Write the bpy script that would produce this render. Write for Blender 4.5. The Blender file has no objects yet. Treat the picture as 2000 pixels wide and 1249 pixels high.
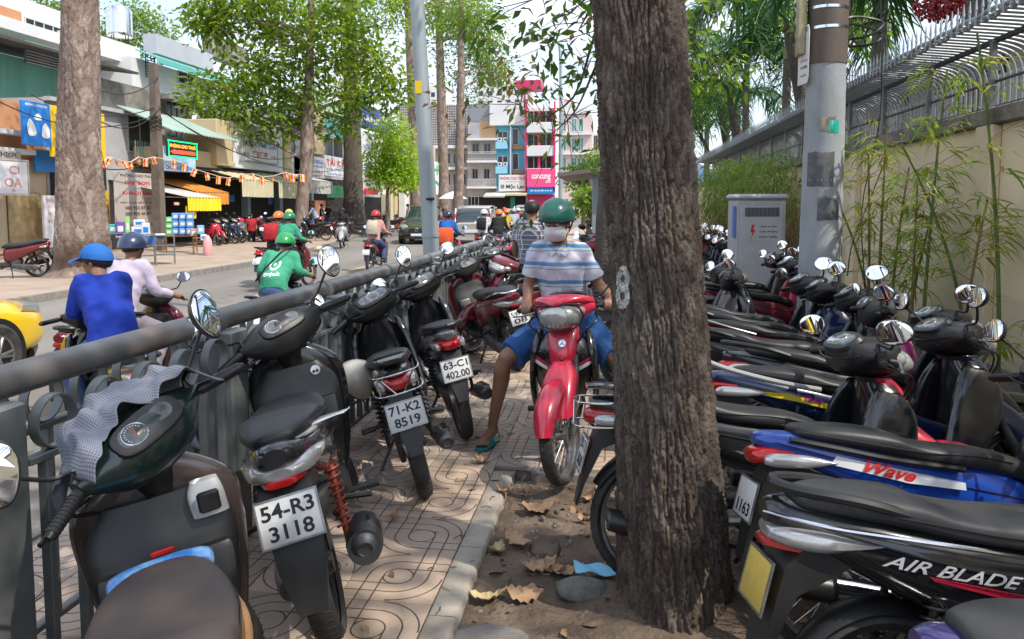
import bpy, bmesh, math, random
import numpy as np
from mathutils import Vector as V, Matrix, Euler
random.seed(7); RNG = np.random.default_rng(7)
SC = bpy.context.scene; COL = SC.collection
R = math.radians; PI = math.pi

# ------------------------------------------------------------------ camera
CAM_H = 1.64; YAW = 7.9; PITCH = 4.5; F = 1450.0; PPX, PPY = 1000.0, 514.0
cd = bpy.data.cameras.new('camera'); cam = bpy.data.objects.new('camera', cd); COL.objects.link(cam)
cam.location = (0, 0, CAM_H); cam.rotation_euler = (R(90 - PITCH), 0, R(YAW))
cd.sensor_width = 36; cd.lens = F / 2000 * 36; cd.shift_y = -(624.5 - PPY) / 2000
cd.clip_start = 0.05; cd.clip_end = 3000
SC.camera = cam
# ------------------------------------------------------------------ sky, sun, exposure
SUN_EL, SUN_AZ = 52.0, 118.0        # azimuth measured clockwise from +Y: the sun stands to the right and behind
w = bpy.data.worlds.new('World'); SC.world = w; w.use_nodes = True
nt = w.node_tree; nt.nodes.clear()
def wn(t, **k):
    n = nt.nodes.new(t)
    for a, b in k.items(): setattr(n, a, b)
    return n
out = wn('ShaderNodeOutputWorld'); bg = wn('ShaderNodeBackground'); sky = wn('ShaderNodeTexSky')
sky.sky_type = 'NISHITA'; sky.sun_disc = False; sky.sun_elevation = R(SUN_EL); sky.sun_rotation = R(SUN_AZ)
sky.dust_density = 1.5; sky.air_density = 1.0
tc = wn('ShaderNodeTexCoord'); mp = wn('ShaderNodeMapping'); mp.inputs['Scale'].default_value = (1.0, 1.0, 2.6)
nz = wn('ShaderNodeTexNoise'); nz.inputs['Scale'].default_value = 2.3; nz.inputs['Detail'].default_value = 7; nz.inputs['Roughness'].default_value = .55
cr = wn('ShaderNodeValToRGB'); cr.color_ramp.elements[0].position = .36; cr.color_ramp.elements[1].position = .60
mx = wn('ShaderNodeMixRGB'); mx.inputs[2].default_value = (4.3, 4.6, 5.2, 1)
nt.links.new(tc.outputs['Generated'], mp.inputs[0]); nt.links.new(mp.outputs[0], nz.inputs[0]); nt.links.new(nz.outputs[0], cr.inputs[0])
nt.links.new(cr.outputs[0], mx.inputs[0]); nt.links.new(sky.outputs[0], mx.inputs[1]); nt.links.new(mx.outputs[0], bg.inputs[0])
bg.inputs[1].default_value = 0.15; nt.links.new(bg.outputs[0], out.inputs[0])
sl = bpy.data.lights.new('sun', 'SUN'); sun = bpy.data.objects.new('sun', sl); COL.objects.link(sun)
sl.energy = 2.4; sl.angle = R(.6); sl.color = (1, .93, .82)
_az, _el = R(SUN_AZ), R(SUN_EL)
SUNV = V((math.sin(_az) * math.cos(_el), math.cos(_az) * math.cos(_el), math.sin(_el)))
sun.rotation_euler = SUNV.to_track_quat('Z', 'Y').to_euler()
SC.view_settings.view_transform = 'Standard'; SC.view_settings.look = 'None'
SC.view_settings.exposure = 0.95; SC.view_settings.gamma = 1; SC.view_settings.use_curve_mapping = False
SC.render.engine = 'CYCLES'; SC.cycles.max_bounces = 6; SC.cycles.transparent_max_bounces = 16; SC.cycles.caustics_reflective = False

# ------------------------------------------------------------------ photo point -> place
CR = Euler((R(90 - PITCH), 0, R(YAW))).to_matrix(); C0 = V((0, 0, CAM_H)); FH = V((-math.sin(R(YAW)), math.cos(R(YAW)), 0))
def ray(px, py): return CR @ V(((px - PPX) / F, -(py - PPY) / F, -1))
def G(px, py, z=0.0):
    d = ray(px, py); return C0 + d * ((z - CAM_H) / d.z)
def A(px, py, d):
    r = ray(px, py); return C0 + r * (d / r.dot(FH))
def PX(px, py, X):
    r = ray(px, py); return C0 + r * (X / r.x)
def PY(px, py, Y):
    r = ray(px, py); return C0 + r * (Y / r.y)

# ------------------------------------------------------------------ materials
MATS = {}
def M(name, col, rough=.5, metal=0, nz=None, bump=None, coat=0, spec=.5, emit=0, col2=None, alpha=1, transm=0, rnd=0):
    if name in MATS: return MATS[name]
    m = bpy.data.materials.new(name); m.use_nodes = True; t = m.node_tree; b = t.nodes['Principled BSDF']
    c = (*col, 1) if len(col) == 3 else col
    b.inputs['Base Color'].default_value = c; b.inputs['Roughness'].default_value = rough; b.inputs['Metallic'].default_value = metal
    b.inputs['Coat Weight'].default_value = coat; b.inputs['Specular IOR Level'].default_value = spec
    b.inputs['Coat Roughness'].default_value = .08
    if transm: b.inputs['Transmission Weight'].default_value = transm
    if alpha < 1: b.inputs['Alpha'].default_value = alpha
    L = t.links.new
    co = t.nodes.new('ShaderNodeTexCoord')
    last = None
    if nz:
        n = t.nodes.new('ShaderNodeTexNoise'); n.inputs['Scale'].default_value = nz[0]; n.inputs['Detail'].default_value = 6; n.inputs['Roughness'].default_value = .6
        if len(nz) > 2:
            mpp = t.nodes.new('ShaderNodeMapping'); mpp.inputs['Scale'].default_value = nz[2]; L(co.outputs['Object'], mpp.inputs[0]); L(mpp.outputs[0], n.inputs[0])
        else: L(co.outputs['Object'], n.inputs[0])
        r = t.nodes.new('ShaderNodeValToRGB'); r.color_ramp.elements[0].position = .35; r.color_ramp.elements[1].position = .68
        L(n.outputs[0], r.inputs[0])
        x = t.nodes.new('ShaderNodeMixRGB'); L(r.outputs[0], x.inputs[0]); x.inputs[1].default_value = c
        x.inputs[2].default_value = (*col2, 1) if col2 else tuple(v * (1 - nz[1]) for v in c[:3]) + (1,)
        L(x.outputs[0], b.inputs['Base Color']); last = x
        rr = t.nodes.new('ShaderNodeMapRange'); rr.inputs[3].default_value = max(.02, rough - .07); rr.inputs[4].default_value = min(1, rough + .12)
        L(n.outputs[0], rr.inputs[0]); L(rr.outputs[0], b.inputs['Roughness'])
    if rnd:
        g = t.nodes.new('ShaderNodeNewGeometry'); oi = t.nodes.new('ShaderNodeObjectInfo'); h = t.nodes.new('ShaderNodeHueSaturation')
        ad = t.nodes.new('ShaderNodeMath'); ad.operation = 'ADD'; fr = t.nodes.new('ShaderNodeMath'); fr.operation = 'FRACT'
        L(g.outputs['Random Per Island'], ad.inputs[0]); L(oi.outputs['Random'], ad.inputs[1]); L(ad.outputs[0], fr.inputs[0])
        mr = t.nodes.new('ShaderNodeMapRange'); mr.inputs[3].default_value = 1 - rnd; mr.inputs[4].default_value = 1 + rnd; L(fr.outputs[0], mr.inputs[0])
        mh = t.nodes.new('ShaderNodeMapRange'); mh.inputs[3].default_value = .5 - rnd * .03; mh.inputs[4].default_value = .5 + rnd * .03; L(fr.outputs[0], mh.inputs[0])
        L(mr.outputs[0], h.inputs['Value']); L(mh.outputs[0], h.inputs['Hue'])
        if last: L(last.outputs[0], h.inputs['Color'])
        else: h.inputs['Color'].default_value = c
        L(h.outputs[0], b.inputs['Base Color'])
    if bump:
        n = t.nodes.new('ShaderNodeTexNoise'); n.inputs['Scale'].default_value = bump[0]; n.inputs['Detail'].default_value = 5
        L(co.outputs['Object'], n.inputs[0]); bp = t.nodes.new('ShaderNodeBump'); bp.inputs['Strength'].default_value = bump[1]
        bp.inputs['Distance'].default_value = bump[2] if len(bump) > 2 else .01
        L(n.outputs[0], bp.inputs['Height']); L(bp.outputs[0], b.inputs['Normal'])
    if emit: b.inputs['Emission Color'].default_value = c; b.inputs['Emission Strength'].default_value = emit
    MATS[name] = m; return m
def leafmat(name, c1, c2, rnd=.35, trans=.4):
    if name in MATS: return MATS[name]
    m = bpy.data.materials.new(name); m.use_nodes = True; t = m.node_tree; t.nodes.clear(); L = t.links.new; N = t.nodes.new
    o = N('ShaderNodeOutputMaterial'); g = N('ShaderNodeNewGeometry'); x = N('ShaderNodeMixRGB'); x.inputs[1].default_value = (*c1, 1); x.inputs[2].default_value = (*c2, 1)
    L(g.outputs['Random Per Island'], x.inputs[0])
    d = N('ShaderNodeBsdfPrincipled'); d.inputs['Roughness'].default_value = .45; d.inputs['Specular IOR Level'].default_value = .35
    tr = N('ShaderNodeBsdfTranslucent'); ml = N('ShaderNodeHueSaturation'); ml.inputs['Value'].default_value = 1.7; ml.inputs['Hue'].default_value = .485; ml.inputs['Saturation'].default_value = 1.1
    L(x.outputs[0], d.inputs['Base Color']); L(x.outputs[0], ml.inputs['Color']); L(ml.outputs[0], tr.inputs[0])
    s = N('ShaderNodeMixShader'); s.inputs[0].default_value = trans; L(d.outputs[0], s.inputs[1]); L(tr.outputs[0], s.inputs[2]); L(s.outputs[0], o.inputs[0])
    MATS[name] = m; return m

# ------------------------------------------------------------------ mesh builder
def cat(P, n):
    """Catmull-Rom through the rows of P, n steps per span."""
    P = [list(p) for p in P]
    if len(P) < 3 or n < 2: return P
    o = []
    for i in range(len(P) - 1):
        a = P[max(i - 1, 0)]; b = P[i]; c = P[i + 1]; d = P[min(i + 2, len(P) - 1)]
        for k in range(n):
            t = k / n; t2 = t * t; t3 = t2 * t
            o.append([.5 * (2 * b[j] + (c[j] - a[j]) * t + (2 * a[j] - 5 * b[j] + 4 * c[j] - d[j]) * t2 + (3 * b[j] - a[j] - 3 * c[j] + d[j]) * t3) for j in range(len(b))])
    o.append(P[-1]); return o
class MB:
    def __init__(s, T=None): s.v = []; s.f = []; s.mi = []; s.T = T or Matrix(); s.m = 0
    def _add(s, vs, fs):
        k = len(s.v); T = s.T; s.v += [tuple(T @ V(p)) for p in vs]; s.f += [tuple(i + k for i in f) for f in fs]; s.mi += [s.m] * len(fs); return s
    def rings(s, rs, cap=True, closed=True):
        n = len(rs[0]); vs = [p for r in rs for p in r]; fs = []
        for i in range(len(rs) - 1):
            for j in range(n if closed else n - 1):
                a = i * n + j; b = i * n + (j + 1) % n; fs.append((a, b, b + n, a + n))
        if cap: fs.append(tuple(range(n))[::-1]); fs.append(tuple(range((len(rs) - 1) * n, len(rs) * n)))
        return s._add(vs, fs)
    def box(s, x0, x1, y0, y1, z0, z1, b=0):
        if b <= 0:
            vs = [(x, y, z) for z in (z0, z1) for y in (y0, y1) for x in (x0, x1)]
            return s._add(vs, [(0, 2, 3, 1), (4, 5, 7, 6), (0, 1, 5, 4), (2, 6, 7, 3), (0, 4, 6, 2), (1, 3, 7, 5)])
        def ring(z, k):
            X0, X1, Y0, Y1 = x0 + k, x1 - k, y0 + k, y1 - k
            return [(X0 + b, Y0, z), (X1 - b, Y0, z), (X1, Y0 + b, z), (X1, Y1 - b, z), (X1 - b, Y1, z), (X0 + b, Y1, z), (X0, Y1 - b, z), (X0, Y0 + b, z)]
        return s.rings([ring(z0, b), ring(z0 + b, 0), ring(z1 - b, 0), ring(z1, b)])
    def cyl(s, p0, p1, r0, r1=None, n=12, cap=True):
        return s.tube([p0, p1], [r0, r0 if r1 is None else r1], n, cap)
    def tube(s, path, r, n=8, cap=True, sm=1):
        path = [V(p) for p in path]
        if not isinstance(r, (list, tuple)): r = [r] * len(path)
        if sm > 1:
            q = cat([(*p, rr) for p, rr in zip(path, r)], sm); path = [V(p[:3]) for p in q]; r = [p[3] for p in q]
        rs = []; up = None
        for i, p in enumerate(path):
            t = (path[min(i + 1, len(path) - 1)] - path[max(i - 1, 0)])
            if t.length < 1e-9: t = V((0, 0, 1))
            t.normalize()
            if up is None: up = V((0, 0, 1)) if abs(t.z) < .9 else V((1, 0, 0))
            a = up - t * up.dot(t)
            if a.length < 1e-6: a = V((1, 0, 0)).cross(t)
            a.normalize(); b = t.cross(a); up = a
            rs.append([tuple(p + (a * math.cos(2 * PI * k / n) + b * math.sin(2 * PI * k / n)) * r[i]) for k in range(n)])
        return s.rings(rs, cap)
    def lathe(s, prof, c=(0, 0, 0), ax='z', n=24, cap=False):
        rs = []
        for r, h in prof:
            g = []
            for k in range(n):
                a = 2 * PI * k / n; u, q = r * math.cos(a), r * math.sin(a)
                p = (u, q, h) if ax == 'z' else ((u, h, q) if ax == 'y' else (h, u, q))
                g.append((p[0] + c[0], p[1] + c[1], p[2] + c[2]))
            rs.append(g)
        return s.rings(rs, cap)
    def ell(s, c, r, n=14, m=9, a0=-90, a1=90):
        rs = []
        for i in range(m + 1):
            p = R(a0 + (a1 - a0) * i / m); cc = max(math.cos(p), 1e-3)
            rs.append([(c[0] + r[0] * cc * math.cos(2 * PI * k / n), c[1] + r[1] * cc * math.sin(2 * PI * k / n), c[2] + r[2] * math.sin(p)) for k in range(n)])
        return s.rings(rs, True)
    def loft(s, ax, keys, n=16, st=4, cap=True):
        """keys: (t, a0, a1, b0, b1, e) with a, b the other two axes in order."""
        rs = []
        for k in cat([list(q) + [2.6] * (6 - len(q)) for q in keys], st):
            t, a0, a1, b0, b1, e = k; ca, cb, ha, hb = (a0 + a1) / 2, (b0 + b1) / 2, abs(a1 - a0) / 2, abs(b1 - b0) / 2; g = []
            for j in range(n):
                th = 2 * PI * (j + .5) / n; c, d = math.cos(th), math.sin(th)
                a = ca + ha * math.copysign(abs(c) ** (2 / e), c); b = cb + hb * math.copysign(abs(d) ** (2 / e), d)
                g.append((t, a, b) if ax == 'x' else ((a, t, b) if ax == 'y' else (a, b, t)))
            rs.append(g)
        return s.rings(rs, cap)
    def poly(s, pts, d):
        """closed outline extruded by the vector d."""
        n = len(pts); q = [tuple(V(p) + V(d)) for p in pts]
        return s._add(list(pts) + q, [tuple(range(n))[::-1], tuple(range(n, 2 * n))] + [(i, (i + 1) % n, n + (i + 1) % n, n + i) for i in range(n)])
    def shell(s, c, r, a0, a1, hw, drop, th=.006, n=14, m=7):
        """mudguard: an arc about the y axis through c, curved across."""
        o = []; q = []
        for i in range(n + 1):
            a = R(a0 + (a1 - a0) * i / n); g = []; h = []; k = 1 - .35 * (abs(2 * i / n - 1) ** 3)
            for j in range(m):
                y = -1 + 2 * j / (m - 1); rr = r - drop * abs(y) ** 2.5
                g.append((c[0] + rr * math.cos(a), c[1] + y * hw * k, c[2] + rr * math.sin(a))); rr -= th
                h.append((c[0] + rr * math.cos(a), c[1] + y * (hw * k - th * .5), c[2] + rr * math.sin(a)))
            o.append(g + h[::-1])
        return s.rings(o, True)
    def build(s, name, mat, parent=None, loc=None, smooth=40, hi=None):
        me = bpy.data.meshes.new(name); me.from_pydata(s.v, [], s.f)
        for x in (mat if isinstance(mat, (list, tuple)) else [mat]): me.materials.append(x)
        if any(s.mi): me.polygons.foreach_set('material_index', s.mi)
        bm = bmesh.new(); bm.from_mesh(me); bmesh.ops.recalc_face_normals(bm, faces=bm.faces); bm.to_mesh(me); bm.free()
        if smooth:
            me.polygons.foreach_set('use_smooth', [True] * len(me.polygons)); me.set_sharp_from_angle(angle=R(smooth))
        o = bpy.data.objects.new(name, me); COL.objects.link(o)
        if parent: o.parent = parent
        if loc: o.location = loc
        return o
def tag(o, label=None, cat_=None, group=None, kind=None):
    if label: o['label'] = label
    if cat_: o['category'] = cat_
    if group: o['group'] = group
    if kind: o['kind'] = kind
    return o
def E(name, loc=(0, 0, 0), rot=(0, 0, 0), label=None, cat_=None, group=None):
    o = bpy.data.objects.new(name, None); COL.objects.link(o); o.location = loc; o.rotation_euler = rot; o.empty_display_size = .1
    return tag(o, label, cat_, group)
KIDS = {}
def copy_tree(o, parent=None, drop=()):
    c = o.copy(); COL.objects.link(c); c.parent = parent
    for ch in list(o.children):
        if ch.name.split('.')[0] in drop: continue
        copy_tree(ch, c, drop)
    return c
def remat(root, pairs):
    """give single parts of a copied thing their own material"""
    for ch in root.children_recursive:
        k = ch.name.split('.')[0]
        if k in pairs and ch.type == 'MESH':
            if not ch.material_slots: continue
            ch.material_slots[0].link = 'OBJECT'; ch.material_slots[0].material = pairs[k]
    return root
def frame(o, right, up):
    r = V(right).normalized(); u = V(up); u = (u - r * u.dot(r)).normalized(); n = r.cross(u)
    m = Matrix((r, u, n)).transposed().to_4x4(); m.translation = V(o); return m
TXT = {}
def text(s, h, mat, fr, parent=None, w=None, name='lettering', bold=0.0, ext=.001, shear=0, cx=True, space=1.0):
    """letters as mesh in the frame fr (x right, y up, z out), cap height h, centred."""
    cu = bpy.data.curves.new('t', 'FONT'); cu.body = s; cu.size = 1; cu.extrude = .0; cu.offset = bold; cu.shear = shear
    cu.align_x = 'CENTER' if cx else 'LEFT'; cu.align_y = 'CENTER'; cu.resolution_u = 3; cu.space_character = space
    ob = bpy.data.objects.new('t', cu); COL.objects.link(ob)
    bpy.context.view_layer.update()
    me = bpy.data.meshes.new_from_object(ob.evaluated_get(bpy.context.evaluated_depsgraph_get()))
    bpy.data.objects.remove(ob); bpy.data.curves.remove(cu)
    if not len(me.vertices): return None
    co = np.empty(len(me.vertices) * 3); me.vertices.foreach_get('co', co); co = co.reshape(-1, 3)
    co[:, 0] -= (co[:, 0].max() + co[:, 0].min()) / 2; co[:, 1] -= (co[:, 1].max() + co[:, 1].min()) / 2
    sy = h / max(1e-6, (co[:, 1].max() - co[:, 1].min())); sx = (w / (co[:, 0].max() - co[:, 0].min())) if w else sy
    co[:, 0] *= sx; co[:, 1] *= sy; co[:, 2] = ext
    me.vertices.foreach_set('co', co.ravel()); me.transform(fr); me.materials.clear(); me.materials.append(mat); me.name = name
    o = bpy.data.objects.new(name, me); COL.objects.link(o)
    if parent: o.parent = parent
    return o
def npmesh(name, verts, faces, mat, parent=None, smooth=False):
    """fast mesh from numpy arrays; faces (m,k)"""
    me = bpy.data.meshes.new(name); n, k = faces.shape
    me.vertices.add(len(verts)); me.vertices.foreach_set('co', np.ascontiguousarray(verts, dtype=np.float32).ravel())
    me.loops.add(n * k); me.loops.foreach_set('vertex_index', np.ascontiguousarray(faces, dtype=np.int32).ravel())
    me.polygons.add(n); me.polygons.foreach_set('loop_start', np.arange(0, n * k, k, dtype=np.int32))
    if smooth: me.polygons.foreach_set('use_smooth', np.ones(n, dtype=bool))
    me.update(calc_edges=True); me.validate()
    for x in (mat if isinstance(mat, (list, tuple)) else [mat]): me.materials.append(x)
    o = bpy.data.objects.new(name, me); COL.objects.link(o)
    if parent: o.parent = parent
    return o
def remeshed(mb, vox, sm=4, name='body', mat=None, parent=None, fac=.5):
    """one continuous smooth surface grown round overlapping closed shapes"""
    o = mb.build(name, mat, None, smooth=0)
    a = o.modifiers.new('r', 'REMESH'); a.mode = 'VOXEL'; a.voxel_size = vox; a.use_smooth_shade = True
    b = o.modifiers.new('s', 'SMOOTH'); b.iterations = sm; b.factor = fac
    bpy.context.view_layer.update()
    me = bpy.data.meshes.new_from_object(o.evaluated_get(bpy.context.evaluated_depsgraph_get()))
    me.materials.clear(); me.materials.append(mat); me.name = name
    me.polygons.foreach_set('use_smooth', [True] * len(me.polygons))
    old = o.data; o.modifiers.clear(); o.data = me; bpy.data.meshes.remove(old)
    if parent: o.parent = parent
    return o
# ------------------------------------------------------------------ shared materials
m_rub = M('rubber', (.022, .022, .023), .75, nz=(14, .0), col2=(.06, .055, .05), bump=(60, .3, .003))
m_blk = M('black_plastic', (.010, .010, .011), .36, nz=(9, 0), col2=(.02, .019, .018), bump=(300, .15, .001))
m_mat = M('matt_plastic', (.014, .0145, .016), .40, nz=(6, 0), col2=(.028, .027, .025), bump=(400, .2, .001))
m_gls = M('gloss_black', (.010, .011, .012), .16, nz=(5, 0), col2=(.02, .02, .022), coat=.7)
m_seat = M('seat_vinyl', (.013, .013, .0145), .42, nz=(5, 0), col2=(.026, .025, .024), bump=(220, .35, .002))
m_seatg = M('seat_vinyl_grey', (.030, .030, .033), .5, nz=(5, 0), col2=(.05, .049, .047), bump=(220, .35, .002))
m_seatb = M('seat_vinyl_brown', (.085, .062, .052), .5, nz=(4, .2), bump=(220, .35, .002))
m_tan = M('tan_piping', (.36, .18, .07), .6, bump=(90, .3))
m_alu = M('cast_alloy', (.42, .42, .42), .38, .85, nz=(16, .5), bump=(80, .2, .002))
m_chr = M('chrome', (.78, .78, .78), .12, 1, nz=(20, .15))
m_eng = M('engine_metal', (.16, .16, .16), .5, .7, nz=(18, .6), bump=(60, .4, .003))
m_red = M('tail_lens_red', (.42, .008, .01), .12, coat=.6)
m_clr = M('clear_lens', (.50, .50, .49), .12, .45, nz=(14, .22), bump=(90, .25, .002), coat=.9)
m_org = M('indicator_amber', (.75, .2, .02), .15, coat=.5)
m_mir = M('mirror_glass', (.92, .94, .95), .015, 1)
m_pla = M('plate_white', (.74, .75, .74), .4, nz=(25, .12))
m_play = M('plate_yellow', (.72, .5, .10), .42, nz=(25, .15))
m_ink = M('black_ink', (.012, .012, .015), .5)
m_dial = M('dial_glass', (.05, .06, .065), .08, coat=1, nz=(30, 0), col2=(.16, .18, .18))
m_wht = M('white_print', (.8, .8, .8), .5)
m_redp = M('red_print', (.6, .02, .02), .45)
m_spr = M('spring_red', (.33, .06, .03), .45, nz=(30, .4))
def paint(n, c): return M('paint_' + n, c, .22, nz=(4, .12), coat=.7)
p_red = paint('red', (.56, .025, .06)); p_mar = paint('maroon', (.15, .008, .018)); p_blue = paint('blue', (.012, .06, .36))
p_nav = paint('navy', (.012, .022, .07)); p_sil = paint('silver', (.38, .38, .38)); p_pink = paint('pink', (.62, .06, .28))
p_grn = paint('darkgreen', (.008, .022, .020)); p_brn = paint('brown', (.045, .032, .028)); p_wht = paint('white', (.7, .7, .68))
p_pur = paint('violet', (.03, .02, .12)); p_org = paint('orange', (.7, .12, .02)); p_gray = paint('grey', (.10, .10, .105))

def plate(mb_fr, lines, parent, mat=m_pla, w=.19, h=.14, ink=m_ink):
    b = MB(mb_fr); b.box(-w / 2, w / 2, -h / 2, h / 2, -.003, .001, .001); pl = b.build('number_plate', mat, parent)
    b = MB(mb_fr)
    for (x0, x1, y0, y1) in ((-w / 2 - .004, w / 2 + .004, h / 2 - .002, h / 2 + .004), (-w / 2 - .004, w / 2 + .004, -h / 2 - .004, -h / 2 + .002), (-w / 2 - .004, -w / 2 + .002, -h / 2, h / 2), (w / 2 - .002, w / 2 + .004, -h / 2, h / 2)):
        b.box(x0, x1, y0, y1, -.004, .003)
    b.build('plate_rim', m_alu, pl)
    hh = h * .34
    for i, s in enumerate(lines):
        if s:
            f = mb_fr @ Matrix.Translation((0, (h * .235 if i == 0 else -h * .235), .001))
            text(s, hh, ink, f, pl, w=w * (.72 if len(s) < 5 else .86), bold=.022, ext=.0012)
    return pl
def wheel(name, x, r, parent, spoke=True, T=None, tw=.042, det=1, y=0):
    T = T or Matrix(); n = 36 if det else 16
    b = MB(T); rr = r - .055
    b.lathe([(rr, -.024), (rr + .012, -.026), (rr + .004, -.012), (rr + .004, .012), (rr + .012, .026), (rr, .024), (rr - .008, .0), (rr, -.024)], (x, y, r), 'y', n)
    b.lathe([(.001, -.055), (.035, -.055), (.045, -.03), (.03, -.02), (.03, .02), (.05, .03), (.05, .05), (.001, .055)], (x, y, r), 'y', 16)
    if spoke and det:
        for k in range(32):
            a = 2 * PI * k / 32; s = 1 if k % 2 else -1; a2 = a + .35 * (1 if k % 4 < 2 else -1)
            b.tube([(x + .036 * math.cos(a2), y + s * .03, r + .036 * math.sin(a2)), (x + rr * math.cos(a), y, r + rr * math.sin(a))], .0022, 4, False)
    elif not spoke:
        for k in range(6):
            a = 2 * PI * k / 6
            for o in (-.13, .13):
                b.tube([(x + .04 * math.cos(a), y, r + .04 * math.sin(a)), (x + rr * math.cos(a + o), y, r + rr * math.sin(a + o))], [.014, .009], 6, False)
    wh = b.build(name, m_alu if spoke else m_mat, parent)
    b = MB(T); q = []
    for k in range(11):
        a = PI * k / 10; q.append((rr + .012 + .043 * math.sin(a) ** .8 if 0 < k < 10 else rr + .012, -tw * math.cos(a) * (1 if 0 < k < 10 else .62)))
    b.lathe(q, (x, y, r), 'y', n * 2 if det else n)
    if det:
        for k in range(44):
            a = 2 * PI * k / 44
            for s in (-1, 1):
                pa = []
                for (dy, da) in ((.004, 0), (.034, .06)):
                    ra = r + .0008 - (dy / tw) ** 2 * .018
                    pa.append((x + ra * math.cos(a + da), y + s * dy, r + ra * math.sin(a + da)))
                b.tube(pa, .003, 4, True)
    b.build('tyre', m_rub, wh); return wh
def mirror(fr_T, side, parent, shape='oval', ang=(0, 0), h=.17, out=.1, gm=None, back=0):
    """stem and housing; fr_T steering matrix"""
    b = MB(fr_T); s = side
    p0 = V((.27, s * .19, 1.0)); p1 = V((.27 + .02, s * (.20 + out * .35), 1.0 + h * .45)); p2 = V((.25 + back, s * (.20 + out), 1.0 + h))
    b.tube([p0, p0 + V((0, 0, .05)), p1, p2], .006, 8, sm=4); b.lathe([(.012, 0), (.013, .03), (.006, .05)], p0, 'z', 10)
    st = b.build('mirror_stem', m_blk, parent)
    n = Euler((0, 0, R(180 + ang[0] * 1.0))).to_matrix() @ V((1, 0, 0)); n = V((n.x, n.y, math.tan(R(ang[1])))).normalized()
    c = p2 + V((-.012, s * .03, .03)); rt = V((0, 0, 1)).cross(n).normalized()
    T = fr_T @ frame(c, rt, n.cross(rt)); W, H = (.068, .048) if shape == 'oval' else (.058, .058)
    if shape == 'tear': W, H = .056, .074
    def outl(k, z):
        g = []
        for i in range(28):
            a = 2 * PI * i / 28; x = W * k * math.cos(a); y = H * k * math.sin(a)
            if shape == 'tear': x *= 1 + .22 * math.sin(a); x += .18 * y
            else: x = math.copysign(W * k * abs(math.cos(a)) ** .85, math.cos(a)); y *= 1 + .12 * s * math.cos(a)
            g.append((x, y, z))
        return g
    b = MB(T); b.rings([outl(.25, -.03), outl(.6, -.027), outl(.9, -.016), outl(1.03, -.002), outl(1.06, .004), outl(1.0, .006)]); b.build('mirror_housing', m_blk, st)
    b = MB(T); b.rings([outl(.985, .0061), outl(.95, .0078)]); b.build('mirror_glass', gm or m_mir, st)
    return st

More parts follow.
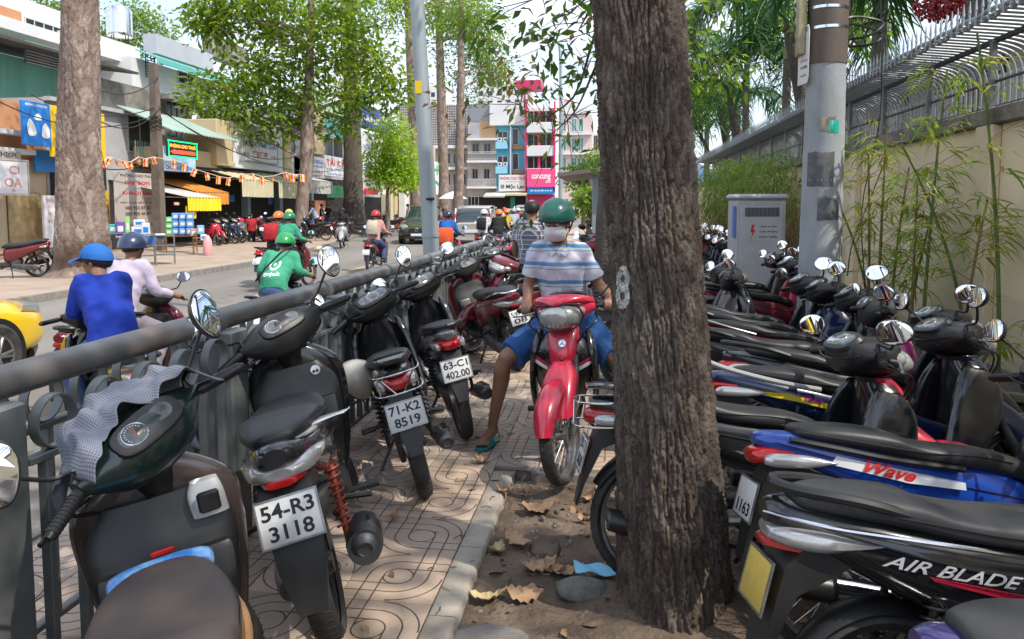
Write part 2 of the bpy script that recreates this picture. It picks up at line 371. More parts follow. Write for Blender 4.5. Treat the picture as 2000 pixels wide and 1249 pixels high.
def moto(label, kind='under', loc=(0, 0), yaw=0, lean=-8, steer=0, body=p_red, side=None, front=None, seat=m_seat, lines=('', ''), plmat=m_pla, mir=(1, 1), mang=(0, 12),
         mshape='oval', rail='grip', det=1, group=None, cat_='motorbike', name=None, tail='red', decal=None, muff=1, headset=None, nomirror=False, z=0, clean=False, mh=.15, mo=.12, spring=None, ink=m_ink):
    """x forward, y left; wheels on z = 0"""
    sc = kind == 'scoot'; side = side or body; front = front or body; headset = headset or (m_mat if sc else m_blk)
    root = E(name or ('parked_scooter' if sc else 'parked_motorbike'), (loc[0], loc[1], z), (R(lean), 0, R(yaw)), label, 'scooter' if sc else cat_, group)
    r = .262 if sc else .288; xr, xf = -.61, .63; I = Matrix()
    piv = V((.33, 0, .93)); axd = V((-.45, 0, .89)).normalized()
    S = Matrix.Translation(piv) @ Matrix.Rotation(R(steer), 4, axd) @ Matrix.Translation(-piv)
    P = lambda b, n, m, p=root: b.build(n, m, p)
    wheel('wheel', xr, r, root, not sc, I, .05 if sc else .044, det); wheel('wheel', xf, r, root, not sc, S, .042, det)
    # fork and front mudguard
    for s in (-1, 1):
        b = MB(S); b.tube([(xf, s * .075, r), (xf - .02, s * .08, r + .04), (.42, s * .08, .72)], [.02, .026, .018], 10); P(b, 'fork_leg', m_eng if s > 0 else m_eng)
    b = MB(S)
    if sc: b.shell((xf, 0, r), r + .05, 20, 150, .068, .05)
    else:
        b.shell((xf, 0, r), r + .048, 14, 128, .074, .05); b.loft('z', [(r + .12, xf - .04, xf + .09, -.098, .098, 3), (r + .20, xf - .1, xf + .07, -.108, .108, 3), (r + .32, xf - .2, xf - .02, -.10, .10, 3), (r + .41, xf - .23, xf - .12, -.06, .06, 2)], 16, 3)
    P(b, 'front_mudguard', front)
    # leg shield
    b = MB()
    if sc:
        for zz in (0,):
            b.loft('z', [(.25, .27, .33, -.13, .13, 3), (.34, .29, .38, -.17, .17, 3), (.5, .30, .43, -.21, .21, 3), (.68, .31, .47, -.235, .235, 2.8), (.8, .31, .45, -.22, .22, 2.6), (.88, .31, .42, -.14, .14, 2.2), (.93, .32, .38, -.05, .05, 2)], 22, 4)
        P(b, 'leg_shield', body)
        b = MB(); b.loft('z', [(.30, .235, .29, -.12, .12, 3), (.42, .21, .30, -.155, .155, 3.2), (.56, .20, .31, -.185, .185, 3.2), (.66, .23, .32, -.20, .20, 3), (.74, .26, .33, -.19, .19, 3), (.82, .28, .33, -.13, .13, 2.4)], 20, 4)
        P(b, 'inner_panel', m_blk if clean else m_mat)
        if det:
            for s in (-1, 1):
                b = MB(); b.loft('z', [(.50, .17, .205, s * .05, s * .15, 4), (.56, .165, .20, s * .045, s * .17, 4), (.64, .195, .225, s * .045, s * .175, 4), (.66, .205, .235, s * .05, s * .17, 4)], 14, 3); P(b, 'storage_pocket', m_blk)
        b = MB(); b.loft('x', [(-.12, -.14, .14, .27, .35, 5), (.05, -.15, .15, .25, .34, 5), (.25, -.13, .13, .24, .33, 5)], 16, 3); P(b, 'floorboard', m_mat)
    else:
        b = MB(); b.loft('z', [(.36, .22, .28, -.09, .09, 3), (.44, .24, .35, -.13, .13, 3), (.56, .26, .41, -.17, .17, 3), (.68, .28, .45, -.185, .185, 2.6), (.78, .28, .45, -.16, .16, 2.4), (.88, .27, .40, -.09, .09, 2)], 20, 4); P(b, 'leg_shield', front if front is not body else m_gls)
        for s in (-1, 1):
            b = MB()
            b.loft('z', [(.33, .15, .20, s * .185, s * .205, 3), (.40, .12, .27, s * .18, s * .215, 3), (.52, .15, .36, s * .175, s * .218, 3), (.64, .18, .42, s * .165, s * .212, 3), (.76, .22, .425, s * .145, s * .20, 3), (.84, .26, .38, s * .13, s * .175, 3), (.88, .29, .34, s * .13, s * .15, 2.4)], 16, 4); P(b, 'leg_wing', m_gls if side is body else side)
        b = MB(); b.loft('z', [(.52, .38, .44, -.035, .035, 2.5), (.62, .40, .475, -.06, .06, 2.5), (.74, .39, .485, -.085, .085, 2.5), (.84, .33, .45, -.10, .10, 2.2), (.90, .30, .40, -.09, .09, 2)], 16, 4); P(b, 'front_cover', body)
    # body under the seat
    b = MB()
    if sc:
        b.loft('x', [(.0, -.09, .09, .38, .66, 3.5), (-.1, -.13, .13, .36, .70, 3.5), (-.3, -.15, .15, .44, .74, 3), (-.52, -.155, .155, .54, .78, 2.8), (-.72, -.125, .125, .64, .81, 2.6), (-.88, -.075, .075, .72, .83, 2.4), (-.93, -.04, .04, .76, .82, 2)], 20, 4)
    else:
        b.loft('x', [(.26, -.05, .05, .44, .56, 3), (.1, -.075, .075, .45, .62, 3), (-.06, -.10, .10, .46, .70, 3), (-.28, -.12, .12, .52, .74, 3), (-.50, -.12, .12, .60, .78, 2.8), (-.70, -.10, .10, .68, .81, 2.6), (-.86, -.06, .06, .75, .82, 2.4), (-.90, -.035, .035, .77, .81, 2)], 18, 4)
    bd = P(b, 'side_fairing', side)
    if det:
        b = MB()
        for s in (-1, 1):
            if sc: b.tube([(-.04, s * .118, .585), (-.16, s * .146, .61), (-.32, s * .1535, .65), (-.54, s * .156, .70), (-.72, s * .124, .745), (-.86, s * .078, .78)], .0026, 6, sm=4)
            else: b.tube([(.10, s * .077, .57), (-.06, s * .102, .61), (-.28, s * .121, .655), (-.50, s * .1205, .70), (-.70, s * .10, .75), (-.84, s * .066, .785)], .0024, 6, sm=4)
        P(b, 'panel_gap', m_ink, bd)
        b = MB()
        for s in (-1, 1):
            for (qx, qz) in (((-.2, .52), (-.45, .62), (-.12, .44)) if sc else ((-.2, .58), (-.42, .64))): b.ell((qx, s * (.150 if sc else .119), qz), (.007, .004, .007), 8, 5)
        P(b, 'screws', m_eng, bd)['kind'] = 'stuff'
    # seat
    b = MB()
    if sc: b.loft('x', [(.03, -.05, .05, .69, .72, 2.4), (.0, -.085, .085, .675, .755, 2.6), (-.14, -.13, .13, .69, .79, 3), (-.32, -.155, .155, .715, .795, 3.2), (-.46, -.15, .15, .735, .815, 3.2), (-.56, -.145, .145, .755, .85, 3), (-.74, -.115, .115, .785, .865, 2.8), (-.84, -.07, .07, .80, .855, 2.4), (-.86, -.03, .03, .82, .84, 2)], 22, 5)
    else: b.loft('x', [(.10, -.04, .04, .64, .68, 2.4), (.07, -.065, .065, .635, .715, 2.6), (-.06, -.10, .10, .67, .755, 3), (-.22, -.128, .128, .70, .77, 3.2), (-.34, -.132, .132, .715, .79, 3.2), (-.44, -.128, .128, .735, .825, 3), (-.60, -.108, .108, .76, .845, 2.8), (-.74, -.075, .075, .785, .845, 2.4), (-.77, -.03, .03, .80, .83, 2)], 22, 5)
    st = P(b, 'seat', seat)
    if det:
        k = 1.0 if sc else .86
        b = MB()
        for s in (-1, 1): b.tube([(.0, s * .088, .715), (-.14, s * .132 * k, .742), (-.32, s * .157 * k, .757), (-.46, s * .152 * k, .778), (-.6, s * .14 * k, .802), (-.76, s * .108 * k, .825)], .0028, 6, sm=4)
        P(b, 'seat_seam', m_blk, st)
    # engine, stand, pegs
    b = MB()
    if sc:
        b.loft('x', [(-.15, .02, .12, .24, .36, 3), (-.35, .03, .14, .2, .34, 3), (-.62, .05, .15, .19, .33, 3), (-.72, .07, .13, .22, .30, 2)], 14, 3); b.ell((-.2, 0, .38), (.16, .11, .12), 14, 8)
    else:
        b.ell((-.02, .0, .31), (.17, .12, .12), 16, 8); b.ell((-.05, -.09, .30), (.10, .06, .10), 14, 8); b.cyl((.0, 0, .34), (.24, 0, .42), .07, .062, 14)
        for k in range(7): b.cyl((.08 + .02 * k, 0, .365 + .0065 * k), (.086 + .02 * k, 0, .367 + .0065 * k), .088, None, 14)
        b.tube([(-.08, 0, .30), (xr, .06, r)], [.03, .02], 8); b.tube([(-.08, -.05, .30), (xr, -.06, r)], [.025, .02], 8)
    P(b, 'engine', m_eng)
    if det and not sc:
        b = MB(); b.loft('x', [(-.66, .055, .085, r - .05, r + .05, 4), (-.6, .05, .09, r - .06, r + .06, 4), (-.2, .06, .09, .30, .36, 4)], 10, 2); P(b, 'chain_case', m_blk)
    for s in (-1, 1):
        b = MB(); b.cyl((-.0, s * .06, .27), (.0, s * .26, .265), .012, None, 8); b.cyl((.0, s * .18, .266), (.0, s * .27, .265), .019, None, 10); P(b, 'footrest', m_blk)
    if det:
        for s in (-1, 1): b = MB(); b.tube([(-.38, s * .10, .40), (-.40, s * .24, .38)], .012, 8); P(b, 'pillion_peg', m_blk)
    b = MB(); b.tube([(-.12, .06, .24), (-.2, .24, .02)], .011, 8); P(b, 'side_stand', m_blk)
    # exhaust on the right
    if muff:
        b = MB()
        if sc: b.tube([(-.05, -.05, .22), (-.25, -.14, .2), (-.38, -.17, .26)], .016, 8, sm=3); b.tube([(-.36, -.175, .25), (-.42, -.18, .27), (-.72, -.185, .34), (-.79, -.185, .355)], [.035, .058, .066, .06], 18)
        else: b.tube([(.22, -.04, .34), (.1, -.12, .2), (-.2, -.15, .2), (-.4, -.16, .25)], .014, 8, sm=4); b.tube([(-.36, -.16, .24), (-.42, -.165, .255), (-.78, -.175, .325), (-.84, -.175, .337)], [.022, .045, .05, .043], 18)
        mf = P(b, 'exhaust', m_mat if sc else m_blk)
        x0, z0 = (-.79, .355) if sc else (-.84, .337); y0 = -.185 if sc else -.175
        b = MB(); b.T = Matrix.Translation((x0, y0, z0)) @ Matrix.Rotation(R(-10 + 180), 4, 'Y'); b.lathe([(.02, -.002), (.026, .012), (.042, .004), (.05 if sc else .04, -.012)], ax='x', n=20); b.lathe([(.001, -.02), (.02, -.02), (.02, .0)], ax='x', n=16); P(b, 'exhaust_tip', m_eng, mf)
        b = MB(); hx = [(-.50, .288), (-.66, .325)] if sc else [(-.46, .262), (-.70, .31)]
        b.loft('x', [(hx[0][0], y0 - .062, y0 + .01, hx[0][1] - .02, hx[0][1] + .06, 3), (hx[1][0], y0 - .074 if sc else y0 - .056, y0 + .01, hx[1][1] - .02, hx[1][1] + .066 * (1 if sc else .8), 3)], 12, 2); P(b, 'heat_shield', m_chr, mf)
    # shock absorbers
    for s in ((-1, 1) if not sc else (1, -1)):
        b = MB(); p0 = V((-.50, s * .125, .66)); p1 = V((-.60, s * .125, r + .03)); d = (p1 - p0)
        b.cyl(p0, p1, .012, None, 8); u = d.normalized(); a = V((0, 1, 0)); c = u.cross(a); pts = []
        if det:
            nn = 9 * 9
            for k in range(nn): t = .12 + .68 * k / (nn - 1); an = 2 * PI * 9 * k / (nn - 1); pts.append(p0 + d * t + (a * math.cos(an) + c * math.sin(an)) * .026)
            b.tube(pts, .0048, 5)
        else: b.cyl(p0 + d * .12, p0 + d * .8, .03, None, 8)
        P(b, 'shock_absorber', spring or m_blk)
    # rear mudguard and plate
    b = MB()
    if sc: b.rings([[(-.72, -.09, .66), (-.72, .09, .66), (-.80, .09, .74), (-.80, -.09, .74)], [(-.87, -.085, .58), (-.87, .085, .58), (-.90, .085, .66), (-.90, -.085, .66)], [(-.945, -.075, .42), (-.945, .075, .42), (-.96, .075, .44), (-.96, -.075, .44)], [(-.975, -.045, .285), (-.975, .045, .285), (-.985, .045, .29), (-.985, -.045, .29)]])
    else: b.rings([[(-.70, -.07, .66), (-.70, .07, .66), (-.80, .07, .75), (-.80, -.07, .75)], [(-.85, -.062, .60), (-.85, .062, .60), (-.88, .062, .66), (-.88, -.062, .66)], [(-.925, -.055, .45), (-.925, .055, .45), (-.938, .055, .47), (-.938, -.055, .47)], [(-.955, -.035, .35), (-.955, .035, .35), (-.965, .035, .36), (-.965, -.035, .36)]])
    mg = P(b, 'rear_mudguard', m_mat)
    if det: b = MB(); b.shell((xr, 0, r), r + .03, 60, 150, .055, .03); P(b, 'inner_mudguard', m_blk)
    fr = frame((-.955 if sc else -.932, 0, .60 if sc else .575), (0, -1, 0), (.28, 0, 1)); plate(fr, lines, root, plmat, ink=ink)
    if sc: b = MB(); b.box(-.945, -.88, -.03, .03, .57, .60, .004); P(b, 'plate_bracket', m_blk)
    # tail lights
    if tail == 'clear':
        b = MB(); b.loft('x', [(-.66, -.146, .146, .725, .735, 2), (-.72, -.143, .143, .705, .75, 2.4), (-.80, -.125, .125, .69, .765, 3), (-.88, -.10, .10, .70, .765, 3), (-.925, -.06, .06, .715, .755, 2.4), (-.93, -.03, .03, .725, .75, 2)], 18, 3); tl = P(b, 'tail_light', m_clr)
        b = MB(); b.loft('x', [(-.78, -.09, .09, .688, .70, 3), (-.84, -.085, .085, .684, .716, 4), (-.93, -.05, .05, .695, .722, 4), (-.942, -.04, .04, .70, .718, 3)], 12, 2); P(b, 'brake_lens', m_red, tl)
    else:
        b = MB(); b.loft('x', [(-.78, -.10, .10, .70, .765, 3), (-.87, -.075, .075, .70, .77, 3), (-.915, -.055, .055, .705, .76, 2.6), (-.925, -.03, .03, .72, .75, 2)], 18, 3); tl = P(b, 'tail_light', m_red)
        for s in (-1, 1): b = MB(); b.loft('x', [(-.64, s * .10, s * .116, .715, .722, 2), (-.74, s * .075, s * .118, .698, .745, 2.6), (-.85, s * .06, s * .106, .70, .75, 3), (-.885, s * .07, s * .09, .71, .735, 2.4)], 12, 3); P(b, 'indicator', m_clr)
    # grab rail
    b = MB()
    if rail == 'grip': 
        for s in (-1, 1): b.tube([(-.56, s * .125, .80), (-.70, s * .13, .84), (-.86, s * .085, .862), (-.90, 0, .865)], [.014, .015, .016, .016], 8, sm=4)
        P(b, 'grab_rail', m_mat)
    elif rail == 'chrome':
        for s in (-1, 1): b.tube([(-.42, s * .13, .745), (-.60, s * .14, .79), (-.76, s * .12, .835), (-.88, s * .06, .84), (-.895, 0, .84)], .009, 8, sm=4)
        P(b, 'grab_rail', m_chr)
    elif rail == 'basket':
        b.loft('x', [(-.70, -.09, .09, .83, .855, 3), (-.84, -.08, .08, .85, .875, 3), (-.91, -.05, .05, .85, .87, 3)], 12, 3); gr = P(b, 'grab_rail', m_gls)
        b = MB()
        for zz, xx in ((.80, -.955), (.70, -.965)): b.tube([(-.78, .13, zz), (-.90, .125, zz), (xx, .08, zz), (xx, -.08, zz), (-.90, -.125, zz), (-.78, -.13, zz)], .0045, 6, sm=3)
        for s in (-1, 1): b.tube([(-.93, s * .10, .80), (-.95, s * .10, .70)], .0035, 6); b.tube([(-.955, s * .09, .80), (-.965, s * .02, .70)], .0035, 6)
        P(b, 'wire_guard', m_chr)
    # handlebar cowl, dials, lamp
    b = MB(S)
    if sc: b.loft('y', [(-.21, .26, .31, .985, 1.025, 2.4), (-.17, .235, .34, .95, 1.04, 2.6), (-.10, .20, .38, .90, 1.065, 2.8), (0, .19, .40, .88, 1.08, 2.8), (.10, .20, .38, .90, 1.065, 2.8), (.17, .235, .34, .95, 1.04, 2.6), (.21, .26, .31, .985, 1.025, 2.4)], 18, 4)
    else: b.loft('y', [(-.20, .25, .31, .975, 1.02, 2.2), (-.16, .21, .36, .955, 1.04, 3.2), (-.115, .18, .40, .925, 1.058, 3.6), (0, .17, .455, .90, 1.072, 3.4), (.115, .18, .40, .925, 1.058, 3.6), (.16, .21, .36, .955, 1.04, 3.2), (.20, .25, .31, .975, 1.02, 2.2)], 22, 4)
    hs = P(b, 'handlebar_cowl', headset)
    if det and not sc:
        b = MB(S); b.tube([(.19, -.195, 1.0), (.165, -.11, .985), (.158, 0, .978), (.165, .11, .985), (.19, .195, 1.0)], .0035, 6, sm=4)
        for s in (-1, 1): b.ell((.182, s * .10, .955), (.006, .006, .006), 8, 5)
        b.build('cowl_seam', m_blk, hs)
    b = MB(S); b.loft('z', [(.78, .30, .40, -.05, .05, 2), (.9, .27, .37, -.07, .07, 2)], 12, 2); P(b, 'steering_column', m_blk)
    T = S @ (frame((.222, 0, 1.035), (0, -1, 0), (.62, 0, .78)) if sc else frame((.212, 0, 1.05), (0, -1, 0), (.80, 0, .60)) @ Matrix.Diagonal((1.15, 1.2, 1, 1))); b = MB(T)
    b.loft('z', [(-.004, -.115, .115, -.052, .05, 3), (.012, -.11, .11, -.05, .048, 3), (.016, -.10, .10, -.042, .04, 3)], 22, 1); P(b, 'instrument_binnacle', m_mat, hs)
    b = MB(T)
    if sc: b.loft('z', [(.015, -.092, .0, -.036, .036, 2.1), (.0185, -.088, -.004, -.032, .032, 2.1)], 22, 1); b.loft('z', [(.015, .015, .085, -.026, .03, 2.1), (.0185, .018, .082, -.023, .027, 2.1)], 18, 1)
    else: b.loft('z', [(.015, -.095, .095, -.036, .034, 3), (.019, -.088, .088, -.031, .03, 3)], 22, 1)
    dg = P(b, 'dial_glass', m_dial, hs)
    if det:
        b = MB(T)
        for k in range(15):
            a = R(210 - 17 * k); cx = -.046 if sc else 0; rr = .026
            b.box(cx + rr * math.cos(a) - .0012, cx + rr * math.cos(a) + .0012, rr * .95 * math.sin(a) - .0012, rr * .95 * math.sin(a) + .0012, .0192, .0196)
        cx = -.046 if sc else 0
        b.build('dial_marks', m_wht, hs)['kind'] = 'stuff'
        b = MB(T); b.poly([(cx - .002, -.004, .0197), (cx + .002, -.004, .0197), (cx + .012, .022, .0197)], (0, 0, .0005)); b.build('needle', m_redp, hs)
        b = MB(T); b.tube([(cx + .036 * math.cos(q_ * .35), .031 * math.sin(q_ * .35), .0185) for q_ in range(19)], .0018, 6); b.build('dial_rim', m_chr, hs)
    if sc:
        b = MB(); b.loft('x', [(.42, -.13, .13, .60, .72, 2.4), (.478, -.10, .10, .62, .71, 2.2), (.492, -.05, .05, .64, .69, 2)], 18, 3); P(b, 'headlight', m_clr)
    else:
        b = MB(S); b.loft('x', [(.38, -.12, .12, .905, 1.025, 2.2), (.45, -.10, .10, .905, 1.02, 2.0), (.49, -.06, .06, .925, .99, 2), (.50, -.02, .02, .95, .97, 2)], 20, 3); P(b, 'headlight', m_clr)
        for s in (-1, 1): b = MB(S); b.loft('x', [(.33, s * .10, s * .165, .955, 1.02, 2.2), (.405, s * .085, s * .14, .955, 1.01, 2.2), (.425, s * .10, s * .12, .965, .995, 2)], 12, 3); P(b, 'indicator', m_clr)
    for s in (-1, 1):
        b = MB(S); p0, p1 = V((.285, s * .185, 1.0)), V((.215, s * .345, .985))
        b.cyl(p0, p0.lerp(p1, .25), .013, None, 10); b.cyl(p0.lerp(p1, .22), p0.lerp(p1, .98), .0175, None, 14); 
        if det:
            for k in range(9): q = p0.lerp(p1, .3 + .075 * k); b.cyl(q, q.lerp(p1, .04), .019, None, 14)
        b.cyl(p0.lerp(p1, .98), p0.lerp(p1, 1.06), .015, .009, 12); g = P(b, 'grip', m_blk)
        if s < 0 or sc: b = MB(S); b.tube([(.315, s * .175, .985), (.345, s * .21, .975), (.31, s * .29, .96), (.285, s * .35, .955)], [.007, .008, .006, .007], 8, sm=3); P(b, 'brake_lever', m_alu if det and not sc else m_blk)
        if det:
            for q_, (dx, dz) in enumerate(((0, 0), (.02, -.02))): b = MB(); b.tube([S @ V((.30, s * .19, .975 + dz)), S @ V((.37 + dx, s * .22, .92)), S @ V((.41 + dx, s * .13, .84)), V((.36, s * .06, .70))], .0045, 6, sm=4); P(b, 'control_cable', m_blk)
            b = MB(S)
            for q_ in range(3): b.box(.259, .264, s * .185 - .012 + .009 * q_, s * .185 - .006 + .009 * q_, .985, 1.0, .001)
            P(b, 'switches', m_alu)['kind'] = 'stuff'
        b = MB(S); b.box(.262, .305, min(s * .165, s * .205), max(s * .165, s * .205), .975, 1.03, .006); P(b, 'switch_housing', m_blk)
    if not nomirror:
        for s, on in ((-1, mir[0]), (1, mir[1])):
            if on:
                a = mang if isinstance(mang[0], (int, float)) else mang[0 if s < 0 else 1]
                mirror(S, s, root, mshape, a, mh, mo)
    if decal:
        tx, c, hh = decal
        for s in (-1, 1):
            yy = .135 if sc else .112
            f = frame((-.42, s * (yy + .018), .685), (-s * 1, s * -.04, .14 * (1 if s < 0 else 1)) if s > 0 else (-1 * s * 1, 0, -.14), (0, 0, 1))
    if clean: pass
    return root
# ------------------------------------------------------------------ ground, road, pavements
m_dirt = M('dirt', (.095, .064, .043), .9, nz=(3.5, 0), col2=(.20, .15, .108), bump=(30, .9, .03))
m_asph = M('asphalt', (.17, .155, .14), .85, nz=(.5, 0, (1, .25, 1)), col2=(.25, .23, .205), bump=(160, .35, .006))
m_conc = M('kerb_concrete', (.27, .25, .225), .85, nz=(7, 0), col2=(.17, .15, .13), bump=(60, .7, .008))
m_sand = M('dusty_paving', (.42, .33, .255), .85, nz=(1.1, 0), col2=(.30, .23, .18), bump=(70, .4, .006))
ROADZ = -.13
def sheet(name, pts, z, mat, th=0):
    b = MB(); b.poly([(x, y, z - th) for x, y in pts], (0, 0, max(th, .001))) if th else b._add([(x, y, z) for x, y in pts], [tuple(range(len(pts)))])
    return tag(b.build(name, mat, smooth=0), kind='structure')
sheet('ground', [(-900, -300), (900, -300), (900, 1500), (-900, 1500)], ROADZ - .05, M('far_ground', (.2, .18, .15), .9))
KX = -2.85
sheet('road', [(KX + .05, -12), (KX + .05, 46), (-1.5, 90), (-30, 90), (-13.5, 60), (-14.3, 40), (-11.9, 29), (-10.5, 20), (-10.7, -12)], ROADZ, m_asph)
# far pavement with its kerb
fk = [(-10.6, -12), (-10.45, 20), (-11.8, 29), (-14.2, 40), (-13.4, 60), (-14, 90)]
sheet('pavement_across', fk + [(-60, 90), (-60, -12)], .0, m_sand, .2)
for i in range(len(fk) - 1):
    a, c = V((*fk[i], 0)), V((*fk[i + 1], 0)); n = (c - a).normalized().cross(V((0, 0, 1))) * .15
    b = MB(); b.poly([a + V((0, 0, -.16)) + n, c + V((0, 0, -.16)) + n, c + V((0, 0, -.16)), a + V((0, 0, -.16))], (0, 0, .165)); tag(b.build('kerb_across', m_conc, smooth=0), kind='structure')
# near pavement: bed, kerb at the road, tiles as pieces
PIT = (-.60, .95, .6, 4.42)
sheet('pavement', [(KX, -12), (PIT[0], -12), (PIT[0], 60), (KX, 60)], -.028, m_conc, .15)
b = MB(); b.box(PIT[0] + .001, 3.6, PIT[3] + .1, 60, -.178, -.03); b.box(PIT[1], 3.6, -12, PIT[3] + .1, -.178, -.03); tag(b.build('pavement_bed', m_conc, smooth=0), kind='structure')
b = MB()
for k in range(60): b.box(KX - .16, KX, -12 + k * 1.2, -12 + k * 1.2 + 1.19, -.2, .0, .012)
tag(b.build('kerb', m_conc), kind='structure')
# relief tile material: rings and a small grid, in the tile's own coordinates
mt = bpy.data.materials.new('relief_tile'); mt.use_nodes = True; t = mt.node_tree; L = t.links.new
def nd(tp, op=None, **k):
    n = t.nodes.new(tp)
    if op: n.operation = op
    for a, c in k.items(): setattr(n, a, c)
    return n
def mth(op, a, c=None, e=None):
    n = nd('ShaderNodeMath', op)
    for i, q in enumerate((a, c, e)):
        if q is None: continue
        if isinstance(q, (int, float)): n.inputs[i].default_value = q
        else: L(q, n.inputs[i])
    return n.outputs[0]
co = nd('ShaderNodeTexCoord'); sp = nd('ShaderNodeSeparateXYZ'); L(co.outputs['Object'], sp.inputs[0])
x, y = sp.outputs[0], sp.outputs[1]; ax, ay = mth('ABSOLUTE', x), mth('ABSOLUTE', y)
r_ = mth('SQRT', mth('ADD', mth('MULTIPLY', x, x), mth('MULTIPLY', y, y)))
def line(v, c, wd): return mth('SUBTRACT', 1, mth('SMOOTHSTEP' if False else 'MINIMUM', mth('DIVIDE', mth('ABSOLUTE', mth('SUBTRACT', v, c)), wd), 1))
def mxx(*a):
    o = a[0]
    for q in a[1:]: o = mth('MAXIMUM', o, q)
    return o
WD = .0045
rg = mxx(line(r_, .066, WD), line(r_, .133, WD), line(r_, .198, WD)); g4 = mxx(line(ax, .066, WD), line(ay, .066, WD), line(ax, .133, WD), line(ay, .133, WD), line(ax, .0, WD), line(ay, .0, WD))
quad = mth('GREATER_THAN', mth('MULTIPLY', x, y), 0); outr = mth('GREATER_THAN', r_, .066)
gro = mxx(mth('MULTIPLY', rg, quad), mth('MULTIPLY', mth('MULTIPLY', mxx(line(ax, .066, WD), line(ay, .066, WD), line(ax, .133, WD), line(ay, .133, WD)), mth('SUBTRACT', 1, quad)), outr), line(r_, .066, WD))
gro = mth('MULTIPLY', gro, mth('GREATER_THAN', .19, mth('MAXIMUM', ax, ay))) if False else gro
bs = t.nodes['Principled BSDF']; bs.inputs['Roughness'].default_value = .8
n1 = nd('ShaderNodeTexNoise'); n1.inputs['Scale'].default_value = 9; n1.inputs['Detail'].default_value = 7
gm = nd('ShaderNodeNewGeometry'); L(gm.outputs['Position'], n1.inputs[0])
n2 = nd('ShaderNodeTexNoise'); n2.inputs['Scale'].default_value = 120; n2.inputs['Detail'].default_value = 3; L(gm.outputs['Position'], n2.inputs[0])
n3 = nd('ShaderNodeTexNoise'); n3.inputs['Scale'].default_value = 1.6; n3.inputs['Detail'].default_value = 5; L(gm.outputs['Position'], n3.inputs[0])
c1 = nd('ShaderNodeMixRGB'); c1.inputs[1].default_value = (.50, .385, .295, 1); c1.inputs[2].default_value = (.37, .29, .23, 1); L(n1.outputs[0], c1.inputs[0])
oi = nd('ShaderNodeObjectInfo'); hs_ = nd('ShaderNodeHueSaturation'); L(mth('MULTIPLY_ADD', oi.outputs['Random'], .22, .86), hs_.inputs['Value']); L(mth('MULTIPLY_ADD', oi.outputs['Random'], .3, .8), hs_.inputs['Saturation']); L(c1.outputs[0], hs_.inputs['Color'])
c2 = nd('ShaderNodeMixRGB'); c2.inputs[2].default_value = (.24, .17, .13, 1); L(mth('MULTIPLY', mth('GREATER_THAN', n2.outputs[0], .63), .35), c2.inputs[0]); L(hs_.outputs[0], c2.inputs[1])
rp = nd('ShaderNodeMapRange'); rp.inputs[1].default_value = .55; rp.inputs[2].default_value = .74; rp.inputs[4].default_value = .72; L(n3.outputs[0], rp.inputs[0])
c3 = nd('ShaderNodeMixRGB'); c3.inputs[2].default_value = (.20, .155, .125, 1); L(rp.outputs[0], c3.inputs[0]); L(c2.outputs[0], c3.inputs[1])
c4 = nd('ShaderNodeMixRGB'); c4.inputs[2].default_value = (.09, .055, .04, 1); L(mth('MULTIPLY', mth('GREATER_THAN', gro, .25), .85), c4.inputs[0]); L(c3.outputs[0], c4.inputs[1])
L(c4.outputs[0], bs.inputs['Base Color'])
bp = nd('ShaderNodeBump'); bp.inputs['Strength'].default_value = .8; bp.inputs['Distance'].default_value = .006
L(mth('ADD', mth('MULTIPLY', gro, -1), mth('MULTIPLY', n2.outputs[0], .25)), bp.inputs['Height']); L(bp.outputs[0], bs.inputs['Normal'])
pav = bpy.data.objects['pavement']; TS = .41
b = MB(); b.box(-TS / 2 + .002, TS / 2 - .002, -TS / 2 + .002, TS / 2 - .002, -.03, 0, .004); tile0 = b.build('paving_tile', mt, pav); first = True
X0 = -.73
cols = [X0 - TS / 2 - TS * i for i in range(5)] + [X0 + TS / 2 + TS * i for i in range(9)]
cnt = 0
far = MB()
for j in range(-1, 130):
    yy = 1.02 + j * TS
    for i, xx in enumerate(cols):
        if xx > X0 and yy - TS / 2 < PIT[3] and xx - TS / 2 < PIT[1]: continue
        if xx > PIT[1] and yy < 5.6: continue
        if xx < X0 - 4 * TS and yy < 1.2: pass
        near = cnt < 298 and yy < 11.5
        rz = (PI / 2 if (i + j) % 2 else 0) + (0 if i % 2 else PI)
        if near:
            o = tile0 if first else tile0.copy()
            if not first: COL.objects.link(o); o.parent = pav
            first = False; cnt += 1
            o.location = (xx, yy, random.uniform(-.003, .003)); o.rotation_euler = (random.gauss(0, .004), random.gauss(0, .004), rz + random.gauss(0, .003))
        else: far.box(xx - TS / 2 + .003, xx + TS / 2 - .003, yy - TS / 2 + .003, yy + TS / 2 - .003, -.03, 0)
tag(far.build('paving_tile_field', M('tile_far', (.50, .36, .27), .85, nz=(1.2, .35), bump=(20, .4, .01)), pav, smooth=0), kind='stuff')
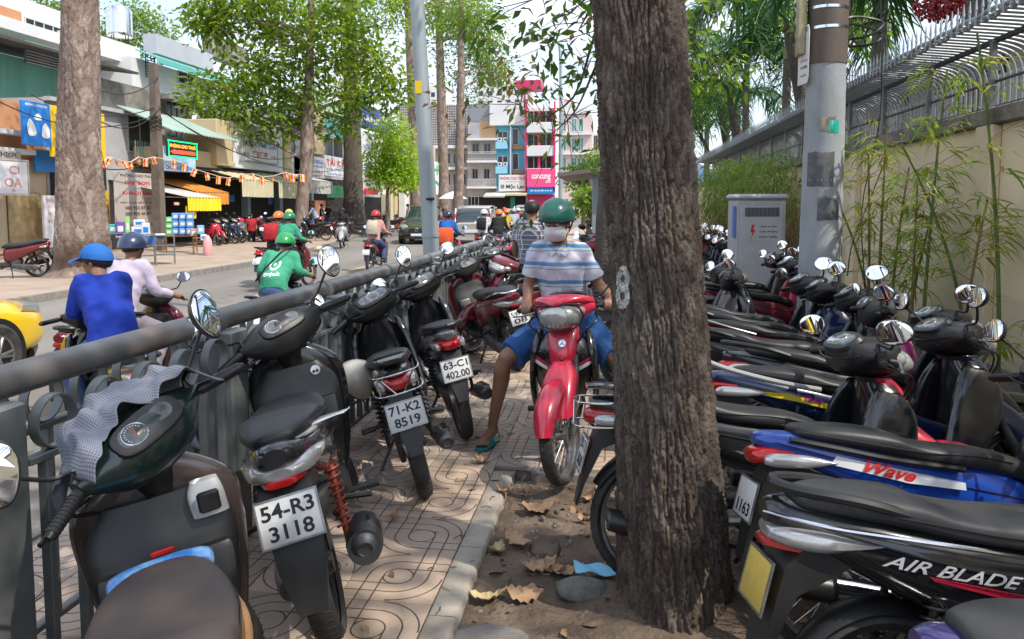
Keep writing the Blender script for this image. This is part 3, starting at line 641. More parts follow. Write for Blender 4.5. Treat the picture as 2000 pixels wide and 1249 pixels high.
# broken kerb of the tree pit
from mathutils import noise as MN
kb = E('pit_kerb', (0, 0, 0)); tag(kb, 'cracked grey concrete kerb between the relief tiles and the bare soil', 'kerb')
yy = .4; k = 0
while yy < 4.35:
    ln = random.uniform(.6, 1.0); y1 = min(yy + ln, 4.4); b = MB(); n = 30; rs = []
    for i in range(n + 1):
        q = yy + (y1 - yy - .006) * i / n; wj = .012 * MN.noise(V((q * 9, k, 0))) + .006 * MN.noise(V((q * 40, k, 0))); dz = .003 * MN.noise(V((q * 7, 3, 0)))
        xL, xR = X0 + .006, X0 + .125 + wj; zt = .004 + dz
        rs.append([(xL, q, -.12), (xL, q, zt - .004), (xL + .006, q, zt), (xR - .012, q, zt), (xR, q, zt - .012), (xR + .012, q, -.12)])
    b.rings(rs); b.build('kerb_piece', M('kerb_concrete_light', (.42, .375, .32), .88, nz=(5, 0), col2=(.29, .25, .205), bump=(90, .7, .006)), kb, smooth=50); yy = y1; k += 1
b = MB(); b.box(PIT[0] + .1, 1.4, PIT[3] + .005, PIT[3] + .1, -.12, .002, .01); b.build('kerb_piece', m_conc, kb)
# soil in the pit: uneven sheet
nx, ny = 90, 150; xs = np.linspace(PIT[0], 2.6, nx); ys = np.linspace(.3, PIT[3], ny)
vv = np.zeros((nx * ny, 3))
for i, a in enumerate(xs):
    for j, c in enumerate(ys):
        h = mathutils_noise = 0
        p = V((a * 3, c * 3, 0)); from mathutils import noise as MN
        h = .05 * MN.noise(p) + .03 * MN.noise(p * 3.1) + .013 * MN.noise(p * 9)
        root_b = .10 * math.exp(-(((a - .27) ** 2 + (c - 2.95) ** 2) / .13))
        vv[i * ny + j] = (a, c, -.045 + h * .75 + root_b)
ff = np.array([(i * ny + j, (i + 1) * ny + j, (i + 1) * ny + j + 1, i * ny + j + 1) for i in range(nx - 1) for j in range(ny - 1)])
soil = npmesh('soil', vv, ff, m_dirt, smooth=True); tag(soil, kind='structure')
# grit and pebbles
pb = MB()
for k in range(900):
    a, c = random.uniform(-.55, 1.6), random.uniform(1.0, 4.3); s = random.uniform(.003, .011) * (1.8 if random.random() < .06 else 1)
    T = Matrix.Translation((a, c, -.045 + .75 * (.05 * MN.noise(V((a * 3, c * 3, 0))) + .03 * MN.noise(V((a * 9.3, c * 9.3, 0)))) + s * .4)) @ Euler((random.random() * 3, random.random() * 3, random.random() * 3)).to_matrix().to_4x4()
    pb.T = T; pb.box(-s, s, -s * .8, s * .8, -s * .6, s * .6, s * .3)
tag(pb.build('gravel', M('pebble', (.28, .25, .21), .9, nz=(5, .5), rnd=.4)), 'small stones and grit scattered over the soil of the tree pit', 'gravel', kind='stuff')
# fallen leaves
m_leafd = M('dry_leaf', (.40, .25, .15), .7, nz=(9, 0), col2=(.27, .16, .09), bump=(40, .5, .01), rnd=.2); m_leafy = M('dry_leaf_yellow', (.52, .42, .22), .7, nz=(9, 0), col2=(.36, .26, .12), bump=(40, .5, .01))
def soilz(a, c): return -.045 + .75 * (.05 * MN.noise(V((a * 3, c * 3, 0))) + .03 * MN.noise(V((a * 9.3, c * 9.3, 0)))) + .10 * math.exp(-(((a - .27) ** 2 + (c - 2.95) ** 2) / .13)) if (a > PIT[0] and c < PIT[3]) else 0
def dry_leaf(a, c, ln, wd, rz, label, mat, lobes=5, group='fallen leaves in the tree pit', curl=.03):
    b = MB(); n = 22; rs = []; ph = random.random() * 6
    for i in range(n + 1):
        t = i / n; w_ = wd * (math.sin(PI * min(1, t ** .8)) ** .7) * (1 + .22 * math.sin(t * lobes * 6.28 + ph)) + .001
        z0 = .006 + curl * (abs(t - .5) * 2) ** 2 * random.uniform(.8, 1.1)
        rs.append([(ln * (t - .5), w_ * y, z0 + .012 * y * y + (.006 if y == 0 else 0) * 0 + .004 * math.sin(t * 20 + y * 5)) for y in (-1, -.5, 0, .5, 1)])
    b.rings([r + [(p[0], p[1], p[2] - .0012) for p in r[::-1]] for r in rs]); b.tube([(-ln * .5, 0, .01), (-ln * .72, .01, .012)], .0018, 5)
    o = b.build('fallen_leaf', mat); o.location = (a, c, soilz(a, c) + .008); o.rotation_euler = (random.gauss(0, .12), random.gauss(0, .12), rz)
    return tag(o, label, 'leaf', group)
LV = [(955, 1155, .20, .05, .1, 'pale yellow dry leaf lying flat beside the kerb at the front of the pit', m_leafy), (1025, 1155, .20, .06, .2, 'tan dry leaf overlapping the pale yellow leaf by the kerb', m_leafd),
      (1055, 1098, .22, .07, .5, 'curled tan dry leaf in the middle of the soil in front of the trunk', m_leafd), (1085, 1105, .14, .05, -.6, 'tan leaf half under the curled one, nearest the grey stone', m_leafd), (1052, 990, .24, .08, .35, 'broad pale brown leaf with a raised tip near the motorbike front wheel', m_leafd),
      (1010, 1045, .20, .06, -.5, 'brown folded leaf between the broad leaf and the kerb', m_leafd), (970, 1058, .13, .05, 1.2, 'small straw coloured leaf touching the pit kerb', m_leafy), (1110, 1110, .20, .035, .3, 'narrow dark brown leaf leaning against the grey stone', m_leafd),
      (1150, 960, .12, .04, .9, 'small dry leaf behind the white number plate by the trunk', m_leafd), (1140, 1010, .1, .035, 2.2, 'small dry leaf lying between stone and rear wheel', m_leafd), (770, 1015, .1, .02, 1.5, 'thin dark leaf on the tiles under the exhaust pipe', m_leafd),
      (940, 905, .12, .05, .2, 'brown leaf lying on the tiles left of the front wheel', m_leafd), (1125, 905, .12, .04, 1.2, 'brown leaf on the tiles right of the front wheel', m_leafd), (890, 800, .13, .05, .4, 'pinkish dry leaf on the tiles near the sandal', m_leafd), (985, 965, .16, .03, 2.6, 'dark twig-like leaf at the back corner of the pit', m_leafd)]
for px, py, ln, wd, rz, lb, mm in LV:
    g = G(px, py); dry_leaf(g.x, g.y, ln * .82, wd * .8, rz, lb, mm)
b = MB()
for k in range(260):
    a, c = random.uniform(-1.7, 1.2), random.uniform(1.3, 6.5); z = soilz(a, c) + .008; an = random.random() * 6.28; ln = random.uniform(.015, .06)
    b.tube([(a, c, z), (a + ln * .5 * math.cos(an), c + ln * .5 * math.sin(an), z + .004), (a + ln * math.cos(an + .3), c + ln * math.sin(an + .3), z)], random.uniform(.001, .0028), 4)
tag(b.build('twig_litter', M('twig', (.10, .065, .04), .9, rnd=.4)), 'thin twigs and crumbs littering the tiles and soil', 'twigs', kind='stuff')
b = MB(); rs = []
for k in range(190):
    a, c = (random.uniform(-.55, 1.3), random.uniform(1.1, 4.35)) if k % 4 else (random.uniform(-1.7, 1.2), random.uniform(2.5, 7)); z = soilz(a, c) + .006; ln = random.uniform(.012, .04); b.T = Matrix.Translation((a, c, z)) @ Euler((random.gauss(0, .3), random.gauss(0, .3), random.random() * 6.3)).to_matrix().to_4x4()
    q = [(ln * math.cos(t) * random.uniform(.6, 1.1), ln * .6 * math.sin(t) * random.uniform(.6, 1.1), .003 * math.sin(t * 2)) for t in [i * .9 for i in range(7)]]; b.poly(q, (0, 0, .001))
tag(b.build('leaf_crumbs', M('leaf_crumb', (.27, .17, .10), .85, rnd=.5), smooth=0), 'small torn bits of dry leaf scattered on soil and tiles', 'leaf litter', kind='stuff')
def rock(px, py, r, label, mat, nm='stone'):
    g = G(px, py); b = MB(); rs = []
    for i in range(9):
        p = R(-60 + 150 * i / 8); rs.append([(r[0] * max(math.cos(p), .02) * math.cos(a) * (1 + .16 * MN.noise(V((math.cos(a) * 2, math.sin(a) * 2, i * .4)))), r[1] * max(math.cos(p), .02) * math.sin(a) * (1 + .2 * MN.noise(V((math.cos(a) * 2, 3 + math.sin(a) * 2, i * .4)))), r[2] * math.sin(p)) for a in [2 * PI * k / 18 for k in range(18)]])
    b.rings(rs); o = b.build(nm, mat, smooth=60); o.location = (g.x, g.y, soilz(g.x, g.y) + r[2] * .3); return tag(o, label, 'stone')
m_rock = M('stone_grey', (.2, .19, .165), .9, nz=(12, .45), bump=(60, .9, .01))
rock(1138, 1145, (.12, .085, .045), 'flat grey stone half sunk in soil beside the blue mask', m_rock)
rock(1065, 1050, (.08, .1, .03), 'brown clod of earth behind the curled leaf', m_dirt, 'clod')
rock(960, 1235, (.16, .1, .03), 'crumbled light grey mortar lump at the front of the pit', m_conc, 'mortar_lump')
g = G(1160, 1120); b = MB(); b.rings([[(.09 * (t - .5) * 2, yq, .012 + .008 * math.sin(t * 9 + yq * 40)) for yq in (-.045, -.02, 0, .02, .045)] + [(.09 * (t - .5) * 2, yq, .009 + .008 * math.sin(t * 9 + yq * 40)) for yq in (.045, .02, 0, -.02, -.045)] for t in [i / 10 for i in range(11)]])
o = b.build('face_mask', M('mask_blue', (.22, .55, .75), .8)); o.location = (g.x, g.y, soilz(g.x, g.y) + .03); o.rotation_euler = (0, .15, .2); tag(o, 'discarded pale blue face mask lying on soil behind the grey stone', 'face mask')
# road markings
m_yel = M('road_yellow', (.62, .45, .16), .8, nz=(6, .4)); lm = E('lane_marking', label='worn broken yellow centre line of dashes on the road', cat_='road marking'); 
for k in range(9):
    y0 = 3 + k * 5.2; x = -6.7 - .035 * max(0, y0 - 8); b = MB(); b.box(x - .06, x + .06, y0, y0 + 2.1, ROADZ, ROADZ + .005); b.build('dash', m_yel, lm, smooth=0)
b = MB(); b.box(-4.1, -4.0, -6, 44, ROADZ, ROADZ + .005); tag(b.build('edge_line', M('road_white', (.5, .47, .42), .8, nz=(5, .5)), smooth=0), 'worn pale line along the near lane', 'road marking')

# ------------------------------------------------------------------ the railing
m_rail = M('railing_grey_paint', (.125, .142, .145), .42, .2, nz=(7, 0), col2=(.19, .20, .195), bump=(120, .3, .002))
m_pipe = M('railing_pipe_paint', (.165, .18, .185), .32, .3, nz=(2.6, 0, (1, 1, 1)), col2=(.17, .125, .105), bump=(90, .3, .002))
rail = E('pavement_railing', (-1.92, 2.13, 0), label='long grey steel railing with round top pipe and row of rings between pavement and road', cat_='railing')
SP_ = 1.385; PO = [1.93 + SP_ * k for k in range(-1, 8)]; HP = .08
def rl(b): return b
for i, y in enumerate(PO):
    b = MB(); b.box(.07, .14, y - 2.13 - HP, y - 2.13 + HP, 0, 1.04, .008); b.box(-.14, -.07, y - 2.13 - HP, y - 2.13 + HP, 0, 1.04, .008); b.box(-.075, .075, y - 2.13 - .05, y - 2.13 + .05, 0, 1.035, .004)
    b.build('post', m_rail, rail)
    b = MB(); b.cyl((0, y - 2.13 - .035, 1.075), (0, y - 2.13 + .035, 1.075), .0625, None, 32); b.cyl((0, y - 2.13 - .045, 1.075), (0, y - 2.13 - .035, 1.075), .061, .058, 32); b.build('pipe_collar', m_rail, rail)
for i in range(len(PO) - 1):
    y0, y1 = PO[i] - 2.13, PO[i + 1] - 2.13
    b = MB(); b.cyl((0, y0, 1.078), (0, y1, 1.078), .054, None, 32); b.build('top_pipe', m_pipe, rail)
    for s in (-1, 1):
        xx = s * .125
        for z, nm in ((.845, 'middle_bar'), (.12, 'bottom_bar')):
            b = MB(); b.box(xx - .02, xx + .02, y0 + HP, y1 - HP, z - .012, z + .012, .003); b.build(nm, m_rail, rail)
        if y0 > 7 and s < 0: continue
        n = 5
        for k in range(n):
            yc = y0 + HP + (SP_ - 2 * HP) * (k + .5) / n; b = MB(); pr = [(.088, -.018), (.088, .018), (.082, .018), (.082, -.018), (.088, -.018)]
            b.lathe(pr, (xx, yc, .945), 'x', 28); b.build('ring', m_rail, rail)
        n = 8
        for k in range(n):
            yc = y0 + HP + (SP_ - 2 * HP) * (k + .5) / n; b = MB(); b.box(xx - .018, xx + .018, yc - .014, yc + .014, .13, .835, .003); b.build('baluster', m_rail, rail)

# ------------------------------------------------------------------ foreground tree: bark as real relief
def jitter_rows(u, rng):
    k = np.floor(u).astype(int); t = rng.random(4096); return t[k % 4096]
def bark_trunk(path, name, mat, parent, nu=300, nv=640, depth=.027, cell=(.023, .115), flare=None, seed=3):
    """path: (x,y,z,r) ; jittered-cell plates with deep cracks between"""
    rng = np.random.default_rng(seed); P = np.array(cat(path, 12)); z = np.linspace(P[0, 2], P[-1, 2], nv)
    cx, cy, rr = (np.interp(z, P[:, 2], P[:, k]) for k in (0, 1, 3))
    th = np.linspace(0, 2 * PI, nu, endpoint=False); TH, Z = np.meshgrid(th, z); RR = np.repeat(rr[:, None], nu, 1); rm = rr.mean(); NU = max(8, int(round(2 * PI * rm / cell[0])))
    u = TH / (2 * PI) * NU; v = Z / cell[1]
    wob = .35 * np.sin(Z * 5 + 2 * np.sin(TH * 2)) + .18 * np.sin(Z * 13 + TH * 3) + .08 * np.sin(Z * 37 + TH * 11)
    u = u + wob * .7; v = v + .5 * np.sin(TH * 7 + Z * 3) + 2.1 * jitter_rows(u, rng)
    JV = int(v.max() - v.min()) + 12; v0 = int(np.floor(v.min())) - 4
    jx = rng.random((NU, JV)); jy = rng.random((NU, JV)); jh = rng.random((NU, JV)); jd = rng.random((NU, JV))
    iu, iv = np.floor(u).astype(int), np.floor(v).astype(int); F1 = np.full(u.shape, 9.); F2 = np.full(u.shape, 9.); H = np.zeros(u.shape); TLT = np.zeros(u.shape)
    for a in (-1, 0, 1):
        for c in (-1, 0, 1):
            ku, kv = (iu + a) % NU, np.clip(iv + c - v0, 0, JV - 1); dx = iu + a + .5 + .62 * (jx[ku, kv] - .5) - u; dy = (iv + c + jy[ku, kv] - v) * .55
            d = np.sqrt(dx * dx + dy * dy); m = d < F1; F2 = np.where(m, F1, np.minimum(F2, d)); H = np.where(m, jh[ku, kv], H); TLT = np.where(m, dx * (jd[ku, kv] - .5) * 1.6 + dy * (jx[ku, kv] - .5), TLT); F1 = np.where(m, d, F1)
    e = np.clip((F2 - F1) / .22, 0, 1); e = e * e * (3 - 2 * e); plate_ = e * (.62 + .38 * H) + .2 * TLT * e
    fu = np.abs(np.sin((TH * NU / 2 / 3.0) + wob * 1.2 + .9 * np.sin(Z * 1.7 + TH))); furrow = np.clip(fu / .38, 0, 1); furrow = furrow * furrow * (3 - 2 * furrow)
    rough = sum(a_ * np.sin(TH * p + Z * q + s_ + 1.7 * np.sin(Z * q * .31 + TH * 5)) for p, q, s_, a_ in ((60, 41, 0, .3), (97, 70, 1, .25), (141, 123, 2, .2), (33, 190, 4, .25)))
    disp = depth * (.75 * plate_ * (.45 + .55 * furrow) + .55 * furrow + .14 * rough + .10 * rng.standard_normal(u.shape) - .8)
    rad = RR + disp + .02 * np.sin(TH * 3 + Z) * RR / .2
    if flare: rad = rad + flare * np.exp(-(Z - z[0]) / .16) * (.6 + .5 * np.abs(np.sin(TH * 2.5 + .4)))
    vs = np.stack([cx[:, None] + rad * np.cos(TH), cy[:, None] + rad * np.sin(TH), Z], -1).reshape(-1, 3)
    i = np.arange(nv - 1)[:, None] * nu; j = np.arange(nu)[None, :]; j2 = (j + 1) % nu
    fs = np.stack([i + j, i + j2, i + j2 + nu, i + j + nu], -1).reshape(-1, 4)
    return npmesh(name, vs, fs, mat, parent, smooth=True)
m_bark = M('bark_brown', (.092, .074, .060), .92, nz=(11, 0, (1, 1, .35)), col2=(.085, .058, .042), bump=(140, .9, .006))
t_ = m_bark.node_tree; 
def bark_variation(m, extra, sc):
    t = m.node_tree; b = t.nodes['Principled BSDF']; l = b.inputs['Base Color'].links[0].from_socket
    g = t.nodes.new('ShaderNodeTexVoronoi'); g.inputs['Scale'].default_value = sc; mp_ = t.nodes.new('ShaderNodeMapping'); mp_.inputs['Scale'].default_value = (1, 1, .4)
    c = t.nodes.new('ShaderNodeTexCoord'); t.links.new(c.outputs['Object'], mp_.inputs[0]); t.links.new(mp_.outputs[0], g.inputs[0])
    s = t.nodes.new('ShaderNodeSeparateColor'); t.links.new(g.outputs['Color'], s.inputs[0]); r = t.nodes.new('ShaderNodeMapRange'); r.inputs[1].default_value = .55; r.inputs[4].default_value = .75; t.links.new(s.outputs[0], r.inputs[0])
    x = t.nodes.new('ShaderNodeMixRGB'); t.links.new(r.outputs[0], x.inputs[0]); t.links.new(l, x.inputs[1]); x.inputs[2].default_value = (*extra, 1); t.links.new(x.outputs[0], b.inputs['Base Color'])
bark_variation(m_bark, (.20, .165, .13), 26); bark_variation(m_bark, (.15, .135, .115), 3.1)
tree = E('shade_tree', (.30, 2.95, 0), label='dark rough-barked tree trunk rising from the soil pit in the middle foreground', cat_='tree')
TP = []
for py, px, wd in ((1420, 1330, 270), (1300, 1326, 238), (1180, 1320, 222), (1000, 1308, 204), (800, 1293, 184), (560, 1276, 170), (300, 1256, 168), (0, 1242, 158), (-400, 1225, 145), (-900, 1200, 135)):
    p_ = A(px, py, 2.95) - V((.30, 2.95, 0)); TP.append((p_.x, p_.y, p_.z, wd / 2 * 2.95 / F))
bt = bark_trunk(TP, 'trunk', m_bark, tree, flare=.03)
# ------------------------------------------------------------------ foliage tools
def leafcloud(cen, rad, nl, L, W, rng, droop=.3, flat=.6):
    """cen (k,3) clump centres, rad clump radius, nl leaves per clump; every leaf a folded blade"""
    k = len(cen); c = np.repeat(cen, nl, 0); n = k * nl
    off = rng.standard_normal((n, 3)) * np.array([rad, rad, rad * flat]); p = c + off
    d = off / (np.linalg.norm(off, axis=1, keepdims=True) + 1e-6) + rng.standard_normal((n, 3)) * .45; d[:, 2] -= droop; d /= np.linalg.norm(d, axis=1, keepdims=True)
    up = rng.standard_normal((n, 3)) * .5 + np.array([0, 0, 1.]); s = np.cross(d, up); s /= np.linalg.norm(s, axis=1, keepdims=True) + 1e-6; nn = np.cross(s, d)
    l = L * rng.uniform(.6, 1.25, (n, 1)); w_ = W * rng.uniform(.7, 1.2, (n, 1))
    v = np.stack([p, p + d * l * .45 + s * w_ / 2 + nn * w_ * .12, p + d * l - nn * l * .1, p + d * l * .45 - s * w_ / 2 + nn * w_ * .12], 1).reshape(-1, 3)
    f = np.arange(n * 4).reshape(-1, 4); return v, f
def inball(k, c, r, rng, shell=.45):
    d = rng.standard_normal((k, 3)); d /= np.linalg.norm(d, axis=1, keepdims=True); q = (shell + (1 - shell) * rng.random((k, 1)) ** .6) if shell else rng.random((k, 1)) ** .4
    return np.array(c) + d * q * np.array(r)
def make_tree(base, trunk, blobs, label, lmat, bmat, L=.2, W=.09, clump=.35, nl=16, dens=1.0, seed=1, group=None, bark=None, name='street_tree', limbs=True, fork=None):
    """trunk: [(dx,dy,z,r)], blobs: [(V centre, (rx,ry,rz), clumps)] in world space"""
    rng = np.random.default_rng(seed); o = E(name, base, label=label, cat_='tree', group=group); B = V(base)
    if bark: bark_trunk(trunk, 'trunk', bmat, o, *bark)
    else:
        b = MB(); q = cat(trunk, 5); b.tube([(p[0] + .02 * math.sin(p[2] * 2), p[1], p[2]) for p in q], [p[3] * (1 + .05 * math.sin(p[2] * 5)) for p in q], 14); b.build('trunk', bmat, o, smooth=80)
    tz = [V((p[0], p[1], p[2])) for p in cat(trunk, 5)]; tr = [p[3] for p in cat(trunk, 5)]
    VS, FS, k0 = [], [], 0; tw = MB()
    for c, r, n in blobs:
        c = V(c) - B; n = int(n * dens); cs = inball(n, c, r, rng)
        v, f = leafcloud(cs, clump, nl, L, W, rng); VS.append(v); FS.append(f + k0); k0 += len(v)
        cand = [i for i, p in enumerate(tz) if p.z < c.z - .25 * (c - V((p.x, p.y, c.z))).length] or [len(tz) - 1]; i = cand[-1] if fork is None else min(cand[-1], fork)
        r0 = max(.02, min(tr[i] * .5, .05 * max(r) ** .8 + .02)); mid = tz[i].lerp(c, .5) + V((0, 0, .12 * (c - tz[i]).length * .5))
        if limbs:
            lb = MB(); lb.tube([tz[i], mid, c], [r0, r0 * .6, r0 * .25], 7, sm=4); lb.build('limb', bmat, o, smooth=80)
            for j in range(0, n, 2): q = V(cs[j]); a = mid.lerp(c, .3 + .7 * rng.random()); tw.tube([a, a.lerp(q, .5) + V((0, 0, .06)), q], [r0 * .22, r0 * .14, r0 * .05 + .002], 4, False)
    cr_ = npmesh('crown', np.concatenate(VS), np.concatenate(FS), lmat, o); cr_['kind'] = 'stuff'
    if tw.v: tw.build('twigs', bmat, o)['kind'] = 'stuff'
    return o
lf_dark = leafmat('leaves_dark', (.03, .085, .015), (.10, .17, .025), trans=.4)
lf_mid = leafmat('leaves_mid', (.05, .12, .018), (.15, .24, .035), trans=.45)
lf_lite = leafmat('leaves_light', (.09, .19, .025), (.20, .30, .05), trans=.5)
lf_warm = leafmat('leaves_warm', (.07, .11, .02), (.22, .12, .05), trans=.4)
m_bark2 = M('bark_pale', (.25, .19, .155), .92, nz=(5, 0, (1, 1, .5)), col2=(.15, .105, .085), bump=(30, .8, .03)); bark_variation(m_bark2, (.36, .30, .26), 9)
m_bark3 = M('bark_grey', (.13, .105, .09), .92, nz=(6, 0, (1, 1, .5)), col2=(.075, .06, .05), bump=(30, .9, .04))
def AW(px, py, d): return A(px, py, d)
# foreground tree: crown above the frame plus the sprays that hang into the picture
tb = V((.30, 2.95, 0))
VS = []
def spray(pts, root, seed, n=7, nl=13, L=.10, W=.042, cl=.11, mat=lf_dark, r0=.014, nm='leafy_branch'):
    rng = np.random.default_rng(seed); b = MB(); cs = []
    P3 = [V(p) - tb for p in pts]; b.tube(P3, [r0 * (1 - .75 * i / (len(P3) - 1)) for i in range(len(P3))], 7, sm=4)
    q = cat([tuple(p) for p in P3], 6)
    for i in range(n * 3):
        a = V(q[int(len(q) * (.25 + .74 * rng.random()))]); c = a + V(rng.standard_normal(3)) * .22 * V((1, 1, .6)).length / 1.5; b.tube([a, a.lerp(c, .5) + V((0, 0, .02)), c], [.004, .003, .0015], 4, False); cs.append(tuple(c))
    br = b.build(nm, m_bark, tree, smooth=80); v, f = leafcloud(np.array(cs), cl, nl, L, W, rng, droop=.5); lv = npmesh('leaves', v, f, mat, br); lv['kind'] = 'stuff'
spray([tb + V((-.1, .1, 3.3)), AW(1180, -140, 4.2), AW(1110, -30, 4.6), AW(1040, 0, 4.8)], 0, 11, 5)
spray([tb + V((-.1, .1, 3.0)), AW(1175, -60, 4.2), AW(1150, 20, 4.6), AW(1130, 60, 4.8)], 0, 12, 3)
spray([tb + V((-.1, .2, 2.9)), AW(1165, 60, 5.5), AW(1120, 190, 6), AW(1040, 235, 6.3), AW(1010, 190, 6.3)], 0, 13, 6, 10, L=.11, W=.04, mat=lf_warm)
spray([tb + V((-.1, .2, 2.8)), AW(1168, 120, 5.5), AW(1125, 215, 5.8), AW(1080, 260, 6)], 0, 14, 6, 9, L=.11, W=.04, mat=lf_dark)
spray([tb + V((.0, .2, 3.0)), AW(1300, 0, 6), AW(1360, 90, 7.5), AW(1400, 150, 8)], 0, 15, 8, 12, L=.13, W=.05, mat=lf_lite)
rng = np.random.default_rng(5)
cc = [((2.2, .6, 7.4), (2.6, 2.6, 1.0), 80), ((4.0, -1.6, 7.6), (2.6, 2.6, 1.1), 90), ((.8, -1.4, 7.8), (2.2, 2.2, .8), 50), ((3.4, 2.6, 7.6), (2.2, 2.2, .9), 50)]
V1, F1_, k0 = [], [], 0
for c, r, n in cc:
    cs = inball(n, np.array(c) - np.array(tb), r, rng, 0); v, f = leafcloud(cs, .38, 22, .2, .085, rng); V1.append(v); F1_.append(f + k0); k0 += len(v)
    lb = MB(); e = V(c) - tb; lb.tube([V((-.22, .05, 4.2)), V((-.2, .05, 4.6)).lerp(e, .5) + V((0, 0, .3)), e], [.09, .05, .02], 8, sm=4); lb.build('limb', m_bark, tree, smooth=80)
o = npmesh('crown', np.concatenate(V1), np.concatenate(F1_), lf_dark, tree); o['kind'] = 'stuff'

# second dark tree right behind
g2 = G(1192, 622); make_tree((g2.x, g2.y, 0), [(0, 0, -.1, .34), (-.02, 0, .3, .24), (-.06, 0, 1.0, .20), (.02, 0, 1.8, .19), (.14, 0, 2.6, .18), (.2, 0, 4.5, .17), (.3, 0, 6.5, .13)], [((g2.x + .6, g2.y, 7.6), (2.2, 2.2, 1.3), 90)],
    'dark slanting tree trunk half hidden behind the foreground trunk, beyond the man', lf_mid, m_bark3, L=.2, W=.09)
# ---- trees across the road
m_bigb = m_bark2
g = G(160, 537); BT1 = [(0, 0, -.1, .80), (0, 0, .25, .60)]
for py, px, wd in ((470, 160, 92), (400, 160, 82), (200, 156, 70), (0, 153, 62), (-300, 150, 56), (-900, 140, 44)): p_ = A(px, py, 16.9) - g; BT1.append((p_.x, p_.y, p_.z, wd / 2 * 16.9 / F))
big = make_tree((g.x, g.y, 0), BT1,
    [((g.x + 1.5, g.y + 2, 12.0), (3, 3, 1.6), 90), ((g.x - 2, g.y - 1, 12.6), (3, 3, 1.6), 80)], 'huge pale mottled tree trunk with flared roots at the left, by the shop shutters', lf_mid, m_bark2, L=.3, W=.13, bark=(160, 420, .035, (.09, .16), .25, 9), clump=.5)
def tr(px, py, d=None): 
    p = G(px, py) if d is None else A(px, 400, d); return V((p.x, p.y, 0))
def bl(L_, d): return [(AW(x, y, d + dd), (rx * d / F, rx * d / F * .9, ry * d / F), n) for x, y, rx, ry, n, dd in L_]
b2 = tr(583, 460, 36)
def onx(px, d): return AW(px, 400, d) - b2
def trunk_px(base, d, pts):
    o = []
    for px, py, wpx in pts: p = AW(px, py, d) - base; o.append((p.x, p.y, p.z, wpx * d / F / 2))
    o.sort(key=lambda q: q[2]); o[0] = (o[0][0], o[0][1], -.1, o[0][3] * 1.2); return o
d = 36; make_tree(b2, trunk_px(b2, d, [(583, 462, 26), (590, 400, 24), (598, 330, 26), (600, 250, 24), (603, 180, 20), (606, 90, 14), (608, -20, 10)]),
    bl([(470, 160, 85, 45, 60, 0), (560, 20, 110, 50, 60, 1), (420, 60, 40, 30, 24, 0), (560, 190, 60, 40, 40, 0), (390, 165, 30, 20, 12, 0), (430, 215, 55, 30, 34, -1), (520, 235, 70, 32, 40, 0), (560, 130, 80, 55, 56, 0), (640, 60, 90, 50, 54, 0), (480, 40, 100, 42, 60, 1), (400, 20, 50, 28, 30, 0), (700, 110, 70, 60, 50, 1), (720, 190, 70, 40, 44, 1), (600, -20, 160, 40, 70, 0), (650, 250, 60, 25, 22, 1), (780, 175, 40, 25, 16, 1), (450, 262, 40, 16, 12, 0)], d),
    'slender crooked tree with broad leafy crown across the road, in front of the cream awnings', leafmat('leaves_street', (.06, .14, .016), (.24, .33, .045), trans=.52), m_bark2, L=.40, W=.19, clump=.42, nl=24, seed=4, dens=.56, name='street_tree')
d = 43; b3 = tr(691, 430, d); make_tree(b3, trunk_px(b3, d, [(691, 440, 48), (691, 400, 40), (689, 330, 37), (688, 250, 33), (686, 150, 28), (684, 50, 22), (682, -30, 18)]),
    bl([(640, 20, 90, 50, 30, 0), (740, 50, 90, 60, 30, 0), (780, 0, 60, 50, 24, 2), (690, 140, 60, 40, 26, 0), (660, 190, 50, 28, 20, 0)], d), 'thick dark straight trunk in front of the white shop signs', leafmat('leaves_street', (0, 0, 0), (0, 0, 0)), m_bark3, L=.34, W=.15, clump=.5, nl=16, seed=6)
d = 40; b4 = tr(757, 430, d); make_tree(b4, trunk_px(b4, d, [(757, 432, 8), (757, 390, 7), (760, 330, 5), (762, 280, 4)]), bl([(765, 260, 38, 34, 50, 0), (790, 310, 30, 30, 40, 0), (745, 315, 30, 34, 40, 0), (768, 350, 40, 25, 44, 0), (735, 340, 18, 18, 16, 0), (800, 345, 20, 20, 20, 0)], d),
    'young tree with bright lime green leaves in front of the bank', leafmat('leaves_lime', (.20, .36, .03), (.36, .5, .07), trans=.45), m_bark2, L=.26, W=.13, clump=.28, nl=20, seed=8, name='young_tree')
d = 52; b5 = tr(812, 425, d); make_tree(b5, trunk_px(b5, d, [(816, 425, 26), (812, 330, 24), (806, 200, 20), (800, 80, 16), (797, -20, 14)]), bl([(800, -10, 60, 40, 40, 0), (860, 10, 70, 50, 40, 2)], d), 'pale trunk just left of the grey lamp post', lf_mid, m_bark2, L=.4, W=.18, clump=.6, nl=14, seed=10)
d = 62; b6 = tr(866, 420, d); make_tree(b6, trunk_px(b6, d, [(868, 420, 20), (866, 330, 20), (862, 200, 18), (858, 60, 15), (855, -20, 13)]), bl([(880, 30, 70, 50, 50, 0), (850, 110, 40, 40, 14, 0), (930, 60, 50, 60, 40, 0)], d), 'tall straight trunk between lamp post and lattice building', lf_mid, m_bark2, L=.45, W=.2, clump=.7, nl=14, seed=12)
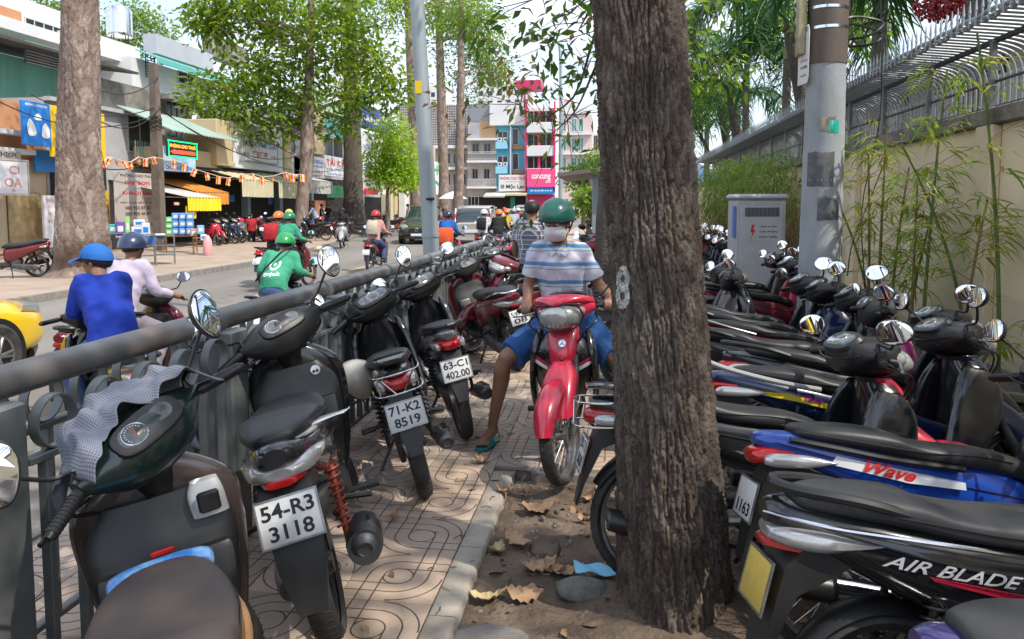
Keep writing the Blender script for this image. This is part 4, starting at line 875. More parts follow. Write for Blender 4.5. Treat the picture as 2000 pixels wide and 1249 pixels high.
d = 50; b7 = tr(893, 432, d); make_tree(b7, trunk_px(b7, d, [(890, 436, 22), (896, 380, 20), (898, 280, 17), (900, 150, 14), (900, 60, 10), (902, -20, 8)]), bl([(930, 60, 50, 70, 60, 2), (950, 130, 45, 45, 44, 2), (900, 30, 60, 40, 44, 0), (970, 150, 30, 24, 16, 3), (880, 150, 34, 22, 10, 3), (920, 190, 40, 14, 8, 3), (975, 95, 20, 40, 12, 3)], d),
    'tall straight trunk with light green airy crown, nearest the silver car', lf_lite, m_bark2, L=.3, W=.13, clump=.5, nl=22, seed=14)
for i, (x, y, d, rx, ry, n, lb) in enumerate([(255, 60, 60, 60, 50, 90, 'light green tree rising behind the white house with the water tank'), (215, 100, 58, 34, 60, 50, 'light green tree behind the big trunk'), (100, 10, 64, 30, 24, 30, 'tree top behind the upper left building'), (320, 85, 62, 18, 40, 24, 'narrow tree top right of the steel water tank')]):
    bb = tr(x, 400, d); make_tree(bb, [(0, 0, 0, .25), (0, 0, 10, .15)], bl([(x, y, rx, ry, n, 0)], d), lb, lf_lite, m_bark2, L=.4, W=.18, clump=.55, nl=22, seed=30 + i, name='background_tree')
for i, (x, y, d, rx, ry, n, lb) in enumerate([(1150, 335, 75, 26, 30, 50, 'dark round tree by the teal glass building'), (1165, 312, 80, 18, 18, 30, 'small bright tree top by the bus shelter'), (1140, 345, 60, 28, 24, 44, 'low dark tree behind the parked row'), (1152, 392, 40, 12, 12, 26, 'small bright green bush by the bus shelter')]):
    bb = tr(x, 400, d); make_tree(bb, [(0, 0, 0, .2), (0, 0, 3, .12)], bl([(x, y, rx, ry, n, 0)], d), lb, lf_dark if 'dark' in lb else lf_lite, m_bark3, L=.4, W=.2, clump=.5, nl=20, seed=40 + i, name='background_tree')
# light green trees behind the foreground trunk, over the wall
for i, (x, y, d, rx, ry, n, lb) in enumerate([(1350, 130, 22, 60, 70, 60, 'light green tree between foreground trunk and palms'), (1345, 215, 26, 40, 60, 44, 'yellow green tree low behind the foreground trunk'), (1640, 45, 14, 60, 40, 30, 'bright green tree glimpsed between concrete pole and berries'), (1500, 40, 18, 60, 60, 40, 'dark leafy tree behind the palm crowns')]):
    bb = tr(x, 400, d); make_tree((bb.x + (2 if i != 2 else 0), bb.y, 0), [(0, 0, 0, .2), (-1, 0, 5, .12)], bl([(x, y, rx, ry, n, 0)], d), lb, lf_dark if i == 3 else lf_lite, m_bark3, L=.2, W=.08, clump=.3, nl=24, seed=50 + i, name='garden_tree')

# ------------------------------------------------------------------ boundary wall, coping, anti-climb fence
WX = 3.05
m_wall = M('cream_render', (.82, .68, .46), .9, nz=(.9, 0), col2=(.60, .49, .34), bump=(35, .4, .01)); 
m_cop = M('coping_stained', (.26, .235, .2), .9, nz=(3.5, 0), col2=(.09, .08, .07), bump=(30, .7, .02))
wl = E('boundary_wall', (WX, 0, 0), label='cream rendered boundary wall with stained concrete coping along the right', cat_='wall')
b = MB(); b.box(0, .2, -2, 34, -.1, 2.28); b.build('wall_face', m_wall, wl)
b = MB(); b.box(-.07, .27, -2, 34, 2.28, 2.42, .012); b.build('coping', m_cop, wl)
for y in (-.3, 3.2, 6.6, 10.0, 13.4, 17, 21): b = MB(); b.box(-.08, .0, y - .14, y + .14, -.1, 2.28, .01); b.build('pier', m_wall, wl)
b = MB(); b.box(-.03, 0, -2, 34, -.1, .35, .004); b.build('plinth', M('plinth', (.33, .31, .28), .9, nz=(3, .4), bump=(40, .6, .01)), wl)
fn = E('wall_fence', (WX, 0, 2.42), label='grey steel anti-climb fence with curved bars and spear points on top of the wall', cat_='fence')
m_fg = M('fence_grey', (.36, .39, .42), .42, .2, nz=(8, .2), bump=(80, .2, .002)); m_dk = M('fence_dark', (.035, .035, .038), .5, nz=(8, .3))
bar0 = None; yy = -.6; k = 0; b = MB()
pts = [(.42, 0, .12), (.42, 0, .34), (.38, 0, .49), (.28, 0, .56), (.10, 0, .60), (-.30, 0, .64)]
b.tube(pts, .014, 8, sm=3)
spm = MB(); spm.box(-.302, -.290, -.009, .009, .60, .72, .002); spm.rings([[(-.302, -.016, .72), (-.29, -.016, .72), (-.29, .016, .72), (-.302, .016, .72)], [(-.298, -.002, .82), (-.294, -.002, .82), (-.294, .002, .82), (-.298, .002, .82)]])
while yy < 26 and k < 296:
    if bar0 is None: bar0 = b.build('curved_bar', m_fg, fn); sp0 = spm.build('spear_point', m_fg, fn); o, s = bar0, sp0
    else:
        o = bar0.copy(); COL.objects.link(o); o.parent = fn; s = sp0.copy(); COL.objects.link(s); s.parent = fn
    o.location = (0, yy, 0); s.location = (0, yy, 0); yy += .105; k += 1
for ph in (0, PI):
    b = MB(); b.tube([(-.24 + .03 * math.cos(ph + q * .8), -1 + q * .11, .665 + .03 * math.sin(ph + q * .8)) for q in range(250)], .019, 7); b.build('twisted_rod', m_fg, fn)
b = MB(); b.box(.02, .06, -2, 28, .545, .585, .004); b.build('black_rail', m_dk, fn)
b = MB(); b.box(.40, .44, -2, 28, .10, .13); b.build('lower_rail', m_dk, fn)
y = -.8
while y < 27: b = MB(); b.box(-.01, .035, y - .025, y + .025, 0, .56, .004); b.build('fence_post', m_rail, fn); y += 1.25
for i, (a, c) in enumerate([(.6, -1), (-.2, 1)]): pass
b = MB(); b.tube([(.05, -1, .25), (.03, 9, .22), (.05, 20, .26)], .012, 6); b.build('conduit', m_dk, fn)
# building behind the wall
m_bw = M('pale_render', (.62, .61, .57), .85, nz=(.8, .15), bump=(20, .2, .01)); m_lv = M('louver_paint', (.55, .55, .52), .6)
hb = E('villa', (7.6, 0, 0), label='pale building with louvred openings and white railing behind the boundary wall', cat_='building')
b = MB(); b.box(0, 6, 1, 30, 0, 5.2); b.build('wall', m_bw, hb)
b = MB(); b.box(-1.3, 0, 0, 30, 2.75, 2.98, .02); b.build('balcony_slab', m_bw, hb)
b = MB(); b.box(-1.0, 0, 3, 30, 4.9, 5.15, .02); b.build('slab_band', m_bw, hb)
for y0 in (1.4, 6.2, 11, 16, 21):
    fr_ = MB(); fr_.box(-.06, 0, y0, y0 + 3.6, 3.2, 4.6, .01); w0 = fr_.build('louvre_frame', m_mat, hb)
    for k in range(14): b = MB(); b.T = Matrix.Translation((-.08, 0, 3.26 + k * .095)) @ Matrix.Rotation(R(35), 4, 'Y'); b.box(-.04, .04, y0 + .04, y0 + 3.56, -.005, .005); b.build('slat', m_lv, w0, smooth=0)
b = MB(); b.box(-1.27, -1.22, 1, 26, 3.75, 3.80, .006); b.box(-1.27, -1.22, 1, 26, 3.06, 3.10, .006); b.build('railing_bar', m_lv, hb)
s0 = None
for k in range(200):
    if s0 is None: b = MB(); b.box(-1.26, -1.235, -.012, .012, 3.1, 3.75); s0 = b.build('railing_spindle', m_lv, hb, smooth=0); s = s0
    else: s = s0.copy(); COL.objects.link(s); s.parent = hb
    s.location = (0, 1.2 + k * .115, 0)
# ------------------------------------------------------------------ concrete pole
pp = V((AW(1605, 400, 6.75).x, AW(1605, 400, 6.75).y, 0))
m_pc = M('pole_concrete', (.36, .385, .40), .85, nz=(4, 0, (1, 1, .5)), col2=(.27, .29, .305), bump=(60, .5, .006)); m_pb = M('pole_brown_sleeve', (.13, .10, .082), .7, nz=(6, .3, (1, 1, .3)), bump=(50, .4, .004))
pl = E('utility_pole', pp, label='thick round concrete utility pole painted grey below and brown above, between bikes and wall', cat_='utility pole')
b = MB(); n = 60; b.lathe([(.196 - .011 * z + .0015 * math.sin(z * 31), z) for z in np.linspace(0, 2.9, 40)], (0, 0, 0), 'z', 40, True); b.build('shaft', m_pc, pl)
b = MB(); b.lathe([(.172, 2.88), (.172, 3.0), (.165, 6), (.155, 8.5)], (0, 0, 0), 'z', 40, True); b.build('upper_shaft', m_pb, pl)
for z, tl in ((3.19, 0), (3.36, .02), (3.5, .035), (3.63, .03), (3.8, .01)):
    b = MB(Matrix.Translation((0, 0, z)) @ Matrix.Rotation(tl * 2, 4, 'Y')); b.lathe([(.172, -.012), (.1745, -.012), (.1745, .012), (.172, .012)], ax='z', n=40); b.build('steel_band', m_chr, pl)
cdir = (C0 - pp); cdir.z = 0; cdir.normalize(); rt = V((0, 0, 1)).cross(cdir)
def on_pole(ang, z, r=.18): a = math.atan2(cdir.y, cdir.x) + R(ang); n_ = V((math.cos(a), math.sin(a), 0)); return frame(V((0, 0, z)) + n_ * r, V((0, 0, 1)).cross(n_), (0, 0, 1))
b = MB(on_pole(-82, 3.25, .24)); b.box(-.06, .10, -.28, .28, -.05, .02, .006); b.build('meter_box', M('old_cream_steel', (.42, .36, .22), .6, nz=(8, .4)), pl)
b = MB(); 
f0 = on_pole(-62, 2.98, .205)
b = MB(f0); rs = []
b.poly([(-.11, -.27, 0), (.06, -.27, 0), (.085, -.22, 0), (.085, .18, 0), (.06, .24, 0), (-.11, .27, 0)], (0, 0, .004)); sg = b.build('warning_sign', M('sign_white', (.72, .70, .68), .5, nz=(9, .12)), pl)
for s, h, dy, wd in (('TREO', .038, .2, .12), ('CẤP CAO', .03, -.06, .13), ('NGHIÊM', .03, -.12, .12), ('NGUỒN !', .026, -.19, .11)): text(s, h, m_ink, f0 @ Matrix.Translation((0, dy, .0042)), sg, w=wd, bold=.02)
text('↓', .05, m_redp, f0 @ Matrix.Translation((-.03, .06, .0042)), sg) or None
def sticker(ang, z, w_, h, mat, lab):
    b = MB(); r0 = .196 - .011 * z + .003; rs = []; a0 = math.atan2(cdir.y, cdir.x) + R(ang)
    for i in range(7):
        a = a0 + (i / 6 - .5) * w_ / r0; rs.append([(r0 * math.cos(a), r0 * math.sin(a), z - h / 2 + .02 * MN.noise(V((i * .9, z * 9, 0)))), (r0 * math.cos(a), r0 * math.sin(a), z + h / 2 + .03 * MN.noise(V((i * .7, 5, z)))), ((r0 - .002) * math.cos(a), (r0 - .002) * math.sin(a), z + h / 2), ((r0 - .002) * math.cos(a), (r0 - .002) * math.sin(a), z - h / 2)])
    b.rings(rs); return b.build(lab, mat, pl)
st = sticker(28, 2.32, .09, .11, M('sticker_green', (.02, .42, .30), .5), 'torn_sticker'); sticker(8, 2.34, .14, .12, M('old_glue', (.30, .25, .21), .9, nz=(20, .4)), 'glue_patch')

sticker(-8, 1.95, .24, .3, M('worn_patch', (.17, .175, .18), .9, nz=(14, .5)), 'worn_patch'); sticker(20, 1.6, .2, .2, MATS['worn_patch'], 'worn_patch')
for k, (x0, y0, x1, y1, dd) in enumerate([(1660, 0, 1640, 205, .2), (1700, 40, 1645, 215, .15), (1720, 0, 1690, 560, .3), (1735, 300, 1655, 540, .4)]):
    p, q = A(x0, y0, 7 + dd), A(x1, y1, 7 + dd); b = MB(); b.tube([p, p.lerp(q, .35) + V((.05 - .12 * (k % 2), 0, -.12)), p.lerp(q, .7) + V((-.07, 0, -.05)), q], .006, 6, sm=6); tag(b.build('hanging_cable', m_blk), ['thin black cable hanging right of the concrete pole', 'black cable looped from the palm trunk to the concrete pole', 'long black cable dropping in front of the cream wall', 'short cable crossing the wall coping right of the pole'][k], 'cable', 'cables by the concrete pole')
b = MB(); c = A(1672, 62, 7.1); b.tube([c + V((.24 * math.cos(a) * (1 + .1 * math.sin(a * 3)), .05 * math.sin(a * 2), .10 * math.sin(a) + .05 * math.cos(a * .5))) for a in [k * .35 for k in range(54)]], .012, 6); tag(b.build('cable_coil', m_blk), 'coil of black cable hung beside the top of the concrete pole', 'cable')
# overhead wires
for k, (x, y) in enumerate([(1415, 0), (1395, 0), (1380, 0)]):
    p, q = A(x, -10, 9), A(1352 - k * 3, 110 + k * 14, 30); b = MB(); b.tube([p, p.lerp(q, .5) + V((0, 0, -.25)), q], .012, 5, sm=6); tag(b.build('overhead_wire', m_blk), 'thin black overhead wire crossing the sky right of the foreground trunk, %s of three' % ('rightmost', 'middle', 'leftmost')[k], 'wire', 'overhead wires')
# ------------------------------------------------------------------ electrical cabinet
cp = A(1487, 400, 9.9); m_cab = M('cabinet_grey', (.48, .49, .51), .5, nz=(4, .15), bump=(80, .15, .002))
cb = E('electric_cabinet', (cp.x, cp.y, 0), (0, 0, R(4)), 'light grey electrical cabinet with lightning danger notice between pole and bamboo hedge', 'cabinet'); cb.scale = (1.05, 1.0, 1.0)
b = MB(); b.box(-.31, .31, 0, .5, .1, 1.70, .015); b.build('body', m_cab, cb); b = MB(); b.box(-.34, .34, -.03, .53, 1.70, 1.78, .03); b.build('lid', m_cab, cb)
b = MB(); b.box(-.25, .27, -.014, 0, .2, 1.64, .006); dr = b.build('door', m_cab, cb)
for k in range(26): b = MB(); b.box(-.2 + k * .0165, -.193 + k * .0165, -.022, -.014, 1.48, 1.6); b.build('vent_slot', m_mat, dr, smooth=0)
nf = frame((.04, -.0145, 1.28), (1, 0, 0), (0, 0, 1)); b = MB(nf); b.box(-.2, .2, -.13, .13, 0, .003); nt_ = b.build('danger_notice', MATS['cabinet_grey'], dr)
b = MB(nf); b.poly([(-.16, .09, .0035), (-.12, .09, .0035), (-.14, .02, .0035), (-.11, .02, .0035), (-.17, -.1, .0035), (-.145, -.01, .0035), (-.17, -.01, .0035)], (0, 0, .001)); nt2 = b
nt2.build('lightning_mark', m_redp, dr)
for s, dy in (('CẤM LẠI GẦN', .07), ('CÓ ĐIỆN', .0), ('NGUY HIỂM', -.065)): text(s, .035, m_ink, nf @ Matrix.Translation((.05, dy, .0035)), dr, w=.22, bold=.02)
b = MB(); b.box(-.34, -.315, -.005, .1, 1.2, 1.62, .003); b.build('blue_label', M('label_blue', (.12, .2, .5), .5), cb)
# ------------------------------------------------------------------ bamboo, hedge, palms
lf_bam = leafmat('bamboo_leaves', (.11, .27, .035), (.38, .38, .07), trans=.45); m_cane = M('bamboo_cane', (.26, .20, .07), .5, nz=(6, .35)); m_cane2 = M('bamboo_cane_green', (.14, .20, .05), .5, nz=(6, .35))
def blades(cs, dirs, L, W, rng, droop=.35):
    n = len(cs); d = dirs + rng.standard_normal((n, 3)) * .25; d /= np.linalg.norm(d, axis=1, keepdims=True); up = np.array([0, 0, 1.]) + rng.standard_normal((n, 3)) * .3
    s = np.cross(d, up); s /= np.linalg.norm(s, axis=1, keepdims=True) + 1e-6; l = L * rng.uniform(.6, 1.3, (n, 1)); w_ = W * rng.uniform(.7, 1.3, (n, 1)); z = np.array([0, 0, 1.])
    v = [cs - s * w_ * .15, cs + s * w_ * .15]
    for t, k, dz in ((.3, .5, .02), (.65, .42, .35), (1, .03, 1)): v += [cs + d * l * t - s * w_ * k - z * l * droop * dz * t, cs + d * l * t + s * w_ * k - z * l * droop * dz * t]
    v = np.stack(v, 1).reshape(-1, 3); base = np.arange(n)[:, None] * 8; f = np.concatenate([base + np.array([2 * i, 2 * i + 1, 2 * i + 3, 2 * i + 2]) for i in range(3)], 0); return v, f
def bamboo(x, y, h, label, nl=90, seed=0, lean=(0, 0), L=.26, W=.022, low=.35, grp='bamboo stems against the cream wall', green=0, spread=.1):
    rng = np.random.default_rng(seed); o = E('bamboo', (x, y, 0), label=label, cat_='bamboo', group=grp); b = MB(); P = [(lean[0] * t * t, lean[1] * t * t, h * t) for t in np.linspace(0, 1, 9)]
    b.tube(P, [.016 * (1 - .7 * i / 8) + .003 for i in range(9)], 7, sm=2)
    for k in range(int(h / .22)): t = k * .22 / h; b.lathe([(.014, 0), (.018 - .008 * t, .006), (.014, .012)], (lean[0] * t * t, lean[1] * t * t, h * t), 'z', 8)
    b.build('cane', m_cane2 if green else m_cane, o)
    cs, ds = [], []; tw = MB()
    for k in range(nl // 6):
        t = low + (1 - low) * rng.random() ** .8; a = rng.random() * 6.28; p = V((lean[0] * t * t, lean[1] * t * t, h * t)); e = p + V((math.cos(a), math.sin(a), .5)) * spread * (1 + rng.random() * 1.6); tw.tube([p, p.lerp(e, .6) + V((0, 0, .02)), e], .0025, 4, False)
        for j in range(6): cs.append(tuple(p.lerp(e, .5 + .5 * rng.random()))); a2 = a + rng.standard_normal() * .7; ds.append((math.cos(a2), math.sin(a2), .1 - .5 * rng.random()))
    v, f = blades(np.array(cs), np.array(ds), L, W, rng); lv = npmesh('leaves', v, f, lf_bam, o); lv['kind'] = 'stuff'; tw.build('twigs', m_cane, o)['kind'] = 'stuff'; return o
for i, (px, d, top, dx, nl, g_, lb) in enumerate([q_ for q_ in [(1705, 7.2, 300, -.25, 90, 0, 'leaning brown bamboo cane, leftmost of the clump right of the pole'), (1722, 7.0, 250, -.1, 90, 0, 'straight brown bamboo cane with feathery top near the pole'), (1745, 6.9, 330, .1, 50, 0, 'short bare brown bamboo cane in the clump'), (1760, 6.6, 240, .05, 110, 1, 'tall brown cane in the middle of the clump'), (1790, 6.4, 360, -.15, 60, 0, 'short leaning brown cane before the tall green one'),
    (1812, 6.3, 150, .05, 120, 1, 'tall green bamboo stem rising above the coping'), (1690, 7.4, 360, -.3, 80, 1, 'bushy green bamboo shoots just right of the pole'), (1780, 6.7, 420, .2, 90, 1, 'low green bamboo shoots at the foot of the clump'), (1890, 5.8, 390, .1, 90, 0, 'thin separate bamboo stem on the right part of the wall'), (1990, 4.6, 560, .1, 30, 1, 'lone bamboo sprig at the right edge of the picture'), (1660, 7.6, 400, -.2, 80, 1, 'low bamboo shoots beside the pole base'), (1900, 5.3, 640, .3, 40, 1, 'small bamboo shoots behind the nearest handlebars')] if q_[0] not in (1760, 1660, 1690, 1990)]):
    p = A(px, 400, d); h = CAM_H + (400 - top) * d / F; p.x = min(p.x, WX - .12); bamboo(p.x, p.y, h, lb, int(nl * 2.0), 60 + i, (dx * .5, -.2), green=g_, low=.30, L=.18, W=.016, spread=.10)
for i, (px, d, top, dx, lb) in enumerate([(1600, 6.2, 290, -.5, 'bamboo branch drooping across the concrete pole from the left'), (1880, 5.6, 90, -.3, 'tall bamboo spray with wide leaves in front of the fence'), (1560, 8.5, 330, -.4, 'bamboo spray between cabinet and pole')]):
    p = A(px, 400, d); p.x = WX - .15; h = CAM_H + (400 - top) * d / F; bamboo(p.x, p.y, h, lb, 66, 90 + i, (-.7 + (.3 if i == 1 else 0), -.3), green=1, low=.6, L=.22, W=.02, spread=.13)
# hedge of fine bamboo beyond the cabinet
lf_hedge = leafmat('hedge_leaves', (.10, .19, .035), (.22, .30, .06), trans=.4); lf_hb = leafmat('hedge_dry', (.18, .13, .05), (.30, .22, .09), trans=.3)
for i, (px, d, top, lb) in enumerate([(1410, 12.6, 312, 'feathery green bamboo bush against the wall next to the cabinet'), (1388, 14.6, 325, 'feathery green bamboo bush, middle of the row along the wall'), (1368, 17.2, 335, 'feathery green bamboo bush farthest along the wall')]):
    rng = np.random.default_rng(70 + i); p = A(px, 400, d); x0 = 2.55; h = CAM_H + (400 - top) * d / F; o = E('bamboo_bush', (x0, p.y, 0), label=lb, cat_='bush', group='feathery bushes along the wall')
    cs = np.stack([rng.normal(-.1, .34, 1500), rng.normal(0, 1.0, 1500), h * (1 - .45 * rng.random(1500) ** 1.1)], 1); v, f = blades(cs, np.stack([rng.normal(-.5, .6, 1500), rng.normal(0, .7, 1500), rng.normal(.3, .5, 1500)], 1), .28, .02, rng, .5); npmesh('leaves', v, f, lf_hedge, o)['kind'] = 'stuff'
    cs = np.stack([rng.normal(-.05, .28, 1300), rng.normal(0, .95, 1300), h * (.6 * rng.random(1300))], 1); v, f = blades(cs, np.stack([rng.normal(0, .3, 1300), rng.normal(0, .3, 1300), rng.normal(1, .5, 1300)], 1), .4, .02, rng, .1); npmesh('dry_stems', v, f, lf_hb, o)['kind'] = 'stuff'
m_palm = leafmat('palm_leaves', (.025, .09, .025), (.06, .16, .04), trans=.35); m_pst = M('palm_stalk', (.12, .16, .05), .6); m_ptr = M('palm_trunk', (.16, .145, .12), .85, nz=(4, .4, (1, 1, 5)), bump=(20, .5, .01)); m_psh = M('palm_crownshaft', (.22, .30, .10), .45)
def frond(parent, c, az, ln, rise, droop, rng, W=.04, LL=.55, name='frond'):
    b = MB(); P = []
    for t in np.linspace(0, 1, 12): P.append(V((math.cos(az) * ln * t * (1 - .25 * t * t), math.sin(az) * ln * t * (1 - .25 * t * t), rise * ln * t - droop * ln * t ** 2.3)) + V(c))
    b.tube(P, [.022 * (1 - .85 * i / 11) + .002 for i in range(12)], 6); st = b.build(name, m_pst, parent)
    q = cat([tuple(p) for p in P], 7); cs, ds = [], []
    for i, p in enumerate(q[8:]):
        i += 8; tg = V(q[min(i + 1, len(q) - 1)]) - V(q[i - 1]); tg.normalize(); sd = tg.cross(V((0, 0, 1))).normalized()
        for s in (-1, 1): cs.append(p); dd = sd * s * .8 + tg * .55 + V((0, 0, rng.normal(.1, .25))); ds.append(tuple(dd))
    v, f = blades(np.array(cs), np.array(ds), LL, W, rng, .45); npmesh('leaflets', v, f, m_palm, st)['kind'] = 'stuff'
def palm(px, d, topy, label, n=13, ln=2.2, seed=0, r=.09, droop=1.0, azs=None):
    rng = np.random.default_rng(seed); p = A(px, 400, d); h = CAM_H + (400 - topy) * d / F; o = E('palm_tree', (p.x, p.y, 0), label=label, cat_='palm', group='palms behind the boundary wall')
    b = MB(); b.lathe([(r * 1.3, 0), (r * 1.05, .3)] + [(r * (1 + .04 * (k % 2)), .3 + k * .1) for k in range(int((h - 1) / .1))], ax='z', n=16, cap=True); b.build('trunk', m_ptr, o); b = MB(); b.lathe([(r * .9, h - .95), (r * 1.05, h - .7), (r * .6, h)], ax='z', n=14, cap=True); b.build('crownshaft', m_psh, o)
    for k in range(n): frond(o, (0, 0, h - .05), 2 * PI * k / n + rng.normal(0, .2), ln * rng.uniform(.8, 1.15), rng.uniform(.2, .8), droop * rng.uniform(.7, 1.1), rng)
    return o
palm(1452, 21, 110, 'palm with long drooping fronds just right of the foreground trunk', 14, 3.4, 1)
palm(1530, 16.5, 50, 'palm nearest the left of the concrete pole with arching fronds', 14, 3.2, 2)
palm(1378, 31, 215, 'small palm low behind the fence near the foreground trunk', 12, 2.4, 3, .1)
palm(1705, 11, -150, 'palm with dark slim trunk right of the concrete pole, crown above the frame', 13, 2.4, 4, .10, .95)
palm(1885, 8.4, -170, 'dark trunked palm bearing the red berry cluster at the upper right', 11, 1.9, 5, .12, .8)
palm(1432, 26, 190, 'palm farther back above the fence', 11, 2.6, 6, .1)
# hanging red palm fruit
rng = np.random.default_rng(3); bc = A(1835, 12, 7.6); m_ber = M('red_berries', (.42, .02, .03), .35, nz=(40, .5)); o = E('palm_fruit_cluster', bc, label='dense hanging cluster of red palm berries at the top right', cat_='fruit')
b0 = MB(); 
for k in range(620):
    q = rng.standard_normal(3); q /= np.linalg.norm(q); q = q * rng.random() ** .3 * np.array([.24, .2, .16]); s = .014 * rng.uniform(.7, 1.3); b0.T = Matrix.Translation(q); b0.ell((0, 0, 0), (s, s, s), 6, 4)
b0.build('berries', m_ber, o)['kind'] = 'stuff'
b = MB(); b.tube([(0, 0, 0), (.1, .05, .25), (.25, .1, .5)], .015, 6, sm=3); b.build('stalk', m_pst, o)
# ------------------------------------------------------------------ parked motorbikes
def project_on(o, target, d, off=.004):
    from mathutils.bvhtree import BVHTree
    bv = BVHTree.FromPolygons([v_.co for v_ in target.data.vertices], [list(p.vertices) for p in target.data.polygons]); d = V(d).normalized()
    for v_ in o.data.vertices:
        h = bv.ray_cast(v_.co - d * 1.0, d)
        if h[0] is not None: v_.co = h[0] - d * off
def put(root_kw, rear_px, head, **k):
    """rear tyre contact at a photo point, heading in degrees from +X ccw"""
    g = G(*rear_px); a = R(head); x = g.x + .61 * math.cos(a); y = g.y + .61 * math.sin(a)
    return moto(loc=(x, y), yaw=head, **root_kw, **k)
def decal(root, s, side, x, z, h, mat, y, pitch=0, w=None, shear=0, bold=.02, yaw=0):
    r = V((-1, 0, -math.tan(R(pitch)))) if side > 0 else V((1, yaw, math.tan(R(pitch))))
    f = frame((x, side * (y + .1), z), r, (0, 0, 1)); o = text(s, h, mat, f, root, w=w, bold=bold, shear=shear, ext=.002)
    bd_ = [c for c in root.children if c.name.split('.')[0] == 'side_fairing'][0]; project_on(o, bd_, (0, -side, 0), off=.012); return o
RV = 'motorbikes parked against the railing'
Bk = moto('matt black scooter, clear tail light, plate 54-R3 3118, by the railing', 'scoot', (-1.29, 3.22), 112, -13, 28, body=m_gls, side=m_gls, tail='clear', lines=('54-R3', '3118'), rail='none', mang=((8, 10), (-30, 5)), mshape='tear', group=RV, headset=m_mat, spring=m_spr, clean=True); Bk.scale = (1.05,) * 3
decal(Bk, 'Hayate', -1, -.66, .80, .02, m_wht, .135, -4, w=.11, shear=.3, yaw=-.22)
b = MB(); b.tube([(-.58, -.138, .775), (-.66, -.130, .785), (-.78, -.1, .800), (-.84, -.065, .81)], [.004, .010, .008, .003], 8, sm=3); b.build('silver_seat_trim', p_sil, Bk)
b = MB(frame((.27, -.11, .78), (0, -1, 0), (.3, 0, 1))); b.lathe([(.001, .004), (.022, .004), (.023, 0)], n=20); b.T = b.T @ Matrix.Translation((0, 0, .004)); ks = b.build('round_sticker', m_pla, Bk)
b = MB(frame((.265, -.11, .78), (0, -1, 0), (.3, 0, 1)))
for s in (-1, 1): b.ell((s * .008, -.004, .0045), (.0065, .0075, .001), 10, 4)
b.build('sticker_eyes', m_ink, Bk)
Ck = moto('black underbone motorbike, plate 71-K2 8519, chrome wire tail guard', loc=(-1.28, 4.57), yaw=112, lean=-14, steer=26, body=m_gls, side=m_gls, lines=('71-K2', '8519'), rail='basket', group=RV, mshape='tear')
b = MB(); b.T = frame((-.945, 0, .565), (0, -1, 0), (.28, 0, 1)); b.ell((-.012, .0, -.012), (.006, .006, .002), 10, 4); b.build('red_dot', m_redp, Ck)
Dk = moto('black underbone motorbike, plate 63-C1 402.00, broad red tail light', loc=(-1.26, 5.62), yaw=112, lean=-12, steer=26, body=m_gls, side=p_gray, lines=('63-C1', '402.00'), rail='grip', group=RV)
Ak = moto('scooter with brown seat and cloth over its dashboard, lower left', 'scoot', (-1.02, 1.74), 124, -10, 40, body=p_brn, side=p_sil, seat=m_seatb, group=RV, mshape='tear', headset=p_grn, mir=(1, 1), mang=((15, 4), (-20, 5)), rail='chrome', lines=('', ''), clean=True)
b = MB(); b.loft('x', [(.04, -.10, .10, .70, .735, 3), (-.0, -.125, .125, .695, .765, 3), (-.05, -.12, .12, .69, .76, 3)], 20, 3); b.build('blue_seat_collar', M('decal_blue', (.05, .25, .7), .3, nz=(22, 0), col2=(.35, .6, .85), coat=.6), Ak)
b = MB()
for s in (-1, 1): b.tube([(-.10, s * .122, .705), (-.3, s * .156, .725), (-.5, s * .155, .75), (-.7, s * .125, .785)], [.006, .012, .012, .006], 8, sm=3)
b.build('seat_tan_edge', m_tan, Ak)
b = MB(); b.loft('z', [(.74, .22, .262, -.19, -.09, 3), (.80, .235, .275, -.185, -.085, 3), (.835, .25, .285, -.175, -.10, 3)], 16, 3); b.build('key_panel', p_sil, Ak); b = MB(); b.box(.205, .225, -.17, -.11, .755, .815, .006); b.build('key_recess', m_blk, Ak)
b = MB(); b.box(.155, .165, -.03, .03, .70, .715, .003); b.build('red_marker', m_redp, Ak)
A0 = moto('black motorbike at far left edge, only grip, mirror and wheel showing', 'under', (-1.50, 1.22), 126, -10, -10, body=m_gls, side=m_gls, group=RV, mshape='oval', lines=('', ''))
# white helmet hung on the third bike
def helmet(name, loc, rot, mat, label=None, parent=None, r=.125, visor=True, peak=None):
    b = MB(); b.ell((0, 0, 0), (r * 1.12, r * .95, r * 1.0), 24, 14, -16, 90); o = b.build(name, mat, parent)
    b = MB(); b.lathe([(r * .97, 0), (r * 1.0, .006), (r * .98, .014)], ax='z', n=24); 
    for i, p in enumerate(b.v): b.v[i] = (p[0] * 1.13, p[1] * .96, p[2] - r * .27)
    b.build('rim', m_blk, o)
    if peak is not None: b = MB(); b.rings([[(r * 1.04 * math.cos(R(a)) * 1.08 + e * (.5 + .5 * math.cos(R(a * 1.6))), r * .95 * math.sin(R(a)), -r * .12 - e * .3 + t) for a in range(-60, 61, 12)] + [] for e, t in ((0, 0), (.06, 0), (.06, -.004), (0, -.006))], closed=False, cap=False); b.build('peak', peak, o)
    o.location = loc; o.rotation_euler = rot
    if label: tag(o, label, 'helmet')
    return o
hp = A(698, 742, 4.35); h_ = helmet('helmet', hp, (.9, .5, 1.0), M('helmet_cream', (.55, .52, .43), .25, nz=(5, .15), coat=.6), 'cream half helmet hanging from the side of the 71-K2 bike'); 
b = MB(); b.tube([(.05, .1, -.03), (.06, .08, -.14), (.03, 0, -.19), (.06, -.08, -.14), (.05, -.1, -.03)], .007, 6, sm=4); b.build('chin_strap', m_blk, h_)
